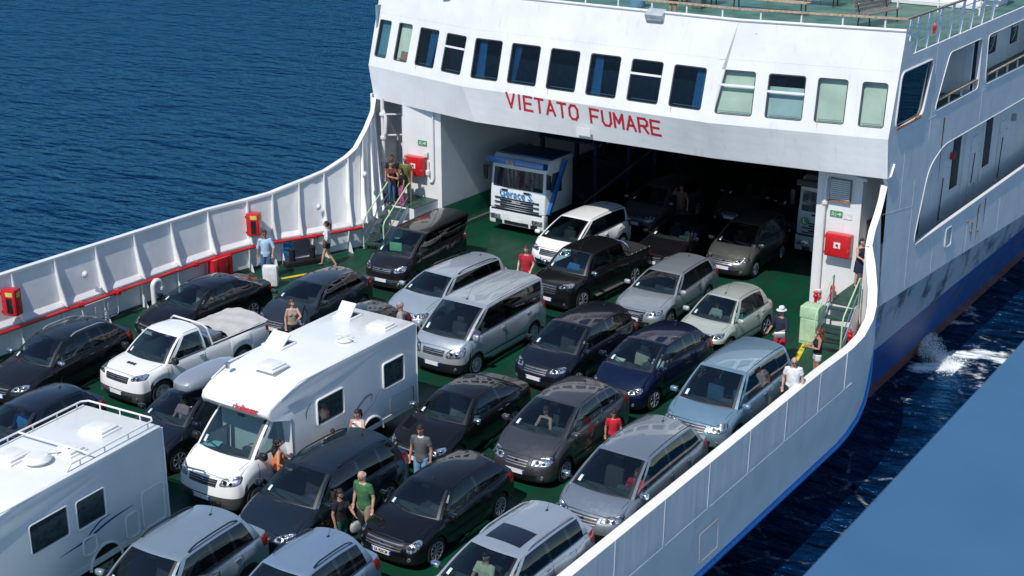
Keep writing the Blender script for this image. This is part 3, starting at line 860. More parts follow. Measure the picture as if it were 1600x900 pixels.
        remesh_obj('hair', c, hm, .010, root, 1)
    # face
    fc = MB()
    for s in (-1, 1): fc.sphere(hc+R3 @ V((s*.030, -.092, .012)), (.013, .008, .008), 8, 6); fc.tube([hc+R3 @ V((s*.014, -.100, .034)), hc+R3 @ V((s*.046, -.090, .034))], .005, 5)
    fc.obj('eyes', M['gloss'], root)
    fc = MB(); fc.tube([hc+R3 @ V((-.026, -.092, -.056)), hc+R3 @ V((0, -.099, -.055)), hc+R3 @ V((.026, -.092, -.056))], [.004, .007, .004], 6); fc.obj('mouth', cloth('lips', (.35, .1, .09)), root)
    if glasses:
        g = MB()
        for s in (-1, 1): g.sphere(hc+R3 @ V((s*.033, -.104, .012)), (.029, .008, .020), 10, 6); g.tube([hc+R3 @ V((s*.06, -.095, .016)), hc+R3 @ V((s*.080, .01, .014))], .004, 5)
        g.tube([hc+R3 @ V((-.01, -.11, .014)), hc+R3 @ V((.01, -.11, .014))], .004, 5); g.obj('sunglasses', M['gloss'], root)
    if hat:
        g = MB(); c0 = hc+R3 @ V((0, 0, .045)); n_ = R3 @ V((0, 0, 1))
        prof_ = [(.0, .10), (.06, .108), (.082, .085), (.09, .01), (.15, -.012), (.152, -.006), (.088, .002)]
        rows = []
        for i_ in range(25):
            a_ = 2*pi*i_/24; rows.append([tuple(c0+R3 @ V((r_*cos(a_)*.92, r_*sin(a_)*1.08, h_))) for r_, h_ in prof_])
        g.grid(rows); ho = g.obj('hat', cloth('white', (.75, .75, .75)), root)
        g = MB(); g.lathe([(.092, .012), (.094, .035)], c0, 'Z', 20); g.obj('hat_band', M['black'], ho)
    root.scale = (k, k, k)
    return dict(root=root, hc=hc, A=A, T=T, hip=hip, k=k)
def held_bag(p, s, col, name='handbag', label='', r=.11, dz=-.35):
    # a bag hanging from the hand / shoulder, a thing of its own
    w_ = p['root'].matrix_basis @ p['A'][s][1] if False else (Matrix.Translation(p['root'].location) @ Matrix.Rotation(p['root'].rotation_euler.z, 4, 'Z') @ Matrix.Scale(p['k'], 4)) @ p['A'][s][1]
    o = empty(name, (w_.x, w_.y, w_.z+dz), p['root'].rotation_euler.z, label, 'bag')
    b = MB(); b.sphere((0, 0, 0), (r*1.1, r*.5, r), 14, 10, fn=lambda q, d: V((math.copysign(abs(d.x)**.7, d.x)*r*1.1, math.copysign(abs(d.y)**.7, d.y)*r*.5, math.copysign(abs(d.z)**.7, d.z)*r)))
    b.obj('bag_body', cloth('bag%s' % name+str(col[0]), col), o)
    b = MB(); b.tube([(-r*.7, 0, r*.8), (-r*.4, 0, -dz-.03), (0, 0, -dz+.0), (r*.4, 0, -dz-.03), (r*.7, 0, r*.8)], .008, 6); b.obj('strap', M['black'], o)
    return o
# ---------------- the sea ----------------
SEA = -4.5
m, t, b = newmat('sea_water'); M['sea'] = m
setp(b, Roughness=.22, IOR=1.33, Specular_IOR_Level=0.0, Specular_Tint=(.10, .5, .9, 1))
tc = t.nodes.new('ShaderNodeTexCoord')
def nz(scale, stretch, rot, detail=6, rough=.55, kind='n'):
    mp = t.nodes.new('ShaderNodeMapping'); mp.inputs['Scale'].default_value = stretch; mp.inputs['Rotation'].default_value = (0, 0, rot)
    t.links.new(tc.outputs['Object'], mp.inputs[0])
    n = t.nodes.new('ShaderNodeTexNoise'); n.inputs['Scale'].default_value = scale; n.inputs['Detail'].default_value = detail; n.inputs['Roughness'].default_value = rough
    t.links.new(mp.outputs[0], n.inputs['Vector']); return n
def mth(op, a, b_=None, v=None):
    n = t.nodes.new('ShaderNodeMath'); n.operation = op; t.links.new(a, n.inputs[0])
    if b_ is not None: t.links.new(b_, n.inputs[1])
    if v is not None: n.inputs[1].default_value = v
    return n.outputs[0]
n1 = nz(.16, (1, 2.2, 1), -.6, 3); n2 = nz(.62, (1, 2.6, 1), -.6, 5, .52); n3 = nz(2.6, (1, 2.0, 1), -.6, 3)
hh = mth('ADD', mth('MULTIPLY', n1.outputs[0], v=2.4), mth('MULTIPLY', n2.outputs[0], v=1.3)); hh = mth('ADD', hh, mth('MULTIPLY', n3.outputs[0], v=.07))
bp = t.nodes.new('ShaderNodeBump'); bp.inputs['Strength'].default_value = 1; bp.inputs['Distance'].default_value = .55
t.links.new(hh, bp.inputs['Height']); t.links.new(bp.outputs[0], b.inputs['Normal'])
r = t.nodes.new('ShaderNodeValToRGB'); r.color_ramp.elements[0].position = .38; r.color_ramp.elements[1].position = .66
r.color_ramp.elements[0].color = (.0004, .006, .020, 1); r.color_ramp.elements[1].color = (.0015, .018, .060, 1)
t.links.new(n2.outputs[0], r.inputs[0])
# foam: strong where the bow wave leaves the hull, thin streaks around it
geo = t.nodes.new('ShaderNodeNewGeometry'); sep = t.nodes.new('ShaderNodeSeparateXYZ'); t.links.new(geo.outputs['Position'], sep.inputs[0])
def gauss(cx, cy, sx, sy, ang):
    # elliptical falloff 0..1
    c_, s_ = cos(ang), sin(ang)
    dx = mth('SUBTRACT', sep.outputs[0], v=cx); dy = mth('SUBTRACT', sep.outputs[1], v=cy)
    u = mth('ADD', mth('MULTIPLY', dx, v=c_/sx), mth('MULTIPLY', dy, v=s_/sx)); v = mth('ADD', mth('MULTIPLY', dx, v=-s_/sy), mth('MULTIPLY', dy, v=c_/sy))
    d2 = mth('ADD', mth('MULTIPLY', u, u), mth('MULTIPLY', v, v)); n = t.nodes.new('ShaderNodeMath'); n.operation = 'SUBTRACT'; n.inputs[0].default_value = 1; n.use_clamp = True
    t.links.new(d2, n.inputs[1]); return n.outputs[0]
nf = nz(1.1, (1, 1, 1), .3, 12, .78); nf2 = nz(.35, (1, 2.2, 1), .8, 10, .72)
core = mth('MAXIMUM', mth('MAXIMUM', gauss(-14.7, 49.3, 1.5, .6, .9), gauss(-13.7, 51.5, 1.4, .55, .6)), mth('MAXIMUM', gauss(-12.6, 51.3, 1.4, .45, -.4), gauss(-15.5, 54.3, .9, .35, .5))); mid = gauss(-14.0, 50.5, 3.6, 3.4, .15); wide = gauss(-14.0, 44, 4.5, 24, 0); hullw = gauss(-16.0, 60, 1.3, 20, .0)
def ramp(inp, a, b2):
    q = t.nodes.new('ShaderNodeMapRange'); q.inputs[1].default_value = a; q.inputs[2].default_value = b2; q.clamp = True; t.links.new(inp, q.inputs[0]); return q.outputs[0]
ff = mth('ADD', nf.outputs[0], mth('MULTIPLY', core, v=.25)); ff = mth('ADD', ff, mth('MULTIPLY', mid, v=.10)); 
foam = mth('MULTIPLY', ramp(ff, .60, .78), ramp(mth('ADD', mid, hullw), .0, .2))
f2 = mth('MULTIPLY', ramp(mth('ADD', mth('MULTIPLY', nf2.outputs[0], nf.outputs[0]), mth('ADD', mth('MULTIPLY', wide, v=.05), mth('MULTIPLY', hullw, v=.06))), .385, .47), ramp(mth('ADD', wide, hullw), .0, .25))
# white capillary threads
vo = t.nodes.new('ShaderNodeTexVoronoi'); vo.feature = 'DISTANCE_TO_EDGE'; vo.inputs['Scale'].default_value = .55
mpv = t.nodes.new('ShaderNodeMapping'); t.links.new(tc.outputs['Object'], mpv.inputs[0]); 
mxv = t.nodes.new('ShaderNodeMix'); mxv.data_type = 'VECTOR'; mxv.inputs['Factor'].default_value = .35; t.links.new(mpv.outputs[0], mxv.inputs['A']); t.links.new(nf.outputs['Color'], mxv.inputs['B']); t.links.new(mxv.outputs['Result'], vo.inputs['Vector'])
thr = ramp(vo.outputs['Distance'], .035, .0); thr = mth('MULTIPLY', thr, mth('MULTIPLY', wide, ramp(nf.outputs[0], .5, .68)))
ft = mth('MAXIMUM', mth('MAXIMUM', foam, mth('MULTIPLY', f2, v=.8)), mth('MULTIPLY', thr, v=.55))
mx = t.nodes.new('ShaderNodeMix'); mx.data_type = 'RGBA'; mx.inputs['B'].default_value = (.78, .83, .85, 1)
t.links.new(ft, mx.inputs['Factor']); t.links.new(r.outputs[0], mx.inputs['A']); t.links.new(mx.outputs['Result'], b.inputs['Base Color'])
mr = ramp(ft, 0, 1); rr = t.nodes.new('ShaderNodeMapRange'); rr.inputs[3].default_value = .22; rr.inputs[4].default_value = .9; t.links.new(ft, rr.inputs[0]); t.links.new(rr.outputs[0], b.inputs['Roughness'])
gl_ = t.nodes.new('ShaderNodeBsdfGlossy'); gl_.inputs[0].default_value = (.10, .34, .66, 1); gl_.inputs['Roughness'].default_value = .12; t.links.new(bp.outputs[0], gl_.inputs['Normal'])
lw_ = t.nodes.new('ShaderNodeLayerWeight'); lw_.inputs['Blend'].default_value = .5; t.links.new(bp.outputs[0], lw_.inputs['Normal'])
pw_ = t.nodes.new('ShaderNodeMath'); pw_.operation = 'POWER'; pw_.inputs[1].default_value = 3.2; t.links.new(lw_.outputs['Facing'], pw_.inputs[0])
fa_ = mth('MULTIPLY', pw_.outputs[0], v=.80); fa_ = mth('ADD', fa_, v=.02)
inv_ = t.nodes.new('ShaderNodeMath'); inv_.operation = 'SUBTRACT'; inv_.inputs[0].default_value = 1; t.links.new(ft, inv_.inputs[1]); fa_ = mth('MULTIPLY', fa_, inv_.outputs[0])
mxs = t.nodes.new('ShaderNodeMixShader'); t.links.new(fa_, mxs.inputs[0]); t.links.new(b.outputs[0], mxs.inputs[1]); t.links.new(gl_.outputs[0], mxs.inputs[2]); t.links.new(mxs.outputs[0], t.nodes['Material Output'].inputs[0])
sp = MB(); S_ = 6000; sp.add([(-S_, -S_, SEA), (S_, -S_, SEA), (S_, S_, SEA), (-S_, S_, SEA)], [(0, 1, 2, 3)])
tag(sp.obj('sea', M['sea'], smooth=False), 'deep blue choppy sea around the ferry', None, kind='structure')
# splash thrown up by the hull
m, t2, b2 = newmat('spray'); setp(b2, Roughness=.9); noise_mix(t2, b2, (.75, .8, .82), (.9, .92, .93), 4)
s_ = MB(); rnd = random.Random(3)
for i in range(5200):
    q = rnd.random(); ang = rnd.uniform(-.5, .5); px_ = -15.6+1.7*q; py_ = 50.2+rnd.gauss(0, .28)*(.6+q)-.5*q
    hz = SEA+max(.0, .95*math.exp(-((px_+15.2)/.55)**2)*rnd.random()**1.3); s_.sphere((px_, py_, hz), (rnd.uniform(.005, .02), rnd.uniform(.005, .02), rnd.uniform(.005, .02)), 4, 2)
tag(s_.obj('spray', m), 'white spray where the bow wave breaks off the hull', None, kind='stuff')

# ---------------- car deck ----------------
m, t, b = newmat('green_deck_paint'); M['deck'] = m; setp(b, Roughness=.42, Specular_IOR_Level=.3)
r, n = noise_mix(t, b, (.0025, .038, .019), (.0035, .062, .031), .6, 8, .3, .7)
tc = t.nodes.new('ShaderNodeTexCoord'); mp = t.nodes.new('ShaderNodeMapping'); mp.inputs['Scale'].default_value = (2.2, .35, 1); t.links.new(tc.outputs['Object'], mp.inputs[0])
n2 = t.nodes.new('ShaderNodeTexNoise'); n2.inputs['Scale'].default_value = 1.3; n2.inputs['Detail'].default_value = 9; t.links.new(mp.outputs[0], n2.inputs['Vector'])
rp = t.nodes.new('ShaderNodeValToRGB'); rp.color_ramp.elements[0].position = .44; rp.color_ramp.elements[1].position = .68; rp.color_ramp.elements[1].color = (.85, .85, .85, 1); t.links.new(n2.outputs[0], rp.inputs[0])
mx = t.nodes.new('ShaderNodeMix'); mx.data_type = 'RGBA'; mx.inputs['B'].default_value = (.012, .03, .022, 1); t.links.new(rp.outputs[0], mx.inputs['Factor']); t.links.new(r.outputs[0], mx.inputs['A']); t.links.new(mx.outputs['Result'], b.inputs['Base Color'])
rr = t.nodes.new('ShaderNodeMapRange'); rr.inputs[3].default_value = .28; rr.inputs[4].default_value = .6; t.links.new(n2.outputs[0], rr.inputs[0]); t.links.new(rr.outputs[0], b.inputs['Roughness'])
bump(t, b, 9, .15, .01)
d = MB(); d.plate([(-13.3, 3, 0), (-13.3, 36.6, 0), (-13.6, 38.0, 0), (-14.45, 39.8, 0), (-14.45, 92, 0), (-35.0, 92, 0), (-35.0, 42, 0), (-33.9, 40.6, 0), (-32.8, 38.9, 0), (-32.72, 37.4, 0), (-33.12, 36.3, 0), (-33.42, 35.7, 0), (-33.95, 34.65, 0), (-34.3, 33.4, 0), (-34.55, 32, 0), (-34.6, 3, 0)], depth=(0, 0, -.2))
tag(d.obj('car_deck', M['deck'], smooth=False), 'green painted open car deck of the ferry', None, kind='structure')
ln = MB()
for p, q in (((-15.78, 39.9), (-14.6, 34.6)), ((-14.6, 34.6), (-14.45, 22)), ((-32.75, 33.4), (-32.35, 34.3)), ((-32.25, 34.5), (-32.05, 34.95))):
    a_ = V((p[0], p[1], .004)); c_ = V((q[0], q[1], .004)); n_ = (c_-a_).cross(V((0, 0, 1))).normalized()*.075
    ln.add([a_-n_, c_-n_, c_+n_, a_+n_], [(0, 1, 2, 3)])
tag(ln.obj('lane_marking', M['yellow'], smooth=False), 'worn yellow lane lines on the green deck', None, kind='structure')

# ---------------- ferry ----------------
ferry = empty('ferry', (-24, 40, 0), 0, 'white and blue car ferry with open bow deck full of vehicles', 'ferry')
FO = V((-24, 40, 0))
def fobj(name, mb, mats, parent=None, smooth=True, angle=None):
    o = mb.obj(name, mats, parent or ferry, smooth, angle)
    me = o.data; me.transform(Matrix.Translation(-FO)) if (parent is None or parent.parent is ferry or parent is ferry) else me.transform(Matrix.Translation(-FO))
    return o
def lab(o, s): o['label'] = s; return o
K = [V(p) for p in [(-35, 41.06, 6.0), (-29.66, 39.86, 6.0), (-19.8, 39.68, 6.0), (-14.3, 40.75, 6.0)]]
TT = [V(p) for p in [(-34.9, 41.9, 9.15), (-29.6, 40.9, 9.15), (-19.7, 40.75, 9.15), (-14.3, 41.5, 9.15)]]
BB = [V(p) for p in [(-34.75, 41.03, 4.75), (-29.2, 39.98, 4.75), (-19.8, 40.15, 4.75), (-14.25, 40.86, 4.75)]]
def onplane(a, b, c, z):
    n = (b-a).cross(c-a); return n, n.dot(a)-n.z*z
TT[1].y = (lambda r: (r[1]-r[0].x*TT[1].x)/r[0].y)(onplane(K[0], K[1], TT[0], 9.15))
(nA, cA), (nB, cB) = onplane(K[1], K[2], TT[1], 9.15), onplane(K[2], K[3], TT[3], 9.15)
dt_ = nA.x*nB.y-nA.y*nB.x; TT[2] = V(((cA*nB.y-nA.y*cB)/dt_, (nA.x*cB-cA*nB.x)/dt_, 9.15))
def frame(k):
    e = (K[k+1]-K[k]).normalized(); n = e.cross(TT[k]-K[k]).normalized()
    if n.y > 0: n = -n
    up = e.cross(n); up = up if up.z > 0 else -up
    return K[k], e, up, n
WIN = [(0, .22, .95, 1.80, .375, 'tint'), (0, 1.38, 2.2, 1.81, .385, 'grey'), (0, 2.64, 3.74, 1.785, .38, 'c1'), (0, 4.15, 5.25, 1.76, .36, 'tr'),
       (1, .28, 1.48, 1.76, .335, 'c2'), (1, 1.87, 3.1, 1.745, .345, 'c3'), (1, 3.51, 4.71, 1.735, .335, ''), (1, 5.12, 6.32, 1.73, .325, 'c2'), (1, 6.73, 7.92, 1.72, .33, 'tr'), (1, 8.31, 9.50, 1.705, .34, 'c4'),
       (2, .14, 1.35, 1.715, .31, 'gtr'), (2, 1.75, 2.93, 1.705, .315, 'otr'), (2, 3.29, 4.22, 1.695, .32, 'green'), (2, 4.64, 5.42, 1.68, .31, 'green2')]
def rrect(o, e, up, u0, u1, v1, v0, r=.09):
    out = []
    for cx, cy, a0 in ((u1-r, v1-r, 0), (u0+r, v1-r, pi/2), (u0+r, v0+r, pi), (u1-r, v0+r, 3*pi/2)):
        for k in range(4):
            a_ = a0+k*pi/6; out.append(o+e*(cx+r*cos(a_))+up*(cy+r*sin(a_)))
    return out
bandlab = ['left', 'middle', 'right']
for k in range(3):
    o, e, up, n = frame(k); mb = MB()
    holes = [rrect(o, e, up, w_[1], w_[2], w_[3], w_[4]) for w_ in WIN if w_[0] == k]
    mb.plate([K[k], K[k+1], TT[k+1], TT[k]], holes, depth=-n*.09)
    fobj('front_wall', mb, M['white'], smooth=False)
lo = MB(); KS = [K[i].lerp(K[i+1], j/10) for i in range(3) for j in range(10)]+[K[3]]; BS = [BB[i].lerp(BB[i+1], j/10) for i in range(3) for j in range(10)]+[BB[3]]
lo.grid([[p.lerp(q, r/4) for p, q in zip(KS, BS)] for r in range(5)]); lo.grid([BB, [p+V((0, .35, 0)) for p in BB], [p+V((0, .6, .35)) for p in BB]])
fobj('overhang', lo, shipwhite('overhang_white_paint', (.74, .74, .73), 0, .12), smooth=False)
for k in range(3):
    o, e, up, n = frame(k); L_ = (K[k+1]-K[k]).length
    for q in [2.28*i_+1.5 for i_ in range(int(L_/2.28))]:
        w_ = MB(); w_.bar(o+e*q+up*1.9, o+e*q+up*3.0, .012, .006); fobj('weld_seam', w_, M['white'], smooth=False)
    w_ = MB(); w_.bar(o+e*.1+up*2.05, o+e*(L_-.1)+up*2.05, .012, .006); fobj('weld_seam', w_, M['white'], smooth=False)
ed = MB()
ed.tube([p+V((0, 0, .03)) for p in TT], .05, 8)
fobj('capping', ed, M['white'])
for wi, (k, u0, u1, v1, v0, kd) in enumerate(WIN):
    o, e, up, n = frame(k)
    fr = MB(); oo = o-n*.02
    outer = rrect(oo, e, up, u0-.0, u1+.0, v1+.0, v0-.0); inner = rrect(oo, e, up, u0+.035, u1-.035, v1-.035, v0+.035, .07)
    fr.plate(outer, [inner], depth=-n*.04)
    f = fobj('window', fr, simple('window_seal', (.05, .055, .055), .6) if wi == 0 else bpy.data.materials['window_seal'], smooth=False)
    g = MB(); g.plate(rrect(oo-n*.03, e, up, u0+.02, u1-.02, v1-.02, v0+.02, .07)); 
    gl = fobj('pane', g, M['wglass2'] if kd in ('gtr', 'otr', 'green', 'green2', 'grey') else M['wglass'], f, smooth=False)
    if kd in ('tr', 'gtr', 'otr'):
        vm = lerp(v0, v1, .66 if kd != 'otr' else .60); g = MB(); c_ = oo+e*(u0+u1)/2+up*vm+n*.01
        g.plate([oo+e*(u0+.01)+up*(vm-.035)+n*.03, oo+e*(u1-.01)+up*(vm-.035)+n*.03, oo+e*(u1-.01)+up*(vm+.035)+n*.03, oo+e*(u0+.01)+up*(vm+.035)+n*.03], depth=-n*.07)
        fobj('transom', g, M['white'], f, smooth=False)
    # what hangs behind the pane
    if wi in (2, 6, 9, 12):
        rr_ = MB(); uu = u0+.1; rr_.add([oo+n*.024+e*uu+up*(v0-.01), oo+n*.024+e*(uu+.05)+up*(v0-.01), oo+n*.024+e*(uu+.03)+up*(v0-.22)], [(0, 1, 2)]); fobj('rust_run', rr_, simple('faint_rust', (.55, .42, .3), .8) if 'faint_rust' not in bpy.data.materials else bpy.data.materials['faint_rust'], f, smooth=False)
    def sheet(ua, ub, va, vb, mt, nm, wav=0, top=None):
        g = MB(); N_ = 18; rows = []
        for vv in (0, .5, 1):
            row = []
            for i in range(N_+1):
                s = i/N_; ub_ = ub if top is None else lerp(ub, top, vv)
                row.append(oo+e*(lerp(ua, ub_, s))+up*lerp(va, vb, vv)-n*(.16+wav*sin(s*pi*7)))
            rows.append(row)
        g.grid(rows); return fobj(nm, g, mt, f)
    if kd == 'c1': sheet(u0+.45, u0+.72, v0+.05, v1-.05, M['curtain'], 'curtain', .03, u0+.9)
    if kd == 'c2': sheet(u0+.12, u0+.48, v0+.05, v1-.05, M['curtain'], 'curtain', .03, u0+.42)
    if kd == 'c3': sheet(u0+.08, u0+.22, v0+.02, v1-.05, M['curtain'], 'curtain', .03, u0+.34)
    if kd == 'c4': sheet(u1-.42, u1-.05, v0+.05, v1-.05, M['curtain'], 'curtain', .03)
    if kd == 'tint': sheet(u0, u1, v0, v1, M['blindb'], 'blind')
    if kd == 'grey': sheet(u0, u1, v0, v1, M['blind'], 'blind'); sheet(u0+.2, u1-.1, v0, v0+.4, M['red'], 'red_cloth', 0)
    if kd in ('gtr', 'green', 'green2', 'otr'): sheet(u0-.02, u1+.02, v0-.02, (v1+.02) if kd != 'otr' else lerp(v0, v1, .72), M['blind'] if kd != 'otr' else M['blindb'], 'blind')  # pale blinds also carry the green reflection of the right-hand panes
    sl = MB(); sl.plate([oo+e*(u0+.1)+up*(v0+.10)-n*.1, oo+e*(u1-.1)+up*(v0+.10)-n*.1, oo+e*(u1-.1)+up*(v0+.125)-n*.1, oo+e*(u0+.1)+up*(v0+.125)-n*.1]); fobj('sill_rail', sl, M['steel'], f, smooth=False)
# saloon behind the windows
rm = MB(); rm.box((-24.6, 46.4, 5.75), (20.2, 9.6, .1)); rm.box((-24.6, 50, 7), (20.2, .1, 2.6)); rm.box((-24.6, 46, 8.28), (20.2, 8.4, .1)); rm.box((-16.3, 45.5, 7), (.1, 8, 2.5)); rm.box((-34.8, 46, 7), (.1, 9.2, 2.5))
rm.box((-26, 43.2, 6.1), (13, .5, .9)); rm.box((-26, 45.2, 6.1), (13, .5, .9))
fobj('saloon', rm, M['room'], smooth=False)
# lettering VIETATO FUMARE on the overhang
o, e, up0, n = K[1], (K[2]-K[1]).normalized(), (K[1]-BB[1]), None
nn = e.cross(K[1]-BB[1]).normalized(); nn = -nn if nn.y > 0 else nn; upp = e.cross(nn); upp = upp if upp.z > 0 else -upp
mid_l = (V((-27.85, 39.89, 5.87))+V((-21.68, 39.98, 5.42)))/2
co_ = V((0, 0, 16.13)); dr_ = mid_l-co_; mid_l = co_+dr_*((K[1]-co_).dot(nn)/dr_.dot(nn))-upp*.04+nn*.003
GL = {'V': [[(0, 1), (.5, 0), (1, 1)]], 'I': [[(.5, 1), (.5, 0)]], 'E': [[(1, 1), (0, 1), (0, 0), (1, 0)], [(0, .5), (.85, .5)]], 'T': [[(0, 1), (1, 1)], [(.5, 1), (.5, 0)]],
      'A': [[(0, 0), (.5, 1), (1, 0)], [(.2, .33), (.8, .33)]], 'O': [[(.25, 1), (.75, 1), (1, .75), (1, .25), (.75, 0), (.25, 0), (0, .25), (0, .75), (.25, 1)]], 'F': [[(1, 1), (0, 1), (0, 0)], [(0, .5), (.8, .5)]],
      'U': [[(0, 1), (0, .25), (.25, 0), (.75, 0), (1, .25), (1, 1)]], 'M': [[(0, 0), (0, 1), (.5, .35), (1, 1), (1, 0)]], 'R': [[(0, 0), (0, 1), (.75, 1), (1, .85), (1, .6), (.75, .47), (0, .47)], [(.5, .47), (1, 0)]]}
obv = BVHTree.FromPolygons([V(v) for v in lo.v], [list(f) for f in lo.f])
def onband(p):
    h_ = obv.ray_cast(p+nn*.8, -nn); return (h_[0] if h_[0] else p)+nn*.005
letg = empty('lettering', (0, 0, 0), 0, None, None); letg.parent = ferry
cx_ = 0; LW, LH, SWD = .36, .50, .09
adv = {'I': .30, ' ': .42}
wid = sum(adv.get(c, LW+.16) for c in 'VIETATO FUMARE'); cx_ = -wid/2+.08; ka = 6.22/wid
for c in 'VIETATO FUMARE':
    if c in GL:
        lw_ = .14 if c == 'I' else LW; bm_ = MB()
        for st in GL[c]:
            q = [mid_l+e*((cx_+x_*lw_)*ka)+upp*((y_-.5)*LH-(cx_+x_*lw_)*.035) for x_, y_ in st]
            for a_, b_2 in zip(q, q[1:]):
                d_ = (b_2-a_).normalized(); s2 = nn.cross(d_)*SWD/2; ex = d_*SWD*.42
                bm_.add([onband(a_-ex-s2), onband(b_2+ex-s2), onband(b_2+ex+s2), onband(a_-ex+s2)], [(0, 1, 2, 3)])
        lo_ = fobj('letter', bm_, M['redtext'], letg, smooth=False)
    cx_ += adv.get(c, LW+.16)
pn = MB(); pc = mid_l+e*.12-upp*.60
pn.plate([pc-e*.28-upp*.14, pc+e*.28-upp*.14, pc+e*.28+upp*.14, pc-e*.28+upp*.14], depth=nn*.03); fobj('access_plate', pn, M['white'], smooth=False)
# side of the superstructure (x = -14.3), with its openings
X0 = -14.3
def yz(l, x=X0): return [V((x, y_, z_)) for y_, z_ in l]
def rpoly(pts, r=.25, n=5):
    out = []; N_ = len(pts)
    for i in range(N_):
        a_, b_, c_ = V(pts[i-1]), V(pts[i]), V(pts[(i+1) % N_]); d1 = (a_-b_); d2 = (c_-b_); rr_ = min(r, d1.length*.45, d2.length*.45)
        p0 = b_+d1.normalized()*rr_; p1 = b_+d2.normalized()*rr_
        for k in range(n+1):
            t_ = k/n; out.append(p0*(1-t_)**2+b_*2*t_*(1-t_)+p1*t_*t_)
    return out
sideh = [rpoly(yz([(41.23, 6.22), (43.65, 6.22), (44.3, 7.93), (41.42, 7.93)]), .28), rpoly(yz([(44.85, 6.1), (49.4, 6.1), (49.3, 7.88), (45.9, 7.88)]), .25),
         rpoly(yz([(50.2, 6.1), (58.2, 6.0), (58.2, 7.88), (50.0, 7.88)]), .25), rpoly(yz([(59, 6.0), (67, 6.0), (67, 7.88), (59, 7.88)]), .25), rpoly(yz([(68, 6.0), (76, 6.0), (76, 7.88), (68, 7.88)]), .25),
         rpoly(yz([(44.0, 1.72), (62.0, 1.60), (62.0, 4.62), (46.2, 4.72), (44.9, 4.2)]), .5), rpoly(yz([(63.5, 1.6), (84, 1.5), (84, 4.6), (63.5, 4.6)]), .5),
         rpoly(yz([(47.45, 1.45), (47.5, .75), (48.15, .72), (48.1, 1.42)]), .12)]
outer = yz([(41.5, 9.15), (40.75, 6.0), (40.86, 4.75), (41.1, 4.5), (40.74, 3.71), (39.87, 2.86), (41.2, .45), (48, .05), (58, -.6), (110, -1.5), (110, 8.37), (42.3, 8.37), (42.1, 8.6)])
sp_ = MB(); sp_.plate(outer, sideh, depth=(-.10, 0, 0)); fobj('side_wall', sp_, M['whitehull'], smooth=False)
# trims round the openings
for hi_, h_ in enumerate(sideh):
    big_ = hi_ in (0, 7); c = MB(); c.tube([p+V((.004, 0, 0)) for p in h_]+[h_[0]+V((.004, 0, 0))], .035 if big_ else .014, 6, cap=False); fobj('opening_trim', c, M['white'] if big_ else M['whitehull'])
for a_, b_2 in (((44.3, 1.73), (61.8, 1.62)), ((63.8, 1.6), (83.8, 1.5))):
    c = MB(); c.bar((X0-.04, a_[0], a_[1]), (X0-.04, b_2[0], b_2[1]), .14, .06); fobj('sill', c, M['white'], smooth=False)
for q_ in (49.33, 58.1): c = MB(); c.bar((X0-.06, q_, 6.3), (X0-.06, q_, 7.75), .12, .05); fobj('opening_edge', c, M['white'], smooth=False)
g = MB(); g.plate([p+V((-.05, 0, 0)) for p in sideh[0]]); sw_ = fobj('side_window', g, glassmat('teal_side_glass', (.02, .12, .11), .9), smooth=False)
g = MB(); g.plate([p+V((-.3, 0, 0)) for p in sideh[0]]); fobj('tinted_blind', g, simple('teal_blind', (.01, .07, .06), .6), sw_, smooth=False)
g = MB(); g.tube([V((X0+.02, 41.35, 6.21)), V((X0+.02, 42.5, 6.20)), V((X0+.02, 43.5, 6.22))], [(.03, .05), (.03, .035), (.03, .06)], 6); fobj('rust_patch', g, M['rust'], sw_)
g = MB(); g.plate([p+V((-.05, 0, 0)) for p in sideh[-1]]); fobj('side_window', g, M['blind'], smooth=False)
# galleries behind the openings
ga = MB()
ga.box((-15.45, 65, 7.0), (.1, 42, 2.7)); fobj('gallery_wall', ga, M['whitehull'], smooth=False)
ga = MB(); ga.box((-14.93, 65, 5.85), (1.05, 44, .12)); ga.box((-14.93, 65, .40), (1.05, 44, .12)); fobj('gallery_floor', ga, M['dgreen'], smooth=False)
ga = MB(); ga.box((-14.93, 65, 5.0), (1.05, 44, .12)); ga.box((-14.93, 65, 8.2), (1.05, 44, .08)); fobj('gallery_ceiling', ga, M['white'], smooth=False)
ga = MB(); ga.box((-15.4, 65, 2.75), (.1, 42, 4.7)); fobj('gallery_wall', ga, M['whitehull'], smooth=False)
for c_, d_ in (((-14.95, 49.0, 7.0), (.95, .12, 2.3)), ((-14.95, 43.9, 2.75), (.95, .1, 4.6)), ((-14.95, 44.5, 7.0), (.95, .08, 2.3))): ga = MB(); ga.box(c_, d_); fobj('gallery_bulkhead', ga, M['whitehull'], smooth=False)
dr = MB(); dr.box((-15.38, 48.0, 6.95), (.06, .9, 1.95)); fobj('gallery_door', dr, simple('brown_door', (.04, .03, .028), .6), smooth=False)
for yy in (45.6, 51.4, 52.9, 54.4, 57.2, 60):
    dr = MB(); dr.box((-15.38, yy, 7.1), (.05, .85, 1.2), bev=.02); wo_ = fobj('gallery_window', dr, M['gloss']); dr = MB(); dr.box((-15.34, yy, 7.2), (.04, .87, .06)); fobj('frame', dr, M['white'], wo_)
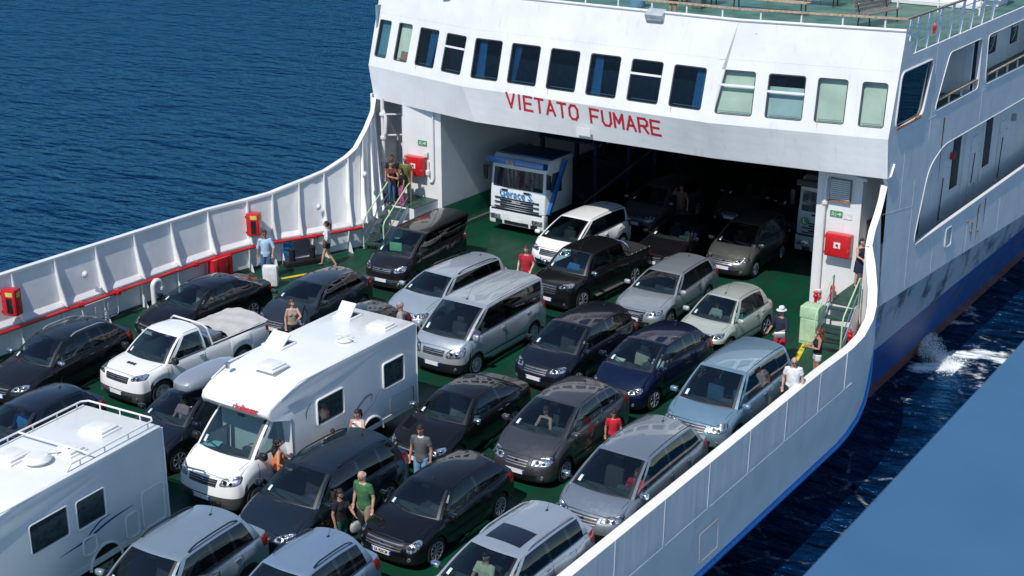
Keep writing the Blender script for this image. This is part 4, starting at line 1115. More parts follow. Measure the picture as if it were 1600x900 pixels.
for yy, z0, z1 in ((45.9, .6, 2.9), (47.6, .6, 3.2), (49.8, .6, 3.3), (53.4, 1.2, 3.5), (57.0, .6, 3.4)):
    dr = MB(); dr.box((-15.32, yy, (z0+z1)/2), (.06, .85, z1-z0), bev=.03)
    for q in (z0+.4, z1-.4): dr.box((-15.27, yy-.40, q), (.06, .1, .08)); dr.box((-15.27, yy+.40, q), (.06, .1, .08))
    do = fobj('steel_door', dr, M['whitehull']); dr = MB(); dr.tube([V((-15.24, yy-.3, z0+.5)), V((-15.20, yy-.3, z1-.6))], .02, 6); fobj('door_handle', dr, M['black'], do)
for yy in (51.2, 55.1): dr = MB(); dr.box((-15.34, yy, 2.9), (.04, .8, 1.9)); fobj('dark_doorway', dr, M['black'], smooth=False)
for yy in (48.4, 52.0, 54.3): dr = MB(); dr.tube([V((-15.27, yy, 1.5)), V((-15.27, yy, 4.8))], .035, 6); fobj('gallery_pipe', dr, M['whitehull'])
for yy in (47.6, 50.6, 58.3): dr = MB(); dr.box((-15.27, yy, 3.3), (.14, .22, .28), bev=.02); fobj('junction_box', dr, M['red'] if yy == 50.6 else M['steel'])
# wooden gallery hand rails
for y0_, y1_ in ((44.9, 49.4), (50.2, 58.2), (59, 67)):
    rl = MB(); rl.box((X0-.06, (y0_+y1_)/2, 6.42), (.12, y1_-y0_, .06), bev=.015); ro = fobj('gallery_handrail', rl, M['wood'])
    for q in range(int((y1_-y0_)/1.3)+1): rl = MB(); rl.box((X0-.06, y0_+.25+q*1.3, 6.25), (.05, .05, .32)); fobj('handrail_post', rl, M['white'], ro)
# lower hull, flaring inwards to the waterline
m, t, b = newmat('hull_paint'); M['hull'] = m; setp(b, Roughness=.45)
geo = t.nodes.new('ShaderNodeNewGeometry'); sep = t.nodes.new('ShaderNodeSeparateXYZ'); t.links.new(geo.outputs['Position'], sep.inputs[0])
mr = t.nodes.new('ShaderNodeMapRange'); mr.inputs[1].default_value = -1.5; mr.inputs[2].default_value = -1.46; t.links.new(sep.outputs[2], mr.inputs[0])
tc = t.nodes.new('ShaderNodeTexCoord'); no = t.nodes.new('ShaderNodeTexNoise'); no.inputs['Scale'].default_value = .9; no.inputs['Detail'].default_value = 10; no.inputs['Roughness'].default_value = .7; t.links.new(tc.outputs['Object'], no.inputs['Vector'])
rp = t.nodes.new('ShaderNodeValToRGB'); rp.color_ramp.elements[0].position = .50; rp.color_ramp.elements[1].position = .62; t.links.new(no.outputs[0], rp.inputs[0])
ca = t.nodes.new('ShaderNodeMix'); ca.data_type = 'RGBA'; ca.inputs['A'].default_value = (.008, .06, .25, 1); ca.inputs['B'].default_value = (.42, .45, .48, 1); t.links.new(mr.outputs[0], ca.inputs['Factor'])
cb = t.nodes.new('ShaderNodeMix'); cb.data_type = 'RGBA'; cb.inputs['B'].default_value = (.09, .09, .10, 1); t.links.new(rp.outputs[0], cb.inputs['Factor']); t.links.new(ca.outputs['Result'], cb.inputs['A'])
mw = t.nodes.new('ShaderNodeMapRange'); mw.inputs[1].default_value = -3.85; mw.inputs[2].default_value = -4.0; t.links.new(sep.outputs[2], mw.inputs[0])
cc_ = t.nodes.new('ShaderNodeMix'); cc_.data_type = 'RGBA'; cc_.inputs['B'].default_value = (.16, .05, .04, 1); t.links.new(mw.outputs[0], cc_.inputs['Factor']); t.links.new(cb.outputs['Result'], cc_.inputs['A']); t.links.new(cc_.outputs['Result'], b.inputs['Base Color'])
bump(t, b, 1.2, .5, .08)
hl = MB(); rows = []
for yy in [36, 39, 41.2, 44, 48, 53, 58, 65, 75, 90, 110]:
    zt_ = interp([(36, -1.2), (41.2, .45), (48, .05), (58, -.6), (110, -1.5)], yy)
    xo = -14.3 if yy >= 41 else lerp(-15.9, -14.35, (yy-36)/5)
    rows.append([(xo, yy, zt_), (lerp(xo, -15.0, .35), yy, lerp(zt_, -2.2, .6)), (-15.1, yy, -2.6), (-15.6, yy, -4.0), (-15.9, yy, -5.5)])
hl.grid(rows); fobj('hull', hl, M['hull'])
hl = MB(); hl.grid([[(-15.9, 36, -1.2), (-15.9, 36, -5.5)], [(-17.5, 12, -1.6), (-18, 16, -5.5)], [(-24, 3, -1.6), (-24, 8, -5.5)], [(-31, 12, -1.6), (-30.5, 16, -5.5)], [(-33.5, 36, -1.2), (-33.4, 36, -5.5)], [(-34, 110, -1.2), (-33.4, 110, -5.5)]]); fobj('hull', hl, M['hull'])
# rust runs on the side
for yy, zz_, ln_ in ((51.2, 1.35, 1.5), (50.6, .9, .8), (52.0, 1.5, 1.2), (46.0, 5.7, 2.4)):
    r_ = MB(); r_.add([(X0+.004, yy-.07, zz_), (X0+.004, yy+.09, zz_), (X0+.004, yy+.04, zz_-ln_*.6), (X0+.004, yy-.01, zz_-ln_)], [(0, 1, 2, 3)]); fobj('rust_run', r_, M['rust'], smooth=False)
for p in ((51.3, 1.4), (50.5, .6), (51.4, .4), (50.0, 1.1)):
    r_ = MB(); r_.sphere((X0+.01, p[0], p[1]), (.03, .09, .06), 8, 6); fobj('rust_patch', r_, M['rust'])
# weld seams on the hull side
for (p, q) in (((42.3, 5.95), (110, 5.6)), ((40.9, 3.6), (43.7, 3.2)), ((44.6, 5.2), (44.6, 8.3)), ((42.4, 3.4), (42.4, 5.9)), ((43.6, .4), (43.6, 4.1)), ((46.2, .2), (46.2, 1.6)), ((50, -.1), (50, 1.6)), ((50, 4.8), (50, 6.0)), ((56, 4.8), (56, 6.0)), ((54, -.3), (54, 1.6)), ((59, -.6), (59, 1.6))):
    w_ = MB(); w_.bar((X0+.0, p[0], p[1]), (X0+.0, q[0], q[1]), .007, .02); fobj('weld_seam', w_, M['white'], smooth=False)
# ---- right bulwark sweeping down from the superstructure
E = [(-14.3, 41.1, 4.5), (-14.3, 40.95, 4.05), (-14.3, 40.74, 3.71), (-14.28, 40.3, 3.25), (-14.22, 39.98, 2.86), (-14.05, 39.93, 2.29), (-13.75, 39.45, 1.69), (-13.55, 38.95, 1.35), (-13.42, 38.4, 1.10), (-13.3, 37.44, .92), (-13.22, 36.4, .92), (-13.2, 35.57, .95)]+[(-13.2, q, lerp(1.0, .96, (35-q)/33)) for q in (34, 32, 30, 28, 26, 24, 22, 20, 17, 13, 9, 5, 3)]
B_ = [(-14.3, 41.25, .6), (-14.3, 41.25, .55), (-14.3, 41.25, .5), (-14.3, 41.2, .45), (-14.25, 40.9, .2), (-14.05, 40.2, -.3), (-13.8, 39.5, -.9), (-13.62, 38.9, -1.25), (-13.45, 38.2, -1.5), (-13.3, 37.3, -1.65), (-13.22, 36.3, -1.75), (-13.2, 35.57, -1.8)]+[(-13.2, q, -1.8) for q in (34, 32, 30, 28, 26, 24, 22, 20, 17, 13, 9, 5, 3)]
E = [V(p) for p in E]; B_ = [V(p) for p in B_]
co_ = V((0, 0, 16.13)); B_ = [p if i < 5 else co_+(p-co_)*(1+.019*min(1, (i-4)/5)) for i, p in enumerate(B_)]
Md = [V((lerp(e_.x, b_.x, .10), lerp(e_.y, b_.y, .45), lerp(e_.z, b_.z, .45))) for e_, b_ in zip(E, B_)]
bw = MB(); bw.grid([[e_.lerp(m_, k/3) for e_, m_ in zip(E, Md)] for k in range(4)]); bw.grid([[m_.lerp(b_, k/3) for m_, b_ in zip(Md, B_)] for k in range(4)])
In = [e_+V((-.26 if e_.z < 2.6 else -.18, -.10 if e_.z > 1.2 else 0, 0)) for e_ in E]
bw.grid([E, In]); bw.grid([In, [V((i_.x, i_.y, 0.0 if i_.z < 2.6 else i_.z-2.4)) for i_ in In]])
bulr = fobj('bulwark', bw, shipwhite('bulwark_white_paint', (.86, .82, .76), .2, .5, stretch=(1, 1.6, .1))); lab(bulr, 'white right hand bulwark curving down from the superstructure')
rt = MB(); rt.tube([b_+V((.02, 0, -.05)) for b_ in B_[4:]], .085, 8); fobj('rubbing_strake', rt, simple('blue_strake', (.005, .19, .55), .5), bulr)
un = MB(); un.grid([[b_ for b_ in B_[4:]], [V((-15.9, b_.y if b_.y > 4 else 6, -2.6)) for b_ in B_[4:]]]); fobj('sponson_bottom', un, M['hull'], bulr)
for i, (q0, q1) in enumerate(((5, 36.5),)):
    w_ = MB(); w_.bar((-13.224, q0, -.30), (-13.224, q1, -.22), .012, .02); fobj('weld_seam', w_, M['white'], bulr, smooth=False)
for yy in (23, 25.2, 27.4, 29.6, 31.8, 34, 35.9):
    w_ = MB(); w_.bar((-13.2, yy, .98), (-13.222, yy, -.2), .006, .014); fobj('weld_seam', w_, M['whitehull'], bulr, smooth=False)
hp = MB(); hp.tube(rpoly([(-13.19, 27.0, -1.55), (-13.19, 28.0, -1.55), (-13.19, 28.0, -.75), (-13.19, 27.0, -.75)], .05, 2)+[V((-13.19, 27.05, -1.55))], .008, 5); fobj('hatch_outline', hp, simple('dull_rust', (.42, .33, .26), .8), bulr)
# ---- left bulwark: ledge point and rail point of each station
ST_ = [(-34.5, q, -34.75, q, 2.48) for q in (3, 8, 14, 18, 21, 24, 27, 30)]+[(-34.45, 32, -34.72, 32.1, 2.48), (-34.25, 33.3, -34.4, 33.4, 2.52), (-33.93, 34.35, -34.0, 34.4, 2.64), (-33.80, 34.65, -33.88, 34.75, 2.72), (-33.27, 35.70, -33.5, 35.95, 2.95),
       (-33.07, 36.26, -33.4, 36.62, 3.05), (-32.75, 37.05, -33.24, 37.6, 3.37), (-32.61, 37.38, -33.26, 38.13, 3.57), (-32.55, 37.9, -33.57, 39.1, 4.05), (-32.8, 38.9, -34.09, 40.13, 4.43), (-33.9, 40.5, -34.75, 41.06, 4.74)]
LX = [(a_[1], a_[0]-.10) for a_ in ST_]
bl = MB(); rows = []
for lx_, ly_, tx_, ty_, tz_ in ST_:
    rows.append([V((lx_-.10, ly_, 0)), V((lx_-.10, ly_, .9)), V((lx_+.02, ly_, .93)), V((lx_+.02, ly_, .99)), V((lx_-.10, ly_, 1.14)), V((tx_, ty_, tz_))])
bl.grid(rows, matf=lambda i, j: None if (j == 0 and i == 11) else 0)
bl.grid([[r_[-1], r_[-1]+V((-.12, 0, .0)), V((-35.2, r_[-1].y, -1.5)), V((-33.8, r_[-1].y, -2.6))] for r_ in rows], matf=lambda i, j: None if (j == 1 and i == 11) else 0)
bull = fobj('bulwark', bl, M['whitein'], angle=25); lab(bull, 'white left hand bulwark with stiffeners and red pipe')
(xa, ya), (xb, yb) = (ST_[11][0]-.1, ST_[11][1]), (ST_[12][0]-.1, ST_[12][1])
def hq(u, z): return (lerp(xa, xb, u), lerp(ya, yb, u), z)
fa = MB(); fa.plate([hq(0, 0), hq(1, 0), hq(1, .9), hq(0, .9)], [rpoly([hq(.06, .14), hq(.94, .14), hq(.94, .76), hq(.06, .76)], .14)], depth=(-.02, .01, 0)); fobj('fairlead', fa, M['whitein'], bull, smooth=False)
tb = MB(); tb.grid([[V((a_[2]-.13, a_[3], a_[4]+.03)) for a_ in ST_], [V((a_[2]+.07, a_[3], a_[4]+.03)) for a_ in ST_], [V((a_[2]+.07, a_[3], a_[4]-.05)) for a_ in ST_]]); fobj('bulwark_rail', tb, M['white'], bull, smooth=False)
def lx(q): return interp(LX, q)
# arclength stations for the stiffeners
arc = [0]
for p, q in zip(ST_, ST_[1:]): arc.append(arc[-1]+math.hypot(q[0]-p[0], q[1]-p[1]))
def at_(s_):
    k = max(i for i in range(len(arc)) if arc[i] <= s_); k = min(k, len(arc)-2); f_ = (s_-arc[k])/(arc[k+1]-arc[k]); p, q = ST_[k], ST_[k+1]
    v = [lerp(a_, b_, f_) for a_, b_ in zip(p, q)]; tg = V((q[0]-p[0], q[1]-p[1], 0)).normalized(); return v, tg
s_ = 8.6
while s_ < arc[-1]-1.6:
    (a0, a1, a2, a3, a4), tg = at_(s_); n_ = V((tg.y, -tg.x, 0)); L_ = V((a0-.10, a1, 1.12)); T_ = V((a2, a3, a4-.03))
    st_ = MB(); st_.plate([T_, L_, V((a0, a1, 1.0))+n_*.20, L_.lerp(T_, .35)+n_*.15, T_+n_*.07], depth=tg*.045); fobj('stiffener', st_, M['whitein'], bull, smooth=False)
    if not (ya-.1 < a1 < yb+.1) and a1 < 37.6:
        b0 = V((a0-.10, a1, 0)); st_ = MB(); st_.plate([b0+V((0, 0, .88)), b0+n_*.12+V((0, 0, .88)), b0+n_*.10+V((0, 0, .45)), b0+n_*.34, b0], depth=tg*.03); fobj('stiffener', st_, M['whitein'], bull, smooth=False)
    s_ += 1.56 if a1 < 33.2 else (.98 if a1 < 36.8 else .62)
for q in (11, 12):
    (a0, a1, a2, a3, a4), tg = at_(arc[q]); n_ = V((tg.y, -tg.x, 0)); b0 = V((a0-.10, a1, 0)); st_ = MB(); st_.plate([b0+V((0, 0, .88)), b0+n_*.12+V((0, 0, .88)), b0+n_*.10+V((0, 0, .45)), b0+n_*.34, b0], depth=tg*.03); fobj('stiffener', st_, M['whitein'], bull, smooth=False)
kb = MB(); kb.grid([[V((a_[0]-.08, a_[1], .10)), V((a_[0]-.07, a_[1], .002)), V((a_[0]+.05, a_[1], .003))] for a_ in ST_[:17]]); fobj('scupper_edge', kb, M['dgreen'], bull, smooth=False)
rp_ = MB(); pts = [V((lx(q)+.26, q, .90)) for q in [3, 8, 14, 20, 24, 27, 30, 32, 33.3, 34.35, 35, 35.7, 36.26, 37.05, 37.4]]; rp_.tube(pts, .06, 8); pipe = fobj('fire_main', rp_, M['red'], bull)
for q in (13, 17.5, 22.6, 26.2, 27.6, 31, 35.6):
    c_ = V((lx(q)+.26, q, .90)); d_ = V((lx(q+.2)-lx(q), .2, 0)).normalized()
    g = MB(); g.tube([c_-d_*.06, c_+d_*.06], .10, 10); 
    if q in (17.5, 27.6, 35.6): g.tube([c_, c_+V((.12, 0, .02))], .035, 8); g.tube([c_+V((.12, 0, 0)), c_+V((.15, 0, 0))], .07, 10)
    fobj('pipe_flange', g, M['red'], pipe)
for q in (12, 15.5, 19, 23.2, 25, 29, 32.6, 36.6):
    g = MB(); g.tube([V((lx(q)+.12, q, .80)), V((lx(q)+.26, q, .82))], .02, 6); fobj('pipe_bracket', g, M['whitein'], pipe)
for x_, q, z in ((-34.5, 26.6, 1.75), (-33.2, 35.95, 1.9), (-32.75, 38.0, 2.7)):
    g = MB(); g.sphere((x_, q, z), (.08, .10, .10), 12, 8); g.lathe([(.10, 0), (.13, .03), (.10, .06)], (x_-.04, q, z), 'X', 14); fobj('bulkhead_lamp', g, M['white'], bull)
# pillars, inner walls, ceiling
pl_ = MB(); pl_.box((-32.2, 44.7, 2.42), (1.8, 8.0, 4.84)); po = fobj('pillar', pl_, M['white'], smooth=False); lab(po, 'white pillar left of the garage opening')
pl_ = MB(); pl_.box((-32.0, 70, 2.42), (1.4, 44, 4.84)); fobj('garage_wall', pl_, M['white'], smooth=False)
gw_ = MB(); gw_.grid([[(-31.288, 40.72, 1.05), (-31.288, 91, 1.05)], [(-31.285, 40.72, .16), (-31.285, 91, .16)]]); fobj('green_dado', gw_, M['wallgreen'], smooth=False)
gw_ = MB(); gw_.box((-31.22, 66, .08), (.12, 50.4, .15)); fobj('wall_kerb', gw_, M['steel'], smooth=False)
pr_ = MB(); pr_.box((-16.02, 45.6, 2.4), (1.5, 8.0, 4.8)); po2 = fobj('pillar', pr_, M['white'], smooth=False); lab(po2, 'white pillar right of the garage opening')
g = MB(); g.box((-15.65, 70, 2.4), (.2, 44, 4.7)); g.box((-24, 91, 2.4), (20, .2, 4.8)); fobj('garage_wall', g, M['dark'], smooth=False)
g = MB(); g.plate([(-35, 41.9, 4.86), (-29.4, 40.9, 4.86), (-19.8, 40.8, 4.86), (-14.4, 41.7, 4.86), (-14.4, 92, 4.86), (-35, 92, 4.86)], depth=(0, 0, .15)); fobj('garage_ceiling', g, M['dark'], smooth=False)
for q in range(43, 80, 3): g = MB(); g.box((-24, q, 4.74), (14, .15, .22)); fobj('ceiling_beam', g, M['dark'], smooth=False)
g = MB(); g.box((-29.0, 46, 4.3), (1.2, .2, .2)); fobj('garage_lamp', g, M['white'], smooth=False)
# left passage behind the group of people
g = MB(); g.box((-33.75, 42.6, 2.9), (2.5, .1, 3.9)); g.box((-34.95, 42, 3.2), (.1, 1.8, 3.4)); fobj('passage_wall', g, M['whitein'], smooth=False)
for x_ in (-33.55, -32.75): g = MB(); g.box((x_, 41.4, 3.0), (.10, .3, 3.6)); fobj('passage_post', g, M['white'], smooth=False)
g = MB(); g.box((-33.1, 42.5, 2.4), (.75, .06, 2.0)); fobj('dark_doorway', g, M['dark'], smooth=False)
for z_ in (3.3, 4.1, 2.2): g = MB(); g.bar((-34.9, 40.5+.25*(z_-2), z_), (-33.6, 41.4, z_+.12), .05, .05); fobj('passage_frame', g, M['white'], smooth=False)
g = MB(); g.tube([V((-33.75, 40.3, 1.3)), V((-33.75, 40.3, 5.0))], .07, 8)
for z_ in (2.6, 3.5, 4.4): g.tube([V((-33.75, 40.3, z_-.05)), V((-33.75, 40.3, z_+.05))], .12, 10)
g.tube([V((-33.75, 40.3, 3.5)), V((-33.62, 40.3, 3.7)), V((-33.6, 40.3, 4.3)), V((-33.75, 40.3, 4.6))], .06, 8); fobj('vent_pipe', g, M['white'])
# pipes on the pillars
g = MB(); g.tube([V((-31.62, 40.64, 4.7)), V((-31.62, 40.64, 2.15)), V((-31.68, 40.64, 2.0)), V((-31.8, 40.64, 1.97)), V((-31.88, 40.64, 2.15)), V((-31.88, 40.64, 2.75))], .035, 8); g.box((-31.88, 40.62, 2.33), (.14, .12, .2), bev=.02); g.box((-31.93, 40.62, 3.04), (.10, .10, .16), bev=.02); fobj('conduit', g, M['white'], po)
for x_ in (-32.34, -31.98): g = MB(); g.box((x_, 40.67, .66), (.04, .05, .6)); fobj('bracket', g, M['white'], po, smooth=False)
g = MB(); g.tube([V((-16.45, 41.5, .3)), V((-16.45, 41.5, 4.3)), V((-16.35, 41.5, 4.45)), V((-15.6, 41.5, 4.5)), V((-15.1, 41.5, 4.42))], .055, 8)
for z_ in (.5, 3.5): g.tube([V((-16.45, 41.5, z_-.04)), V((-16.45, 41.5, z_+.04))], .1, 10)
fobj('conduit', g, M['white'], po2)
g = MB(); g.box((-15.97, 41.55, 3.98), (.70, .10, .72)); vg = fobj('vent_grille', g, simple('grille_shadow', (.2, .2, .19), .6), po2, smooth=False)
for k in range(10): g = MB(); g.box((-15.97, 41.49, 3.68+k*.066), (.64, .03, .028), M4=Matrix.Rotation(.5, 4, 'X')); fobj('slat', g, M['white'], vg, smooth=False)
g = MB(); g.box((-15.97, 41.48, 3.62), (.70, .02, .05)); fobj('rust_edge', g, M['rust'], vg, smooth=False)
# right passage, doorway
g = MB(); g.box((-14.85, 43.2, 2.8), (.9, .1, 3.9)); fobj('passage_wall', g, M['whitein'], smooth=False)
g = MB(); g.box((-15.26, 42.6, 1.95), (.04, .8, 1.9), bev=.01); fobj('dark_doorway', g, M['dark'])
g = MB(); g.box((-14.9, 42.2, 1.9), (.06, .5, 1.7), rz=.5, bev=.02); fobj('steel_door', g, M['whitein'])
g = MB(); g.tube([V((-14.42, 41.2, 3.6)), V((-14.42, 41.2, 4.6))], .06, 8); g.tube([V((-14.42, 41.2, 4.1)), V((-14.42, 41.2, 4.2))], .11, 10); fobj('vent_pipe', g, M['white'])
# upper deck
ud = MB(); ud.plate([(-34.8, 41.95, 8.36), (-29.6, 41.05, 8.36), (-19.7, 40.9, 8.36), (-14.32, 41.6, 8.36), (-14.32, 110, 8.36), (-34.8, 110, 8.36)], depth=(0, 0, -.1)); fobj('upper_deck', ud, simple('upper_deck_green', (.06, .15, .11), .5, var=.3, scale=1.3), smooth=False)
TR_ = [TT[0]+V((0, .12, .36)), TT[1]+V((0, .12, .36)), TT[2]+V((0, .12, .36)), TT[3]+V((-.05, .12, .36))]
g = MB(); [g.bar(TR_[i], TR_[i+1], .14, .05) for i in range(3)]; hr = fobj('front_handrail', g, M['wood'], smooth=False)
for i in range(3):
    L_ = (TR_[i+1]-TR_[i]).length; n_ = int(L_/1.25)
    for k in range(n_): p = TR_[i].lerp(TR_[i+1], (k+.5)/n_); g = MB(); g.box((p.x, p.y, p.z-.18), (.05, .05, .36)); fobj('post', g, M['white'], hr, smooth=False)
g = MB(); g.bar(TR_[3], (-14.36, 47.2, 9.45), .10, .05); g.bar((-14.36, 47.2, 9.45), (-14.36, 60, 9.45), .1, .05); hr2 = fobj('side_handrail', g, M['greywood'], smooth=False)
for q in [41.9, 42.6, 43.6, 44.7, 45.8, 46.9, 48.0, 49.2, 50.4]:
    g = MB(); g.bar((-14.38, q, 8.37), (-14.38, q+.25, 9.43), .09, .04); fobj('post', g, M['white'], hr2, smooth=False)
for z_ in (8.68, 8.98, 9.22): g = MB(); g.tube([V((-14.38, 41.8+.2*(z_-8.4), z_)), V((-14.38, 52, z_))], .016, 6); fobj('rail_bar', g, M['white'], hr2)
# ---------------- fittings on the ferry ----------------
def thing_mesh(name, mb, mats, label, cat, group=None, smooth=True):
    return tag(mb.obj(name, mats, None, smooth), label, cat, group)
def hose_cabinet(c, rz, w_, h_, d_, label, window=True):
    r_ = empty('fire_hose_cabinet', c, rz, label, 'cabinet', 'red fire hose cabinets')
    b = MB(); b.box((0, 0, 0), (w_, d_, h_), bev=.02); b.box((0, -d_/2-.008, 0), (w_-.05, .02, h_-.06), bev=.008); b.obj('cabinet_box', M['red'], r_)
    if window:
        b = MB(); b.box((.04, -d_/2-.02, -.08), (w_*.42, .012, h_*.6)); b.obj('window', M['gloss'], r_)
        b = MB(); b.box((.05, -d_/2-.02, h_*.34), (w_*.5, .012, h_*.16)); b.obj('label_plate', simple('yellow_plate', (.6, .55, .1), .6) if 'yellow_plate' not in bpy.data.materials else bpy.data.materials['yellow_plate'], r_)
        b = MB(); b.box((w_/2+.006, 0, h_*.3), (.012, d_*.5, h_*.2)); b.obj('label_plate', bpy.data.materials['yellow_plate'], r_)
    else:
        b = MB(); b.box((0, -d_/2-.021, .02), (w_*.26, .008, h_*.26)); s = b.obj('label_plate', M['paper'], r_)
        b = MB(); b.lathe([(0, 0), (.05, 0)], (0, -d_/2-.027, .02), 'Y', 14); b.box((.03, -d_/2-.028, -.03), (.02, .004, .09)); b.obj('hose_symbol', M['red'], s)
        b = MB(); b.box((w_/2-.03, -d_/2-.03, -.1), (.02, .03, .08)); b.obj('cabinet_handle', M['steel'], r_)
    for z_ in (-h_*.35, h_*.35):
        b = MB(); b.box((-w_/2-.01, -d_/2, z_), (.03, .04, .08)); b.obj('hinge', M['red'], r_)
    return r_
hose_cabinet((-34.30, 23.74, 1.76), radians(20), .46, .80, .34, 'red fire hose cabinet with yellow plates on the left bulwark, at the picture edge')
hose_cabinet((-34.05, 33.55, 1.72), radians(25), .46, .80, .34, 'red fire hose cabinet on the left bulwark above the man in the blue shirt')
hose_cabinet((-32.4, 40.53, 2.55), 0, .86, .72, .28, 'flat red fire hose cabinet on the left pillar beside the people on the landing', False)
hose_cabinet((-15.84, 41.42, 2.2), 0, .84, .76, .28, 'flat red fire hose cabinet on the right pillar under the exit sign', False)
def exit_sign(c, label):
    r_ = empty('exit_sign', c, 0, label, 'sign', 'green exit signs')
    b = MB(); b.box((0, 0, 0), (.42, .012, .20)); b.obj('sign_board', M['sugreen'], r_)
    b = MB()
    b.bar((.04, -.01, 0), (.17, -.01, 0), .02, .03); b.bar((.17, -.01, 0), (.12, -.01, .05), .02, .03); b.bar((.17, -.01, 0), (.12, -.01, -.05), .02, .03)
    b.sphere((-.10, -.012, .055), (.018, .006, .018), 8, 6)
    for p, q in (((-.10, .03), (-.11, -.02)), ((-.11, -.02), (-.07, -.06)), ((-.11, -.02), (-.16, -.06)), ((-.10, .02), (-.05, .0)), ((-.10, .02), (-.15, .03))): b.bar((p[0], -.01, p[1]), (q[0], -.01, q[1]), .012, .018)
    b.box((-.01, -.008, 0), (.012, .006, .18)); b.obj('pictogram', M['paper'], r_)
exit_sign((-32.17, 40.68, 3.42), 'green running man sign on the left pillar above the red cabinet')
exit_sign((-16.07, 41.58, 3.16), 'green exit sign on the right pillar below the rusty vent grille')
b = MB(); b.box((-15.68, 41.58, 3.14), (.28, .012, .2)); thing_mesh('notice_board', b, M['plate'], 'small pale notice beside the exit sign on the right pillar', 'sign', smooth=False)
for k, z_ in enumerate((3.55, 3.1)):
    b = MB(); b.box((-33.35, 42.5, z_), (.4, .03, .26)); thing_mesh('exit_sign', b, M['sugreen'], ['upper', 'lower'][k]+' green sign on the wall behind the people on the left landing', 'sign', 'green exit signs', smooth=False)
# bollards on their dark base in front of the opening in the bulwark
r_ = empty('mooring_bollard', (-33.22, 35.0, 0), radians(-27), 'black twin mooring bollard on a base beside the opening in the left bulwark', 'bollard')
b = MB(); b.box((0, 0, .09), (.42, 1.35, .18), bev=.02); b.obj('base', M['black'], r_)
for yy in (-.38, .38):
    b = MB(); b.lathe([(0, .62), (.12, .62), (.13, .58), (.115, .56), (.115, .17)], (0, yy, 0), 'Z', 18); b.obj('post', M['black'], r_)
r_ = empty('vent_pipe', (-34.12, 28.9, 0), 0, 'white swan neck vent pipe standing against the left bulwark', 'pipe')
b = MB(); pts = [V((0, 0, 0)), V((0, 0, .75))]+[V((0, .16-.16*cos(a_), .75+.16*sin(a_))) for a_ in [pi*k/8 for k in range(1, 9)]]+[V((0, .32, .62))]; b.tube(pts, .085, 12); b.obj('bent_tube', M['white'], r_)
b = MB(); b.tube([V((0, .32, .66)), V((0, .32, .58))], .11, 12); b.obj('pipe_flange', M['white'], r_)
b = MB(); b.box((0, 0, .02), (.3, .3, .04)); b.obj('foot', M['white'], r_)
b = MB(); b.box((-34.25, 32.0, .46), (.35, .88, .86), bev=.02); r_ = thing_mesh('red_locker', b, M['red'], 'plain red locker under the fire main on the left bulwark', 'locker')
for q in (31.75, 32.25): b = MB(); b.box((-34.09, q, .46), (.03, .04, .7)); b.obj('rib', M['red'], r_)
g = MB(); g.tube(rpoly([(-34.44, 26.3, .12), (-34.44, 27.7, .12), (-34.44, 27.7, .78), (-34.44, 26.3, .78)], .12, 3)+[V((-34.44, 26.35, .12))], .018, 6)
g.tube([V((-34.40, 26.4, .38)), V((-34.40, 27.6, .38))], .02, 6); g.tube([V((-34.40, 26.4, .22)), V((-34.40, 27.6, .22))], .02, 6)
for q in (26.8, 27.3): g.box((-34.40, q, .48), (.06, .05, .26))
thing_mesh('freeing_port', g, M['whitein'], 'white hinged freeing port flap in the left bulwark behind the black saloon', 'flap')
# stairs
def stairs(x0, y0, x1, y1, n_, rise, wdt, label, plat, green, big=0):
    r_ = empty('deck_stairs', (x0, y0, 0), 0, label, 'stairs', 'steel stairs at the garage opening')
    d_ = V((x1-x0, y1-y0, 0)); dn = d_.normalized(); sd_ = V((dn.y, -dn.x, 0))
    for k in range(n_):
        c = d_*((k+.5)/n_); b = MB(); b.box((c.x, c.y, rise*(k+1)-.02), (wdt, .27, .04), rz=math.atan2(-dn.x, dn.y)); b.obj('step', M['dgreen'], r_)
    for s in (-1, 1):
        b = MB(); o_ = sd_*s*(wdt/2+.02); b.bar(o_+V((0, 0, .06)), o_+d_+V((0, 0, rise*n_+.04)), .03, .20); b.obj('stringer', M['white'], r_)
        b = MB(); H_ = .95; top0 = o_+dn*.02+V((0, 0, .25)); p = [o_+V((0, 0, .05)), o_+dn*.0+V((0, 0, H_+.1)), o_+dn*.1+V((0, 0, H_+.25)), o_+d_+V((0, 0, rise*n_+H_-.02)), o_+d_+dn*.12+V((0, 0, rise*n_+H_+.02)), o_+d_+dn*.2+V((0, 0, rise*n_+H_-.05)), o_+d_+dn*.2+V((0, 0, rise*n_))]
        b.tube(p, .024, 8); b.obj('handrail', M['pgreen'], r_)
        b = MB(); b.tube([o_+V((0, 0, .55)), o_+d_+V((0, 0, rise*n_+.5))], .016, 6); b.obj('lower_rail', M['white'], r_)
    b = MB(); (a0, a1, a2, a3), pz = plat
    b.box(((a0+a1)/2-x0, (a2+a3)/2-y0, pz/2), (a1-a0, a3-a2, pz)); b.obj('landing', M['white'], r_, smooth=False)
    b = MB(); b.box(((a0+a1)/2-x0, (a2+a3)/2-y0, pz+.012), (a1-a0+.02, a3-a2+.02, .02)); b.obj('landing_top', M['dgreen'], r_, smooth=False)
    return r_
stairs(-32.05, 37.55, -32.2, 39.2, 5, .25, .85, 'dark stairs with pale green rails up to the left landing', ((-33.9, -31.5, 39.25, 40.69), 1.3), True)
stairs(-14.55, 37.75, -14.72, 39.3, 5, .19, .78, 'green stairs with pale green rails behind the right bulwark', ((-15.25, -14.42, 39.35, 42.9), .98), True)
r_ = empty('deck_locker', (-15.30, 38.3, 0), 0, 'tall pale green steel locker beside the right stairs', 'locker')
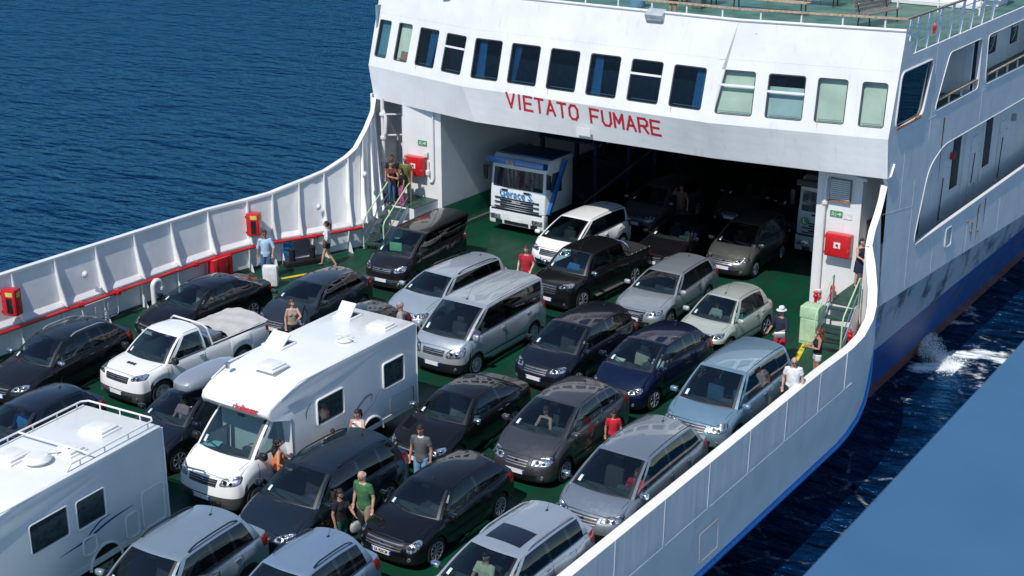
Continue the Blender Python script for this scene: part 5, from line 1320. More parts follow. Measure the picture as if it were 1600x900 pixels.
b = MB(); b.box((0, 0, .42), (.56, .5, .84), bev=.015); b.box((0, 0, 1.02), (.60, .54, .36), bev=.02); b.obj('locker_box', M['pgreen'], r_)
b = MB(); b.box((0, -.262, .45), (.48, .01, .70)); b.obj('door', M['pgreen'], r_)
def hydrant(c, label):
    r_ = empty('fire_hydrant_valve', c, .5, label, 'valve', 'red fire valves')
    b = MB(); b.tube([V((0, 0, 0)), V((0, 0, .42))], .05, 10); b.sphere((0, 0, .45), .09, 12, 8); b.obj('valve_body', M['red'], r_)
    b = MB(); b.tube([V((0, 0, .45)), V((.18, -.05, .40))], .05, 10); b.obj('outlet', M['red'], r_)
    b = MB(); b.lathe([(0, .56), (.1, .56), (.1, .59), (0, .59)], (0, 0, 0), 'Z', 12); b.tube([V((0, 0, .5)), V((0, 0, .58))], .02, 6); b.obj('hand_wheel', M['red'], r_)
hydrant((-16.35, 41.1, .0), 'red fire valve at the foot of the right pillar behind the green locker'); hydrant((-13.95, 38.0, .15), 'red fire valve behind the rails of the right stairs')
b = MB(); b.tube([V((-15.9, 41.35, .25)), V((-15.9, 41.35, .75))], .08, 10); b.sphere((-15.9, 41.35, .77), .08, 10, 6); thing_mesh('fire_extinguisher', b, M['red'], 'short red cylinder by the foot of the right pillar', 'extinguisher')
# flood lights on the front wall
def flood(c, s, label):
    r_ = empty('floodlight', c, 0, label, 'lamp', 'grey floodlights on the front wall')
    b = MB(); b.box((0, -.22, .0), (.52*s, .30*s, .26*s), M4=Matrix.Rotation(.5, 4, 'X'), bev=.03); b.obj('lamp_housing', simple('flood_grey', (.4, .43, .45), .4) if 'flood_grey' not in bpy.data.materials else bpy.data.materials['flood_grey'], r_)
    b = MB(); b.box((0, -.30, -.14*s), (.44*s, .02, .22*s), M4=Matrix.Rotation(.9, 4, 'X')); b.obj('lens', M['steel'], r_)
    b = MB(); b.box((0, -.05, -.08), (.08, .26, .05)); b.bar((-.2*s, -.1, -.05), (.2*s, -.1, -.05), .04, .04); b.obj('bracket', M['steel'], r_)
flood((-22.3, 40.78, 9.05), 1.25, 'large grey floodlight on the top of the front wall'); flood((-18.9, 40.9, 8.78), .75, 'small grey lamp on the front wall right of the large floodlight')
flood((-31.1, 41.2, 8.95), .8, 'grey lamp at the left end of the front wall top')
# benches on the upper deck
def bench(x, y, rz, L_, label, mt='wood'):
    r_ = empty('deck_bench', (x, y, 8.37), rz, label, 'bench', 'benches on the upper deck')
    for k in range(4): b = MB(); b.box((0, -.2+.13*k, .44), (L_, .10, .03)); b.obj('seat_slat', M[mt], r_)
    for k in range(3): b = MB(); b.box((0, .27+.03*k, .55+.13*k), (L_, .03, .10)); b.obj('back_slat', M[mt], r_)
    for s in (-L_/2+.2, L_/2-.2):
        b = MB(); b.bar((s, -.22, 0), (s, -.18, .42), .04, .03); b.bar((s, .25, 0), (s, .20, .42), .04, .03); b.bar((s, .2, .42), (s, .36, .86), .04, .03); b.bar((s, -.22, .41), (s, .25, .41), .04, .03); b.obj('bench_leg', M['black'], r_)
bench(-21.5, 47.5, .02, 3.0, 'long slatted wooden bench nearest the front of the upper deck'); bench(-21.4, 50.2, .02, 3.0, 'long slatted wooden bench in the second row of the upper deck')
bench(-24.6, 48.0, .05, 1.6, 'short wooden bench left of the long benches'); bench(-17.3, 47.2, radians(80), 2.2, 'dark slatted bench turned sideways near the right rail', 'greywood')
bench(-20.0, 52.2, .02, 2.6, 'wooden bench in the third row, near the white deck house'); bench(-26.5, 50.0, .02, 2.6, 'wooden bench at the left end of the upper deck')
b = MB(); b.box((-24.1, 47.0, 8.72), (.42, .42, .7), bev=.03); thing_mesh('litter_bin', b, simple('bin_grey', (.12, .14, .15), .5), 'dark grey bin between the upper deck benches', 'bin')
b = MB(); b.lathe([(0, .75), (.28, .75), (.30, .72), (.28, 0)], (-26.1, 46.0, 8.37), 'Z', 18); thing_mesh('litter_bin', b, simple('bin_blue', (.12, .25, .36), .5), 'blue grey round bin behind the front rail', 'bin')
r_ = empty('deck_house', (-18.2, 56, 8.37), 0, 'low white deck house at the top edge of the picture', 'deck house')
b = MB(); b.box((0, 0, 1.0), (5.0, 6.0, 2.0), bev=.1); b.obj('house_wall', M['white'], r_)
b = MB(); b.box((0, -3.3, .12), (5.6, .8, .22), bev=.03); b.obj('plinth', M['white'], r_)
for x_ in (-1.6, 0, 1.6): b = MB(); b.box((x_, -3.02, 1.2), (.9, .05, .6), bev=.02); b.obj('window', M['gloss'], r_)
r_ = empty('life_raft', (-15.3, 54.0, 9.0), radians(90), 'white life raft drum in its cradle behind the side rail', 'life raft')
b = MB(); b.lathe([(0, -.75), (.35, -.75), (.42, -.6), (.42, .6), (.35, .75), (0, .75)], (0, 0, 0), 'X', 20); b.obj('drum', M['white'], r_)
b = MB(); b.box((0, 0, -.42), (1.1, .5, .4)); b.obj('cradle', M['white'], r_)
for yy in (49.6, 51.4):
    g = MB()
    for x_ in (-21, -19.5, -18, -16.5, -15.0): g.bar((x_, yy+1.4, 8.37), (x_, yy+1.4, 9.4), .05, .05)
    for z_ in (8.7, 9.05, 9.4): g.tube([V((-21, yy+1.4, z_)), V((-14.8, yy+1.4, z_))], .02, 6)
    thing_mesh('deck_railing', g, M['white'], ('front' if yy < 50 else 'rear')+' white railing across the upper deck before the deck house', 'railing', 'railings across the upper deck')
b = MB(); b.sphere((-15.0, 46.2, 8.6), (.07, .07, .16), 8, 6); b.tube([V((-15, 46.2, 8.37)), V((-15, 46.2, 8.5))], .05, 8); thing_mesh('fire_valve', b, M['red'], 'small red fire valve on the upper deck by the side rail', 'valve')
# ---------------- our own ship's rail in the foreground ----------------
m, t, b_ = newmat('blue_rail_paint'); setp(b_, Roughness=.55); noise_mix(t, b_, (.038, .112, .215), (.044, .125, .235), 3, 5)
b = MB(); b.box((1.0, 5.0, 14.13), (4.4, 14, .14), bev=.03); b.box((-1.02, 5.0, 13.2), (.10, 13.8, 1.8))
thing_mesh('ship_rail', b, m, 'blurred blue steel ledge of the ship the photograph is taken from', 'ship rail')
# ---------------- vehicles ----------------
P_ = dict(c01=('c01', (.010, .011, .014), .2), c02=('c02', (.006, .006, .008), .1), c03=('c03', (.036, .047, .060), .5), c04=('c04', (.80, .80, .78), 0), c05=('c05', (.012, .018, .032), .4), c06=('c06', (.012, .018, .032), .4),
          c09=('c09', (.30, .37, .42), .5), c10=('c10', (.014, .024, .037), .4), c11=('c11', (.26, .35, .45), .5), c12=('c12', (.006, .007, .010), .2), c13=('c13', (.42, .47, .51), .5), c14=('c14', (.008, .009, .011), .3),
          c15=('c15', (.085, .085, .092), .6), c16=('c16', (.22, .26, .30), .5), c17=('c17', (.20, .32, .41), .5), c18=('c18', (.004, .009, .035), .3), c19=('c19', (.010, .013, .024), .4), c20=('c20', (.44, .48, .51), .5),
          c22=('c22', (.018, .017, .018), .4), c23=('c23', (.42, .48, .53), .5), c24=('c24', (.008, .008, .009), .1), c25=('c25', (.32, .36, .385), .5), c26=('c26', (.44, .48, .42), .3), c27=('c27', (.80, .80, .79), 0),
          c29=('c29', (.13, .135, .125), .6), c30=('c30', (.008, .008, .01), .2), c31=('c31', (.12, .12, .125), .5), c21=('c21', (.022, .023, .026), .4))
for k, (n, c, me) in P_.items(): M['p_'+k] = paint(k, c, me, .30)
for k in ('c09', 'c11', 'c13', 'c20', 'c23', 'c25'): pass
FIT = {'c01': {'st': 'wagon', 'L': 4.5, 'x': -31.52, 'y': 20.99, 'a': 0.09, 'W': 1.77, 'H': 1.54, 'yB': 1.15, 'yT': 1.94, 'yR': 3.8, 'zB': 0.96},
'c02': {'st': 'sedan', 'L': 4.6, 'x': -31.73, 'y': 26.5, 'a': -0.018, 'W': 1.83, 'H': 1.44, 'yB': 1.15, 'yT': 2.04, 'yR': 3.4, 'zB': 0.94},
'c03': {'st': 'hatch', 'L': 4.2, 'x': -28.81, 'y': 28.85, 'a': 0.071, 'W': 1.79, 'H': 1.47, 'yB': 1.07, 'yT': 1.88, 'yR': 3.66, 'zB': 0.98},
'c04': {'st': 'pick', 'L': 5.2, 'x': -29.05, 'y': 22.99, 'a': -0.008, 'W': 1.87, 'H': 1.71, 'yB': 0.98, 'yT': 1.74, 'yR': 2.65, 'zB': 1.07},
'c05': {'st': 'hatch', 'L': 4.1, 'x': -28.36, 'y': 17.7, 'a': 0.093, 'W': 1.75, 'H': 1.47, 'yB': 1.1, 'yT': 1.84, 'yR': 3.59, 'zB': 0.95},
'c06': {'st': 'mpv', 'L': 4.4, 'x': -25.54, 'y': 20.34, 'a': 0.018, 'W': 1.76, 'H': 1.56, 'yB': 1.14, 'yT': 1.96, 'yR': 3.95, 'zB': 1.03},
'c09': {'st': 'suv', 'L': 4.6, 'x': -19.75, 'y': 14.3, 'a': 0.091, 'W': 1.85, 'H': 1.75, 'yB': 1.2, 'yT': 1.97, 'yR': 4.05, 'zB': 1.1},
'c10': {'st': 'wagon', 'L': 4.6, 'x': -20.09, 'y': 19.17, 'a': 0.025, 'W': 1.87, 'H': 1.61, 'yB': 1.04, 'yT': 1.83, 'yR': 4.16, 'zB': 1.0},
'c11': {'st': 'wagon', 'L': 4.3, 'x': -17.49, 'y': 15.4, 'a': 0.04, 'W': 1.74, 'H': 1.6, 'yB': 1.3, 'yT': 2.05, 'yR': 3.85, 'zB': 0.96},
'c12': {'st': 'hatch', 'L': 4.06, 'x': -17.62, 'y': 20.54, 'a': 0.01, 'W': 1.75, 'H': 1.43, 'yB': 0.99, 'yT': 1.66, 'yR': 3.61, 'zB': 0.9},
'c13': {'st': 'suv', 'L': 4.64, 'x': -14.52, 'y': 18.33, 'a': -0.018, 'W': 1.79, 'H': 1.69, 'yB': 1.07, 'yT': 1.99, 'yR': 4.26, 'zB': 1.15},
'c14': {'st': 'sedan', 'L': 4.55, 'x': -19.94, 'y': 24.42, 'a': 0.048, 'W': 1.8, 'H': 1.45, 'yB': 1.25, 'yT': 2.05, 'yR': 3.45, 'zB': 0.96},
'c15': {'st': 'mpv', 'L': 4.34, 'x': -17.39, 'y': 25.32, 'a': 0.03, 'W': 1.83, 'H': 1.63, 'yB': 0.86, 'yT': 1.9, 'yR': 3.7, 'zB': 1.08},
'c16': {'st': 'mpv', 'L': 4.77, 'x': -14.56, 'y': 23.79, 'a': 0.021, 'W': 1.85, 'H': 1.65, 'yB': 0.76, 'yT': 1.81, 'yR': 4.21, 'zB': 1.01},
'c17': {'st': 'mpv', 'L': 4.72, 'x': -14.83, 'y': 29.42, 'a': 0.005, 'W': 1.89, 'H': 1.76, 'yB': 0.84, 'yT': 1.76, 'yR': 4.37, 'zB': 1.01},
'c18': {'st': 'mpv', 'L': 4.2, 'x': -17.71, 'y': 30.32, 'a': -0.056, 'W': 1.78, 'H': 1.63, 'yB': 0.78, 'yT': 1.73, 'yR': 3.67, 'zB': 1.07},
'c19': {'st': 'mpv', 'L': 4.33, 'x': -20.15, 'y': 30.25, 'a': -0.028, 'W': 1.82, 'H': 1.61, 'yB': 0.87, 'yT': 1.77, 'yR': 3.99, 'zB': 1.0},
'c20': {'st': 'van', 'L': 4.8, 'x': -23.17, 'y': 29.51, 'a': 0.016, 'W': 1.92, 'H': 1.91, 'yB': 0.46, 'yT': 1.53, 'yR': 4.73, 'zB': 1.11},
'c22': {'st': 'van', 'L': 4.25, 'x': -28.98, 'y': 34.23, 'a': 0.073, 'W': 1.71, 'H': 1.8, 'yB': 0.67, 'yT': 1.65, 'yR': 4.62, 'zB': 1.12},
'c23': {'st': 'wagon', 'L': 4.75, 'x': -26.11, 'y': 31.6, 'a': -0.036, 'W': 1.82, 'H': 1.52, 'yB': 1.1, 'yT': 1.95, 'yR': 4.54, 'zB': 1.0},
'c24': {'st': 'dpick', 'L': 5.1, 'x': -23.45, 'y': 35.88, 'a': -0.052, 'W': 1.82, 'H': 1.69, 'yB': 1.02, 'yT': 1.7, 'yR': 3.5, 'zB': 1.06},
'c25': {'st': 'wagon', 'L': 4.6, 'x': -20.23, 'y': 35.87, 'a': 0.027, 'W': 1.81, 'H': 1.46, 'yB': 1.25, 'yT': 2.11, 'yR': 4.25, 'zB': 0.95},
'c26': {'st': 'hatch', 'L': 3.54, 'x': -17.66, 'y': 35.07, 'a': -0.059, 'W': 1.7, 'H': 1.57, 'yB': 0.83, 'yT': 1.56, 'yR': 3.18, 'zB': 0.96},
'c27': {'st': 'mpv', 'L': 4.36, 'x': -25.59, 'y': 39.21, 'a': -0.028, 'W': 1.81, 'H': 1.63, 'yB': 0.58, 'yT': 1.73, 'yR': 4.2, 'zB': 1.0},
'c29': {'st': 'mpv', 'L': 3.93, 'x': -20.13, 'y': 41.92, 'a': 0.02, 'W': 1.72, 'H': 1.69, 'yB': 0.74, 'yT': 1.68, 'yR': 3.73, 'zB': 1.04},
'c30': {'st': 'sedan', 'L': 4.4, 'x': -22.47, 'y': 41.0, 'a': 0.036, 'W': 1.79, 'H': 1.43, 'yB': 1.33, 'yT': 2.12, 'yR': 3.45, 'zB': 0.94},
'c31': {'st': 'mpv', 'L': 4.4, 'x': -25.27, 'y': 44.7, 'a': -0.0, 'W': 1.76, 'H': 1.55, 'yB': 0.86, 'yT': 1.69, 'yR': 3.95, 'zB': 1.01}}
def car(k, label, st=None, **kw):
    q = FIT[k]; return make_car(st or q['st'], q['x'], q['y'], q['a'], q['L'], q['W'], q['H'], q['yB'], q['yT'], q['yR'], q['zB'], 'p_'+k, label, **kw)
V_ = {}
V_['c01'] = car('c01', 'black estate with bright silver roof rails by the left bulwark, at the picture edge', rails='alloy', rim=1, seat='seatg', mir='chrome')
V_['c02'] = car('c02', 'long black saloon parked along the left bulwark in front of the man with the suitcase', seat='seatb', rim=1, lampw=.3)
V_['c03'] = car('c03', 'dark grey hatchback beside the white suitcase, second row from the left bulwark', rim=0)
V_['c04'] = car('c04', 'white single cab pickup with a grey tarpaulin over its bed', bumper='greyp', mir='black', cat='pickup', rim=3, wr=1.1, seat='seatg', grille='mid', glass='glass', antenna=False, chromegrille=True, lampw=.36)
V_['c05'] = car('c05', 'dark blue hatchback at the left edge behind the near camper van', rim=0)
V_['c06'] = car('c06', 'dark blue car with a silver roof box between the white pickup and the camper van', rim=1, antenna=False)
V_['c09'] = car('c09', 'silver blue off-road car with its driver door open, at the bottom edge', rails='black', clad=True, glass='glass', rim=1, cat='off-road car')
V_['c10'] = car('c10', 'large dark blue grey estate with roof rails between the camper van and the black hatchback', rails='black', rim=1, lampw=.42)
V_['c11'] = car('c11', 'pale blue silver estate cut by the bottom edge, roof and tail in view', rails='gloss')
V_['c12'] = car('c12', 'glossy black small hatchback with round headlights nearest the bottom edge', rim=2, lampw=.24, lamph=.26, lampex=1.0, antenna='front', grille='mid')
V_['c13'] = car('c13', 'silver off-road car with a dark sunroof against the right bulwark at the bottom edge', rails='alloy', sunroof=True, rim=1, mir='chrome', cat='off-road car')
V_['c14'] = car('c14', 'black saloon beside the rear of the white camper van', rim=1, mir='chrome', seat='seatg', lampw=.36)
V_['c15'] = car('c15', 'dark grey family car with large slanted headlights in the middle of the deck', rim=2, lampw=.48, lamph=.20)
V_['c16'] = car('c16', 'grey silver family car against the right bulwark, in front of the blue people carrier', rim=1, lampw=.44, mir='chrome')
V_['c17'] = car('c17', 'light blue people carrier next to the right bulwark, beside the man in the white T-shirt', rim=1, seat='seatblue', lampw=.42, lamph=.22, antenna=False)
V_['c18'] = car('c18', 'dark navy compact family car left of the light blue people carrier', rim=1, seat='seatb', zN=.76, lampw=.36)
V_['c19'] = car('c19', 'dark blue black family car right of the tall silver van', rim=1, chromegrille=True, lampw=.40)
V_['c20'] = car('c20', 'tall silver passenger van with a ribbed roof in the middle of the deck', cat='van', ribs=5, bumper='black', rim=3, lampw=.46, lamph=.28, antenna='front')
V_['c22'] = car('c22', 'boxy black van parked before the left stairs', cat='van', bumper='greyp', rim=0, antenna=False, lampw=.34, lamph=.2, winsplit=3, sunroof=False)
V_['c23'] = car('c23', 'light silver estate with dark roof rails left of the tall silver van', rails='gloss', rim=1)
V_['c24'] = car('c24', 'black double cab pickup with a chrome roll bar', cat='pickup', wr=1.12, mir='chrome', rim=1, grille='tall', antenna='front')
V_['c25'] = car('c25', 'grey silver estate with a tall grille behind the pale green small car', rails=None, grille='tall', rim=1, mir='alloy')
V_['c26'] = car('c26', 'small pale green grey car with a white haired pair inside' if False else 'small pale green grey upright hatchback beside the man in the white hat', st='hatch', zN=.80, antenna='front', rim=0, rw=.55, fw=.70)
V_['c27'] = car('c27', 'white family car at the garage opening beside the white lorry', rim=1, mir='paint')
V_['c29'] = car('c29', 'grey upright small car half in the shade of the garage', rim=1, zN=.78)
V_['c30'] = car('c30', 'low black car in the shade with a driver in a pale shirt', st='sedan', rim=1)
V_['c31'] = car('c31', 'dark grey car deep in the garage behind the low black car', rim=1)
FIT['c21'] = dict(x=-26.1, y=27.2, a=-.03, L=4.1, W=1.72, H=1.46, yB=1.05, yT=1.75, yR=3.55, zB=.95, st='hatch')
V_['c21'] = car('c21', 'dark grey hatchback hidden behind the camper van with its passenger door open', rim=0)
# further cars deeper in the garage, barely lit
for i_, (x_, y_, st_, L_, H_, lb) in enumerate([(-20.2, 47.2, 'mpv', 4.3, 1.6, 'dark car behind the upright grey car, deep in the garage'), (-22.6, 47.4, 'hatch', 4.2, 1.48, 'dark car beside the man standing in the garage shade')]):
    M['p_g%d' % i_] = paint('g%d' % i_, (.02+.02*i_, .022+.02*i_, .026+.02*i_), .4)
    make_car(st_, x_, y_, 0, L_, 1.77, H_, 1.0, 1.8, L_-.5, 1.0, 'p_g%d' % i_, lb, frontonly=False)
M['p_wv'] = paint('wv', (.5, .56, .62), 0)
make_car('van', -18.9, 50.6, 0, 5.0, 2.0, 2.3, .9, 1.6, 4.9, 1.3, 'p_wv', 'pale blue white van deep in the garage behind the dark cars', cat='van')
def inv(root): return Matrix.Rotation(-root.rotation_euler.z, 4, 'Z') @ Matrix.Translation(-root.location)
# number plate lettering on the black hatchback
i12 = V_['c12']; text_obj('plate_number', 'EA 920CM', .105, M['black'], (0, i12['py']-.010, .47), (1, 0, 0), (0, 0, 1), i12['plate'], bold=.002, ext=.001, sx=.78)
# white pickup: tarpaulin, tool box, roll frame
q = V_['c04']; R4 = q['root']; yG, L4, W4 = q['yGc'], q['L'], q['W']; zb = q['zt'](4)
b = MB(); rows = []; rnd = random.Random(5)
for i in range(15):
    yy = lerp(yG+.75, L4-.10, i/14); rows.append([(lerp(-W4/2+.10, W4/2-.10, j/12), yy+(.06*sin(j*1.3) if i == 0 else 0), zb+.07+.13*(1-((j-6)/6)**2)+.025*sin(i*1.1+j*.5)*cos(j*.9)+.02*rnd.random()) for j in range(13)])
b.grid(rows); b.obj('tarpaulin', simple('tarpaulin_grey', (.48, .47, .44), .8, var=.08, scale=3), R4)
b = MB(); b.box((0, yG+.42, zb+.06), (W4-.55, .55, .28), bev=.02); b.obj('tool_box', M['steel'], R4)
b = MB()
for s in (-1, 1): b.tube([V((s*(W4/2-.12), yG+.18, zb+.02)), V((s*(W4/2-.20), yG+.08, zb+.52)), V((s*(W4/2-.38), yG+.03, zb+.64))], .03, 8); b.tube([V((s*(W4/2-.09), yG+.15, zb+.06)), V((s*(W4/2-.09), L4-.2, zb+.06))], .016, 6)
b.tube([V((-W4/2+.38, yG+.03, zb+.64)), V((W4/2-.38, yG+.03, zb+.64))], .03, 8); b.obj('load_frame', M['white'], R4)
b = MB()
for k in range(3): b.box((-.03+.12*k-.09, .62, q['zt'](.7)+.075), (.07, .10, .012), rz=.1)
b.obj('bonnet_vent', M['black'], R4)
# black pickup: cover, roll bar
q = V_['c24']; R4 = q['root']; yG, L4, W4 = q['yGc'], q['L'], q['W']; zb = q['zt'](4.2)
b = MB(); b.grid([[(lerp(-W4/2+.11, W4/2-.11, j/8), lerp(yG+.1, L4-.1, i/8), zb+.03+.035*(1-((j-4)/4)**2)+.01*sin(i*2+j)) for j in range(9)] for i in range(9)]); b.obj('bed_cover', simple('bed_cover_black', (.02, .02, .021), .7), R4)
b = MB(); b.tube([V((-W4/2+.13, yG+.30, zb+.03)), V((-W4/2+.20, yG+.16, zb+.40)), V((-W4/2+.34, yG+.12, zb+.50)), V((W4/2-.34, yG+.12, zb+.50)), V((W4/2-.20, yG+.16, zb+.40)), V((W4/2-.13, yG+.30, zb+.03))], .036, 10); b.obj('roll_bar', M['chrome'], R4)
b = MB()
for s in (-1, 1):
    for k in range(5): b.sphere((s*(W4/2-.1), lerp(yG+.3, L4-.15, k/4), zb+.06), .028, 8, 6)
b.obj('cover_buttons', M['chrome'], R4)
for k in ('c24', 'c04', 'c09'):
    q = V_[k]
    for s in (-1, 1): b = MB(); b.box((s*(q['W']/2+.02), q['L']*.46, .33), (.16, 1.6, .05), bev=.02); b.obj('side_step', M['black'] if k != 'c24' else M['steel'], q['root'])
# silver roof box on the dark car
q = V_['c06']; b = MB()
b.sphere((0, 0, 0), 1, 24, 14, fn=lambda p, d: V((math.copysign(abs(d.x)**.55, d.x)*.42, math.copysign(abs(d.y)**.75, d.y)*1.05, math.copysign(abs(d.z)**.6, d.z)*(.24 if d.z > 0 else .14))))
rb = b.obj('roof_box', paint('roofbox', (.42, .45, .48), .5), None); rb.location = (V((FIT['c06']['x'], FIT['c06']['y'], 0))+V((.10, 2.75, 1.80))); rb.rotation_euler = (0, 0, .02); tag(rb, 'long silver roof box on top of the dark blue car', 'roof box')
for yy in (2.4, 3.2): b = MB(); b.box((0, yy, q['H']+.015), (1.35, .07, .03), bev=.01); b.obj('cross_bar', M['black'], q['root'])
def open_door(k, s, ang, yh=None):
    q = V_[k]; y0 = yh if yh is not None else q['yb1']+.05; R4 = q['root']; W4 = q['W']
    e = bpy.data.objects.new('open_door', None)
    b = MB(); Lz = 1.05; b.grid([[(s*.0, 0, .32), (0, Lz, .32)], [(s*.06, 0, .6), (s*.06, Lz, .6)], [(s*.03, 0, q['zt'](y0)-.02), (s*.03, Lz, q['zt'](y0)+.03)], [(-s*.03, 0, q['zt'](y0)-.02), (-s*.03, Lz, q['zt'](y0)+.03)], [(-s*.05, 0, .32), (-s*.05, Lz, .32)]])
    zq = q['zt'](y0); b.tube([V((0, .02, zq)), V((-s*.10, .48, zq+.44)), V((-s*.10, .98, zq+.46)), V((0, Lz, zq+.02))], .02, 6, mi=1)
    d = b.obj('open_door', [q['body'].data.materials[0], M['black']], R4); d.location = (s*(W4/2-.02), y0, 0); d.rotation_euler = (0, 0, -s*ang)
    b = MB(); b.add([(0, .06, zq), (0, Lz-.02, zq+.02), (-s*.10, .96, zq+.44), (-s*.10, .5, zq+.42)], [(0, 1, 2, 3)]); b.obj('door_window', M['glass'], d, smooth=False)
open_door('c21', -1, 1.0); open_door('c09', 1, .75)
def sunscreen(k, mt, s=1):
    q = V_[k]
# ---------------- camper vans ----------------
def camper(x, y, a, label, near):
    W = 2.28; L = 6.95; Hc = 2.83
    info = make_car('van', x, y+.0, a, 2.75, 1.98, 2.12, .72, 1.55, 2.5, 1.24, 'campcab', label, cat='camper van', name='camper_van', bumper='greyp', mir='black', rim=3, lampw=.42, lamph=.20, antenna=False, rw=-9, fw=.85, zN=.98, seat='seatblue', winsplit=1, foglow=False, wr=1.08, cabonly=True)
    R4 = info['root']
    # living box
    b = MB(); bm = bmesh.new()
    prof = [(1.95, .50), (1.95, 1.95), (1.55, 2.08), (1.28, 2.15), (1.21, 2.28), (1.29, 2.42), (1.6, 2.55), (2.4, 2.73), (3.3, Hc-.01), (4.2, Hc), (L-.10, Hc), (L, Hc-.08), (L, .45), (5.9, .45), (2.6, .45)]
    n_ = len(prof)
    def ring(xx, inset):
        cy = sum(p[0] for p in prof)/n_; cz = sum(p[1] for p in prof)/n_
        return [(xx, p[0]+math.copysign(inset, cy-p[0]) if abs(cy-p[0]) > inset else p[0], p[1]+math.copysign(inset, cz-p[1])*(1 if p[1] > 1 else 0)) for p in prof]
    rings = [ring(-W/2, .05), ring(-W/2+.012, .015), ring(-W/2+.05, 0)]+[ring(lerp(-W/2+.05, W/2-.05, k/6), 0) for k in range(1, 6)]+[ring(W/2-.05, 0), ring(W/2-.012, .015), ring(W/2, .05)]
    # nose of the cab-over narrows in plan
    def nar(p):
        xx, yy, zz_ = p
        if zz_ > 1.95 and yy < 2.2: xx *= 1-.16*((2.2-yy)/1.7)**2; yy += .14*(abs(xx)/1.1)**3*max(0, (1.6-yy))
        return (xx, yy, zz_)
    rows = [[nar(p) for p in r_]+[nar(r_[0])] for r_ in rings]
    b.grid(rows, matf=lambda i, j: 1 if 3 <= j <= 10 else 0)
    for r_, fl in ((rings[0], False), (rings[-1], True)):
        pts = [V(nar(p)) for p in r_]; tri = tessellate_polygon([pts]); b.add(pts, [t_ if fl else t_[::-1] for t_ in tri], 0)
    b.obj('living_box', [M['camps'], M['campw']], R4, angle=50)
    # roof edge gutter and corner trims
    for s in (-1, 1):
        g = MB(); g.tube([V(nar((s*(W/2+.003), 1.7, 2.56))), V((s*(W/2+.003), 2.35, Hc-.05)), V((s*(W/2+.003), L-.08, Hc-.03))], .02, 6); g.obj('roof_edge', M['campw'], R4)
        g = MB(); g.tube([V((s*(W/2-.0), L-.02, .5)), V((s*(W/2-.0), L-.02, Hc-.08))], .022, 6); g.obj('corner_trim', M['campw'], R4)
        g = MB(); g.box((s*(W/2+.0), 4.6, .53), (.03, L-2.6, .14)); g.obj('side_skirt', M['hatch'], R4)
        g = MB(); g.tube([V((s*(W/2+.004), 1.98, .55)), V((s*(W/2+.004), 1.98, 1.95))], .012, 6); g.obj('panel_joint', M['steel'], R4)
        for wy in (4.95,):
            wo_ = link('wheel', shared('tyre', tyre_mesh), R4); wo_.location = (s*(W/2-.16), wy, .345); wo_.scale = (1, 1.08, 1.08); wo_.rotation_euler = (0, 0, 0 if s > 0 else pi)
            link('rim', shared(('rim', 3), lambda: rim_mesh(3)), wo_)
            g = MB(); pts = [V((s*(W/2+.008), wy+.46*cos(a_), .38+.46*sin(a_))) for a_ in [pi*k/12 for k in range(13)]]; g.tube(pts, .035, 6); g.obj('wheel_arch', M['campw'], R4)
            g = MB(); pts = [V((s*(W/2+.004), wy, .38))]+[V((s*(W/2+.004), wy+.44*cos(a_), .38+.44*sin(a_))) for a_ in [pi*k/12 for k in range(13)]]; g.add(pts, [(0, k, k+1) for k in range(1, 13)]); g.obj('wheel_well', M['under'], R4, smooth=False)
    g = MB(); g.box((0, 4.4, .42), (1.8, 4.8, .3)); g.obj('chassis', M['under'], R4)
    def win(s, y0, y1, z0, z1):
        xx = s*(W/2)
        g = MB(); o = V((xx+s*.006, 0, 0)); pts = rpoly([(xx+s*.02, y0, z0), (xx+s*.02, y1, z0), (xx+s*.02, y1, z1), (xx+s*.02, y0, z1)], .07, 3); g.tube(pts+[pts[0]], .026, 6, cap=False); f = g.obj('window', M['campw'], R4)
        g = MB(); g.plate([p-V((s*.004, 0, 0)) for p in pts]); g.obj('pane', M['glass'], f, smooth=False)
        g = MB(); rows = [[(xx+s*(.004+.004*sin(k*1.9)), lerp(y0+.03, y1-.03, k/24), z) for k in range(25)] for z in (z0+.03, z1-.03)]; g.grid(rows); g.obj('curtain', M['campcurtain'], f)
        g = MB(); g.tube([V((xx+s*.03, y0+.1, z0+.06)), V((xx+s*.03, y1-.1, z0+.06))], .012, 6); g.obj('window_catch', M['black'], f)
    def hatch(cx, cy, sx_, sy_, op=0, mt='hatch'):
        r2 = MB(); r2.box((cx, cy, Hc+.02), (sx_+.10, sy_+.10, .05), bev=.015); h0 = r2.obj('roof_hatch', M['campw'], R4)
        r2 = MB(); r2.box((0, -sy_/2, .03), (sx_, sy_, .05), bev=.02); r2.box((0, -sy_/2, .055), (sx_*.7, sy_*.7, .03), bev=.012)
        lid = r2.obj('hatch_lid', M[mt], h0); lid.location = (cx, cy+sy_/2, Hc+.045); lid.rotation_euler = (0, 0, 0)
        if op:
            lid.location = (cx, cy-sy_/2, Hc+.05); lid.rotation_euler = (pi-op if False else 0, 0, 0)
            lid.rotation_euler = (pi+op if False else -(pi-op), 0, 0)
            r2 = MB(); r2.box((cx, cy, Hc+.048), (sx_-.06, sy_-.06, .006)); r2.obj('hatch_opening', M['dark'], h0, smooth=False)
    return info, win, hatch, W, L, Hc, R4
M['campcurtain'] = simple('camper_curtain', (.085, .10, .115), .8, var=.4, scale=8)
M['campcab'] = paint('campcab', (.80, .80, .79), 0)
info, win, hatch, W, L, Hc, R4 = camper(-22.69, 20.08, .026, 'white camper van with open roof hatches in the middle of the deck', False)
win(1, 2.88, 3.88, 1.40, 2.08); win(1, 5.47, 6.34, 1.42, 2.12)
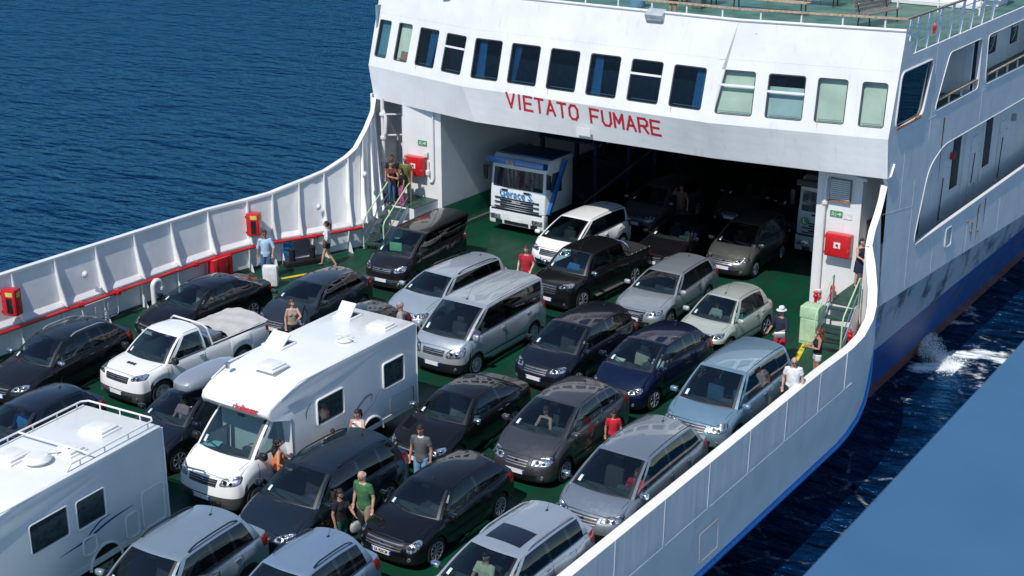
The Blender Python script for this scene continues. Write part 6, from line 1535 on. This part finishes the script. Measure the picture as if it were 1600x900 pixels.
g = MB(); pts = rpoly([(W/2+.012, 5.75, .60), (W/2+.012, 6.75, .60), (W/2+.012, 6.75, 1.08), (W/2+.012, 5.75, 1.08)], .1, 3); g.tube(pts+[pts[0]], .014, 6); g.obj('locker_flap', M['steel'], R4)
hatch(-.78, 3.75, .58, .46, .62); hatch(-.60, 6.25, .48, .46, .85); hatch(.05, 2.55, .55, .5); hatch(.62, 6.15, .55, .42)
b = MB(); b.lathe([(0, .10), (.20, .08), (.22, .03), (.14, 0)], (.45, 4.85, Hc), 'Z', 18); b.tube([V((.1, 4.9, Hc+.12)), V((.8, 4.8, Hc+.12))], .012, 6); b.tube([V((.40, 4.6, Hc+.12)), V((.5, 5.1, Hc+.12))], .012, 6); b.obj('tv_aerial', M['hatch'], R4)
b = MB(); b.lathe([(0, .14), (.07, .14), (.07, .10), (.045, .09), (.045, 0)], (-.85, 2.0, Hc-.04), 'Z', 14); b.obj('roof_vent', M['steel'], R4)
# swooshes
def swoosh(s, pts, w0, mt, parent=R4, xx=None):
    g = MB(); xx = xx or W/2+.004; n_ = len(pts); up = []; dn = []
    P3 = []
    for k in range(25):
        t_ = k/24*(n_-1); i_ = min(int(t_), n_-2); f_ = t_-i_; P3.append(V((xx, lerp(pts[i_][0], pts[i_+1][0], f_), lerp(pts[i_][1], pts[i_+1][1], f_))))
    for _ in range(6): P3 = [P3[0]]+[(P3[i-1]+P3[i]*2+P3[i+1])/4 for i in range(1, 24)]+[P3[-1]]
    rows = []
    for k, p in enumerate(P3):
        d_ = (P3[min(k+1, 24)]-P3[max(k-1, 0)]).normalized(); nn_ = V((0, -d_.z, d_.y)); w_ = w0*sin(pi*(k+.3)/25)+.004; rows.append([p-nn_*w_, p+nn_*w_])
    g.grid(rows); g.obj('stripe_decal', mt, parent, smooth=False)
bdec = simple('blue_decal', (.03, .06, .2), .5); gdec = simple('grey_decal', (.22, .23, .27), .5); lil = simple('lilac_decal', (.4, .4, .6), .5)
swoosh(1, [(4.25, 1.02), (4.35, 1.25), (4.75, 1.48), (5.05, 1.48), (4.95, 1.25)], .03, gdec); swoosh(1, [(4.1, .98), (4.6, 1.0), (5.1, 1.2), (5.35, 1.5)], .014, lil); swoosh(1, [(2.5, 1.72), (2.5, 1.9), (2.68, 2.08)], .02, gdec)
tx = text_obj('lettering', 'challenger', .20, M['redtext'], (.42, 1.205, 2.33), (1, .03, 0), (0, .35, .9), R4, bold=.004, ext=.004, sx=.95)
info2, win2, hatch2, W, L, Hc, R5 = camper(-22.92, 11.88, .094, 'near white camper van with a roof rail and satellite dome, cut by the left edge', True)
def win_(s, y0, y1, z0, z1, f=win2): f(s, y0, y1, z0, z1)
win_(1, 3.0, 4.03, 1.52, 2.2); win_(1, 4.25, 5.07, 1.48, 2.15)
g = MB(); pts = rpoly([(W/2+.012, 6.12, .60), (W/2+.012, 6.80, .60), (W/2+.012, 6.80, 1.50), (W/2+.012, 6.12, 1.50)], .1, 3); g.tube(pts+[pts[0]], .02, 6); g.obj('locker_flap', M['hatch'], R5)
g = MB(); pts = rpoly([(W/2+.012, 5.60, .60), (W/2+.012, 5.98, .60), (W/2+.012, 5.98, 1.16), (W/2+.012, 5.60, 1.16)], .1, 3); g.tube(pts+[pts[0]], .02, 6); g.obj('locker_flap', M['hatch'], R5)
g = MB(); pts = rpoly([(W/2+.012, 4.35, .80), (W/2+.012, 4.73, .80), (W/2+.012, 4.73, 1.20), (W/2+.012, 4.35, 1.20)], .1, 3); g.tube(pts+[pts[0]], .025, 6); g.obj('locker_flap', M['hatch'], R5)
swoosh(1, [(4.4, 1.12), (4.6, 1.28), (4.9, 1.42), (5.2, 1.44)], .018, bdec, R5); swoosh(1, [(3.7, 1.12), (4.5, 1.16), (5.1, 1.30), (5.85, 1.34)], .026, bdec, R5)
hatch2(-.45, 4.15, .55, .55); hatch2(.18, 6.05, .62, .5); hatch2(.38, 4.95, .5, .4)
b = MB(); b.lathe([(0, .20), (.22, .18), (.30, .10), (.28, .06), (.12, .04), (.12, 0)], (.20, 4.25, Hc), 'Z', 24); b.obj('satellite_dome', M['hatch'], R5)
for s in (-1, 1):
    g = MB(); pts = [V((s*(W/2-.08), 4.2, Hc)), V((s*(W/2-.08), 4.35, Hc+.14)), V((s*(W/2-.08), L-.22, Hc+.14))]; g.tube(pts, .022, 8); g.obj('roof_rack_rail', M['hatch'], R5)
g = MB(); g.tube([V((-W/2+.08, L-.22, Hc+.14)), V((-W/2+.2, L-.1, Hc+.14)), V((W/2-.2, L-.1, Hc+.14)), V((W/2-.08, L-.22, Hc+.14))], .022, 8); g.tube([V((-W/2+.08, 4.9, Hc+.14)), V((W/2-.08, 4.9, Hc+.14))], .022, 8)
for s in (-1, 1):
    for q in (4.6, 5.3, 6.0, 6.6): g.tube([V((s*(W/2-.08), q, Hc)), V((s*(W/2-.08), q, Hc+.14))], .016, 6)
for x_ in (-.6, .0, .6): g.tube([V((x_, L-.1, Hc)), V((x_, L-.1, Hc+.14))], .016, 6)
g.obj('roof_rack_rail', M['hatch'], R5)
b = MB(); b.tube([V((.5, 4.9, Hc+.14)), V((.35, 4.75, Hc+.05)), V((.25, 4.55, Hc+.10))], .010, 5); b.obj('cable', M['black'], R5)
# ---------------- lorry ----------------
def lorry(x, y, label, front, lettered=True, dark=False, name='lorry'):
    R6 = empty(name, (x, y, 0), 0, label, 'lorry'); W = 2.5; H = 2.95; mt = M['white_l'] if lettered else M['shaded_l']
    b = MB()
    F_ = [(0, .95), (0.02, 1.5), (.05, 1.72), (.14, 2.5), (.20, H-.12), (.4, H), (1.9, H), (1.95, H-.1), (1.95, .95)]
    rows = []
    for xx, ins in ((-W/2, .05), (-W/2+.03, .012), (-W/2+.10, 0)): rows.append([(xx, yy+ins*(1 if yy < 1 else -1), z) for yy, z in F_])
    for k in range(1, 6): rows.append([(lerp(-W/2+.1, W/2-.1, k/6), yy-(.05*(1-((k-3)/3)**2) if yy < .3 else 0), z) for yy, z in F_])
    for xx, ins in ((W/2-.10, 0), (W/2-.03, .012), (W/2, .05)): rows.append([(xx, yy+ins*(1 if yy < 1 else -1), z) for yy, z in F_])
    b.grid(rows); 
    for r_, fl in ((rows[0], 0), (rows[-1], 1)):
        pts = [V(p) for p in r_]; tri = tessellate_polygon([pts]); b.add(pts, tri)
    b.obj('cab', mt, R6, angle=40)
    b = MB(); b.box((0, 1.15, H+.02), (W-.1, 1.45, .10), bev=.03); b.obj('roof_panel', simple('lorry_roof_shade', (.01, .03, .09), .4) if lettered else M['dark'], R6)  # shade over the cab roof is put into this dark colour
    b = MB(); b.grid([[(lerp(-1.12, 1.12, j/8), .045-.05*(1-((j-4)/4)**2)-.012, 1.78) for j in range(9)], [(lerp(-1.10, 1.10, j/8), .14-.05*(1-((j-4)/4)**2)-.014, 2.5) for j in range(9)]]); b.obj('windscreen', simple('lorry_glass', (.02, .03, .035), .06, coat=1) if 'lorry_glass' not in bpy.data.materials else bpy.data.materials['lorry_glass'], R6)
    for s in (-1, 1):
        b = MB(); b.plate([(s*(W/2+.006), .35, 1.75), (s*(W/2+.006), 1.15, 1.65), (s*(W/2+.006), 1.15, 2.45), (s*(W/2+.006), .5, 2.45)]); b.obj('side_window', bpy.data.materials['lorry_glass'], R6, smooth=False)
        b = MB(); b.tube([V((s*W/2, .1, 2.5)), V((s*(W/2+.18), -.05, 2.5))], .02, 6); b.box((s*(W/2+.18), -.02, 2.25), (.16, .12, .55), bev=.03); b.obj('door_mirror', M['black'], R6)
        b = MB(); b.box((s*.95, -.075, .62), (.46, .05, .17), bev=.02); b.obj('headlight', M['lamp'], R6)
        b = MB(); b.lathe([(.0, -.13), (.30, -.15), (.5, -.15), (.51, -.1), (.51, .1), (.5, .15), (0, .15)], (s*(W/2-.2), 1.35, .51), 'X', 24); b.obj('wheel', M['rubber'], R6)
    b = MB(); b.box((0, .10, .62), (W, .30, .60), bev=.06); b.obj('bumper', mt, R6)
    b = MB(); b.box((0, -.055, .44), (1.1, .03, .12)); b.box((-.8, -.055, .42), (.3, .03, .14)); b.box((.8, -.055, .42), (.3, .03, .14)); b.box((0, -.045, .90), (2.3, .03, .05)); b.obj('bumper_slot', M['black'], R6)
    b = MB(); b.box((0, -.068, .56), (.5, .015, .12)); b.obj('number_plate', M['plate'], R6)
    b = MB()
    for z_, w_ in ((1.36, 2.0), (1.27, 1.5), (1.18, 2.0), (1.09, 1.5), (1.01, 2.0)): b.box((0, -.035, z_), (w_, .06, .035 if w_ > 1.6 else .055))
    b.obj('grille', M['black'], R6)
    b = MB(); b.box((0, .0, 2.80), (W+.04, .34, .24), M4=Matrix.Rotation(-.25, 4, 'X'), bev=.03); b.obj('sun_visor', M['black'] if not lettered else simple('visor_blue', (.005, .10, .35), .3, coat=1) if 'visor_blue' not in bpy.data.materials else bpy.data.materials['visor_blue'], R6)
    b = MB(); b.box((0, 2.6, .8), (.9, 5, .3)); b.obj('chassis', M['under'], R6)
    for x_ in (-.55, .45): b = MB(); b.box((x_, -.03, 1.68), (.26, .05, .06)); b.obj('wiper_mount', M['black'], R6)
    if lettered:
        text_obj('lettering', 'Gerace S.', .40, M['bluetext'], (0, -.062, 1.56), (1, 0, 0), (0, .08, 1), R6, bold=.003, ext=.0)
        text_obj('lettering', 'IVECO', .13, M['plate'], (0, -.078, 1.27), (1, 0, 0), (0, 0, 1), R6, bold=.002, ext=.002)
        b = MB(); b.box((-.3+.1, -.19, 2.80), (.36, .02, .14), M4=Matrix.Rotation(-.25, 4, 'X')); b.obj('amber_plate', M['wood'], R6)
        b = MB(); b.bar((W/2+.05, .15, .95), (W/2+.16, 1.15, 2.9), .16, .10); b.bar((W/2+.05, .15, .95), (W/2+.16, 1.15, 2.9), .05, .06); b.obj('blue_strut', bpy.data.materials['visor_blue'], R6)
        # car transporter frame
        b = MB()
        for yy in (3.6, 6.2, 8.4, 10.4):
            for s in (-1, 1): b.bar((s*1.25, yy, .6), (s*1.25, yy, 3.9), .14, .14)
        for s in (-1, 1): b.bar((s*1.25, 2.6, 1.1), (s*1.25, 10.4, 1.1), .10, .18); b.bar((s*1.25, 3.4, 3.0), (s*1.25, 10.4, 3.0), .1, .18); b.bar((s*1.25, 2.6, 2.8), (s*1.25, 6.5, 1.2), .05, .07)
        b.box((0, 6.5, 1.1), (2.4, 7.8, .06)); b.box((0, 7.0, 2.95), (2.4, 7.0, .06)); b.obj('transporter_frame', simple('frame_dark_blue', (.003, .02, .07), .5), R6, smooth=False)
        b = MB(); b.tube([V((W/2+.75, 1.6, 1.2)), V((W/2+.75, 7.8, 2.4))], .03, 6); b.obj('ramp_rail', M['steel'], R6)
    else:
        b = MB(); b.lathe([(0, 0), (.15, 0)], (-.92, -.07, 1.42), 'Y', 18); b.obj('round_sign', M['sugreen'], R6)
        text_obj('round_sign_letter', 'L', .22, M['plate'], (-.92, -.08, 1.42), (1, 0, 0), (0, 0, 1), R6, bold=.006, ext=.002)
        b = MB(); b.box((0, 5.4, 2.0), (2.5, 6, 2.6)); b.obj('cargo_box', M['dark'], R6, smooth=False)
    return R6
M['shaded_l'] = simple('lorry_shaded_white', (.34, .36, .37), .4, coat=.6, var=.04)  # lorry white dimmed, garage shade put into the colour
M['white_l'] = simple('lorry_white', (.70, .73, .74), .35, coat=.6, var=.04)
lorry(-28.92, 42.25, 'white lorry with blue sun visor and blue lettering at the left of the garage opening', True)
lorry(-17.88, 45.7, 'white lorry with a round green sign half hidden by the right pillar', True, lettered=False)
# ---------------- people ----------------
def att(px, py): return math.atan2(px, -py)
HB = (.015, .009, .006); HG = (.28, .27, .26)
p = person((-33.09, 33.06, 0), .75, 1.78, 'man in a pale blue shirt and jeans pulling a white suitcase by the left bulwark', 'tan', ('short', HB), ('rolled', 'paleblue', (.42, .58, .72)), ('jeans', 'jeans', (.06, .14, .26)), armL=((.27, -.04, 1.16), (.24, -.20, .96)), armR=((-.25, .04, 1.15), (-.27, .02, .90)), legs='stand', glasses=True)
r_ = empty('suitcase', (-32.42, 32.55, 0), .6, 'tall white hard shell suitcase beside the man in the pale blue shirt', 'suitcase')
b = MB(); b.box((0, 0, .43), (.50, .28, .72), bev=.06); b.obj('shell', simple('suitcase_white', (.74, .75, .75), .35), r_)
for k in range(5): b = MB(); b.box((-.16+.08*k, -.142, .43), (.02, .008, .6)); b.obj('ridge', M['plate'], r_)
b = MB(); b.tube([V((-.12, .05, .78)), V((-.12, .05, 1.03)), V((.12, .05, 1.03)), V((.12, .05, .78))], .010, 6); b.obj('pull_handle', M['steel'], r_)
for sx in (-1, 1):
    for sy in (-1, 1): b = MB(); b.lathe([(0, -.015), (.035, -.015), (.035, .015), (0, .015)], (sx*.18, sy*.09, .035), 'X', 12); b.obj('castor', M['black'], r_)
p = person((-32.31, 35.35, 0), -1.0, 1.66, 'woman in a white blouse and dark shorts walking past the bollards with a bag', 'light', ('pony', HB), ('shirt', 'white', (.75, .75, .75)), ('short', 'darkblue', (.02, .022, .04)), female=True, legs='walk', glasses=True)
held_bag(p, 1, (.12, .07, .05), 'shoulder_bag', 'patterned brown shoulder bag of the woman in the white blouse', .15, .05)
G_ = 'people standing on the left landing'
person((-32.78, 39.62, 1.32), .6, 1.78, 'man in a dark shirt at the back of the left landing', 'tan', ('short', HB), ('tee', 'blackc', (.012, .012, .015)), ('trousers', 'darkc', (.02, .02, .03)), glasses=True, group=G_)
person((-32.30, 39.80, 1.32), .3, 1.74, 'man in an olive green shirt half hidden by the red cabinet on the left pillar', 'tan', ('bald', HB), ('tee', 'olive', (.12, .13, .03)), ('shorts', 'khaki', (.25, .2, .13)), group=G_)
person((-32.60, 39.30, 1.32), 1.2, 1.64, 'woman in a brown top and jeans on the left landing, nearest the stairs', 'tan', ('short', HB), ('tee', 'brown', (.16, .045, .025)), ('jeans', 'jeans', (.06, .14, .26)), female=True, armL=((.22, -.18, 1.18), (.10, -.40, 1.16)), armR=((-.22, -.18, 1.18), (-.05, -.42, 1.15)), group=G_)
person((-32.20, 39.42, 1.32), -.4, 1.40, 'child in pink trousers on the left landing beside the woman in brown', 'tan', ('long', HB), ('tee', 'blackc', (.012, .012, .015)), ('trousers', 'pink', (.5, .08, .22)), shoes=(.5, .1, .25), group=G_, female=True)
person((-27.82, 28.75, 0), .9, 1.66, 'woman in a beige top standing by the open door of the dark hatchback', 'light', ('bob', (.10, .04, .02)), ('tank', 'beige', (.36, .28, .23)), ('trousers', 'darkc', (.02, .02, .03)), female=True, armL=((.24, -.14, 1.2), (.12, -.30, 1.16)), head_turn=.5)
person((-24.85, 30.22, 0), -.9, 1.76, 'grey haired man in a grey T-shirt behind the camper van', 'tan', ('short', HG), ('tee', 'greyt', (.33, .34, .34)), ('shorts', 'khaki', (.25, .2, .13)), nod=.3, fat=1.1)
person((-24.78, 36.75, 0), .3, 1.76, 'man in a red polo shirt by the front of the white family car', 'light', ('short', (.05, .025, .015)), ('tee', 'redt', (.42, .015, .03)), ('jeans', 'jeans', (.06, .14, .26)), armL=((.26, -.04, 1.16), (.22, -.22, 1.0)), armR=((-.26, .0, 1.16), (-.24, -.18, .98)), fat=1.1)
person((-21.62, 21.6, 0), 2.4, 1.60, 'woman in an orange top at the side door of the camper van', 'light', ('curly', HB), ('tank', 'orange', (.85, .20, .02)), ('trousers', 'darkc', (.02, .02, .03)), female=True, armL=((.24, -.10, 1.16), (.18, -.34, 1.05)), armR=((-.26, .02, 1.16), (-.2, -.2, 1.0)), fat=1.08)
person((-21.28, 23.15, 0), .8, 1.36, 'dark haired child in a yellow top between the camper van and the dark estate', 'tan', ('short', HB), ('tee', 'yellowt', (.75, .62, .06)), ('shorts', 'darkc', (.02, .02, .03)), nod=.3)
person((-21.12, 23.9, 0), .5, 1.64, 'woman with a ponytail and white vest beside the camper van window', 'light', ('pony', (.03, .014, .008)), ('tank', 'white', (.75, .75, .75)), ('trousers', 'darkc', (.02, .02, .03)), female=True, armL=((.20, -.20, 1.22), (.02, -.26, 1.40)), nod=.25, head_turn=-.4)
person((-19.08, 23.82, 0), .25, 1.80, 'young man in a grey polo shirt and jeans between the dark cars', 'tan', ('short', (.02, .01, .006)), ('polo', 'greyp', (.10, .105, .11)), ('jeans', 'bluejean', (.16, .32, .5)), nod=.25)
p = person((-18.70, 21.28, 0), .05, 1.78, 'bald old man in a green shirt and beige shorts beside the black hatchback', 'light', ('bald', (.5, .48, .45)), ('tee', 'greent', (.045, .16, .065)), ('trousers', 'khakib', (.33, .26, .19)), nod=.45, fat=1.08, lean=.06, head_turn=-.3)
p2 = person((-18.78, 20.55, 0), 1.5, 1.60, 'woman with long curly dark hair, black top and green trousers beside the old man', 'tan', ('curly', (.02, .01, .008)), ('tee', 'blackc', (.012, .012, .015)), ('trousers', 'greenc', (.01, .12, .09)), female=True, nod=.3, armL=((.22, -.16, 1.16), (.14, -.36, 1.1)))
held_bag(p2, 1, (.4, .39, .37), 'handbag', 'pale grey handbag of the curly haired woman beside the old man', .13, -.28)
person((-16.22, 28.0, 0), .6, 1.34, 'boy in a red T-shirt at the door of the dark grey family car', 'tan', ('short', HB), ('tee', 'redb', (.55, .01, .03)), ('shorts', 'darkc', (.02, .02, .03)), nod=.3)
p = person((-15.36, 36.09, 0), -.25, 1.80, 'man in a white hat, navy shirt and red shorts near the right stairs', 'tan', ('short', HB), ('rolled', 'navy', (.015, .02, .05)), ('shorts', 'redsh', (.55, .02, .05)), hat=True, glasses=True, armL=((.26, -.06, 1.15), (.12, -.30, 1.08)), armR=((-.28, -.02, 1.14), (-.24, -.24, 1.02)))
b = MB(); b.box((0, 0, 0), (.30, .06, .22), rz=.2, bev=.01); r_ = b.obj('folded_newspaper', M['paper'], None); r_.location = (-15.20, 35.68, 1.10); r_.rotation_euler = (.5, 0, .3); tag(r_, 'folded white newspaper in the hands of the man in the white hat', 'newspaper')
p = person((-13.93, 35.48, 0), -.85, 1.66, 'woman with long curly auburn hair, black top and white shorts by the right stairs', 'tan', ('curly', (.10, .025, .012)), ('tank', 'blackc', (.012, .012, .015)), ('short', 'whitesh', (.75, .75, .74)), female=True, armR=((-.22, -.10, 1.14), (-.16, -.30, 1.12)), armL=((.22, -.06, 1.16), (.06, -.28, 1.18)))
b = MB(); b.tube([V((0, 0, 0)), V((0, 0, .15)), V((0, 0, .19)), V((0, 0, .22))], [.035, .035, .014, .014], 12); r_ = b.obj('water_bottle', glassmat('bottle_plastic', (.75, .85, .9)), None); r_.location = (-14.28, 35.38, .95); tag(r_, 'clear plastic water bottle held by the woman in white shorts', 'bottle')
person((-13.55, 32.9, 0), .4, 1.76, 'bald man in a white T-shirt with a yellow print leaning at the right bulwark', 'light', ('bald', HG), ('tee', 'white', (.75, .75, .75)), ('shorts', 'darkc', (.02, .02, .03)), glasses=True, fat=1.12, nod=.35, lean=.05)
person((-15.0, 41.2, 1.0), .9, 1.62, 'woman in a dark dress in the doorway right of the right pillar', 'light', ('bob', HB), ('tank', 'navy', (.015, .02, .05)), ('skirt', 'navy2', (.015, .02, .05)), female=True, armR=((-.2, -.12, 1.16), (-.1, -.3, 1.1)))
person((-24.1, 46.3, 0), .2, 1.80, 'man in a dark brown shirt standing in the shade of the garage', 'dark', ('short', HB), ('tee', 'brownd', (.12, .05, .035)), ('trousers', 'darkc', (.02, .02, .03)), armR=((-.33, .0, 1.35), (-.2, -.1, 1.55)))
person((-23.5, 43.9, 8.37), 2.9, 1.75, 'passenger in navy shorts on the upper deck behind the floodlight', 'tan', ('short', HB), ('tee', 'navy', (.015, .02, .05)), ('shorts', 'darkc', (.02, .02, .03)), armL=((.25, -.2, 1.1), (.2, -.4, 1.0)))
def seated(k, s, label, topc, skin='tan', hair=('short', HB), kind='tee', female=False, armL=None, armR=None, nod=0, turn=0, h=1.70, row=0):
    q = V_[k] if isinstance(k, str) else k; r = q['root']; loc = V((s*.37, q['seat_y']-.02+row*.9, q['zs']-.02))
    a = r.rotation_euler.z; wl = Matrix.Rotation(a, 4, 'Z') @ loc+r.location
    person((wl.x, wl.y, wl.z), a, h, label, skin, hair, (kind, topc[0], topc[1]), ('trousers', 'darkc', (.02, .02, .03)), female=female, seated=True, armL=armL or ((.24, -.14, 1.12), (.16, -.40, 1.14)), armR=armR or ((-.24, -.14, 1.12), (-.14, -.40, 1.14)), nod=nod, head_turn=turn, lean=-.12, vox=.013)
seated('c20', 1, 'driver in a purple checked shirt in the tall silver van', ('purple', (.35, .2, .38)), 'light', kind='rolled')
seated('c19', 1, 'man asleep over the wheel in the dark blue black family car', ('navystripe', (.03, .03, .06)), 'light', hair=('short', (.05, .02, .012)), nod=.9)
seated('c18', 1, 'driver in a pale blue shirt at the wheel of the navy car', ('paleb2', (.5, .62, .68)), 'light', kind='shirt')
seated('c15', -1, 'woman in a black vest on the passenger seat of the dark grey family car', ('blackc', (.012, .012, .015)), 'light', hair=('long', (.05, .02, .012)), kind='tank', female=True, nod=.4)
seated('c16', 1, 'driver in a red shirt in the grey silver family car', ('redb', (.55, .01, .03)), 'tan')
seated('c26', 1, 'driver in a turquoise shirt in the small pale green car', ('turq', (.05, .5, .55)), 'light', h=1.65)
seated('c26', -1, 'passenger in a grey top in the small pale green car', ('greyt', (.33, .34, .34)), 'light', female=True, h=1.6)
seated('c24', -1, 'passenger in a bright blue shirt in the black pickup', ('blue2', (.04, .2, .5)), 'tan')
seated('c30', 1, 'driver in a pale shirt in the low black car', ('paleb2', (.5, .62, .68)), 'tan')
seated('c29', 1, 'driver in a dark top in the grey upright small car', ('brownd', (.12, .05, .035)), 'tan')
seated('c09', 1, 'bald driver of the silver blue off-road car with the open door', ('beige', (.36, .28, .23)), 'tan', hair=('bald', HB))
seated('c13', -1, 'passenger with cream clothes on the lap in the silver car with the sunroof', ('cream', (.6, .57, .42)), 'light', hair=('short', HB), nod=.3)
seated('c13', 1, 'driver in a green top in the silver car with the sunroof', ('greent', (.045, .16, .065)), 'tan')
seated('c06', -1, 'passenger in a flowered top in the dark blue car under the roof box', ('flower', (.45, .25, .3)), 'light', female=True, hair=('long', HB))
seated('c05', -1, 'passenger in a blue top in the dark blue hatchback at the left edge', ('blue2', (.04, .2, .5)), 'light')
seated('c02', 1, 'driver in black in the long black saloon', ('blackc', (.012, .012, .015)), 'tan')
# bits behind the windscreens
def on_dash(k, x, dy, dz, d, mt, name, label, rz=0):
    q = V_[k]; r = q['root']; a = r.rotation_euler.z; wl = Matrix.Rotation(a, 4, 'Z') @ V((x, q['yb1']+dy, q['zt'](q['yb1'])+dz))+r.location
    b = MB(); b.box((0, 0, 0), d, bev=min(d)*.3); o = b.obj(name, mt, None); o.location = wl; o.rotation_euler = (0, 0, a+rz); tag(o, label, name.replace('_', ' '))
on_dash('c12', .42, .75, .15, (.16, .1, .3), M['paper'], 'white_cloth', 'white cloth on the steering wheel of the glossy black hatchback', .3)
on_dash('c18', -.45, .2, .02, (.34, .14, .07), M['paper'], 'tissue_box', 'pale box on the dashboard of the navy car')
on_dash('c22', -.35, .60, .06, (.45, .03, .30), simple('green_shade', (.25, .6, .3), .7), 'sun_shade', 'green sun shade behind the windscreen of the boxy black van', .2)
q = info; a = q['root'].rotation_euler.z; wl = Matrix.Rotation(a, 4, 'Z') @ V((-.55, q['yb1']+.12, q['zt'](q['yb1'])+.02))+q['root'].location
b = MB(); b.box((0, 0, 0), (.45, .30, .01)); o = b.obj('road_map', M['cyanpaper'], None); o.location = wl; o.rotation_euler = (0, 0, .3); tag(o, 'folded road map on the dashboard of the middle camper van', 'map')
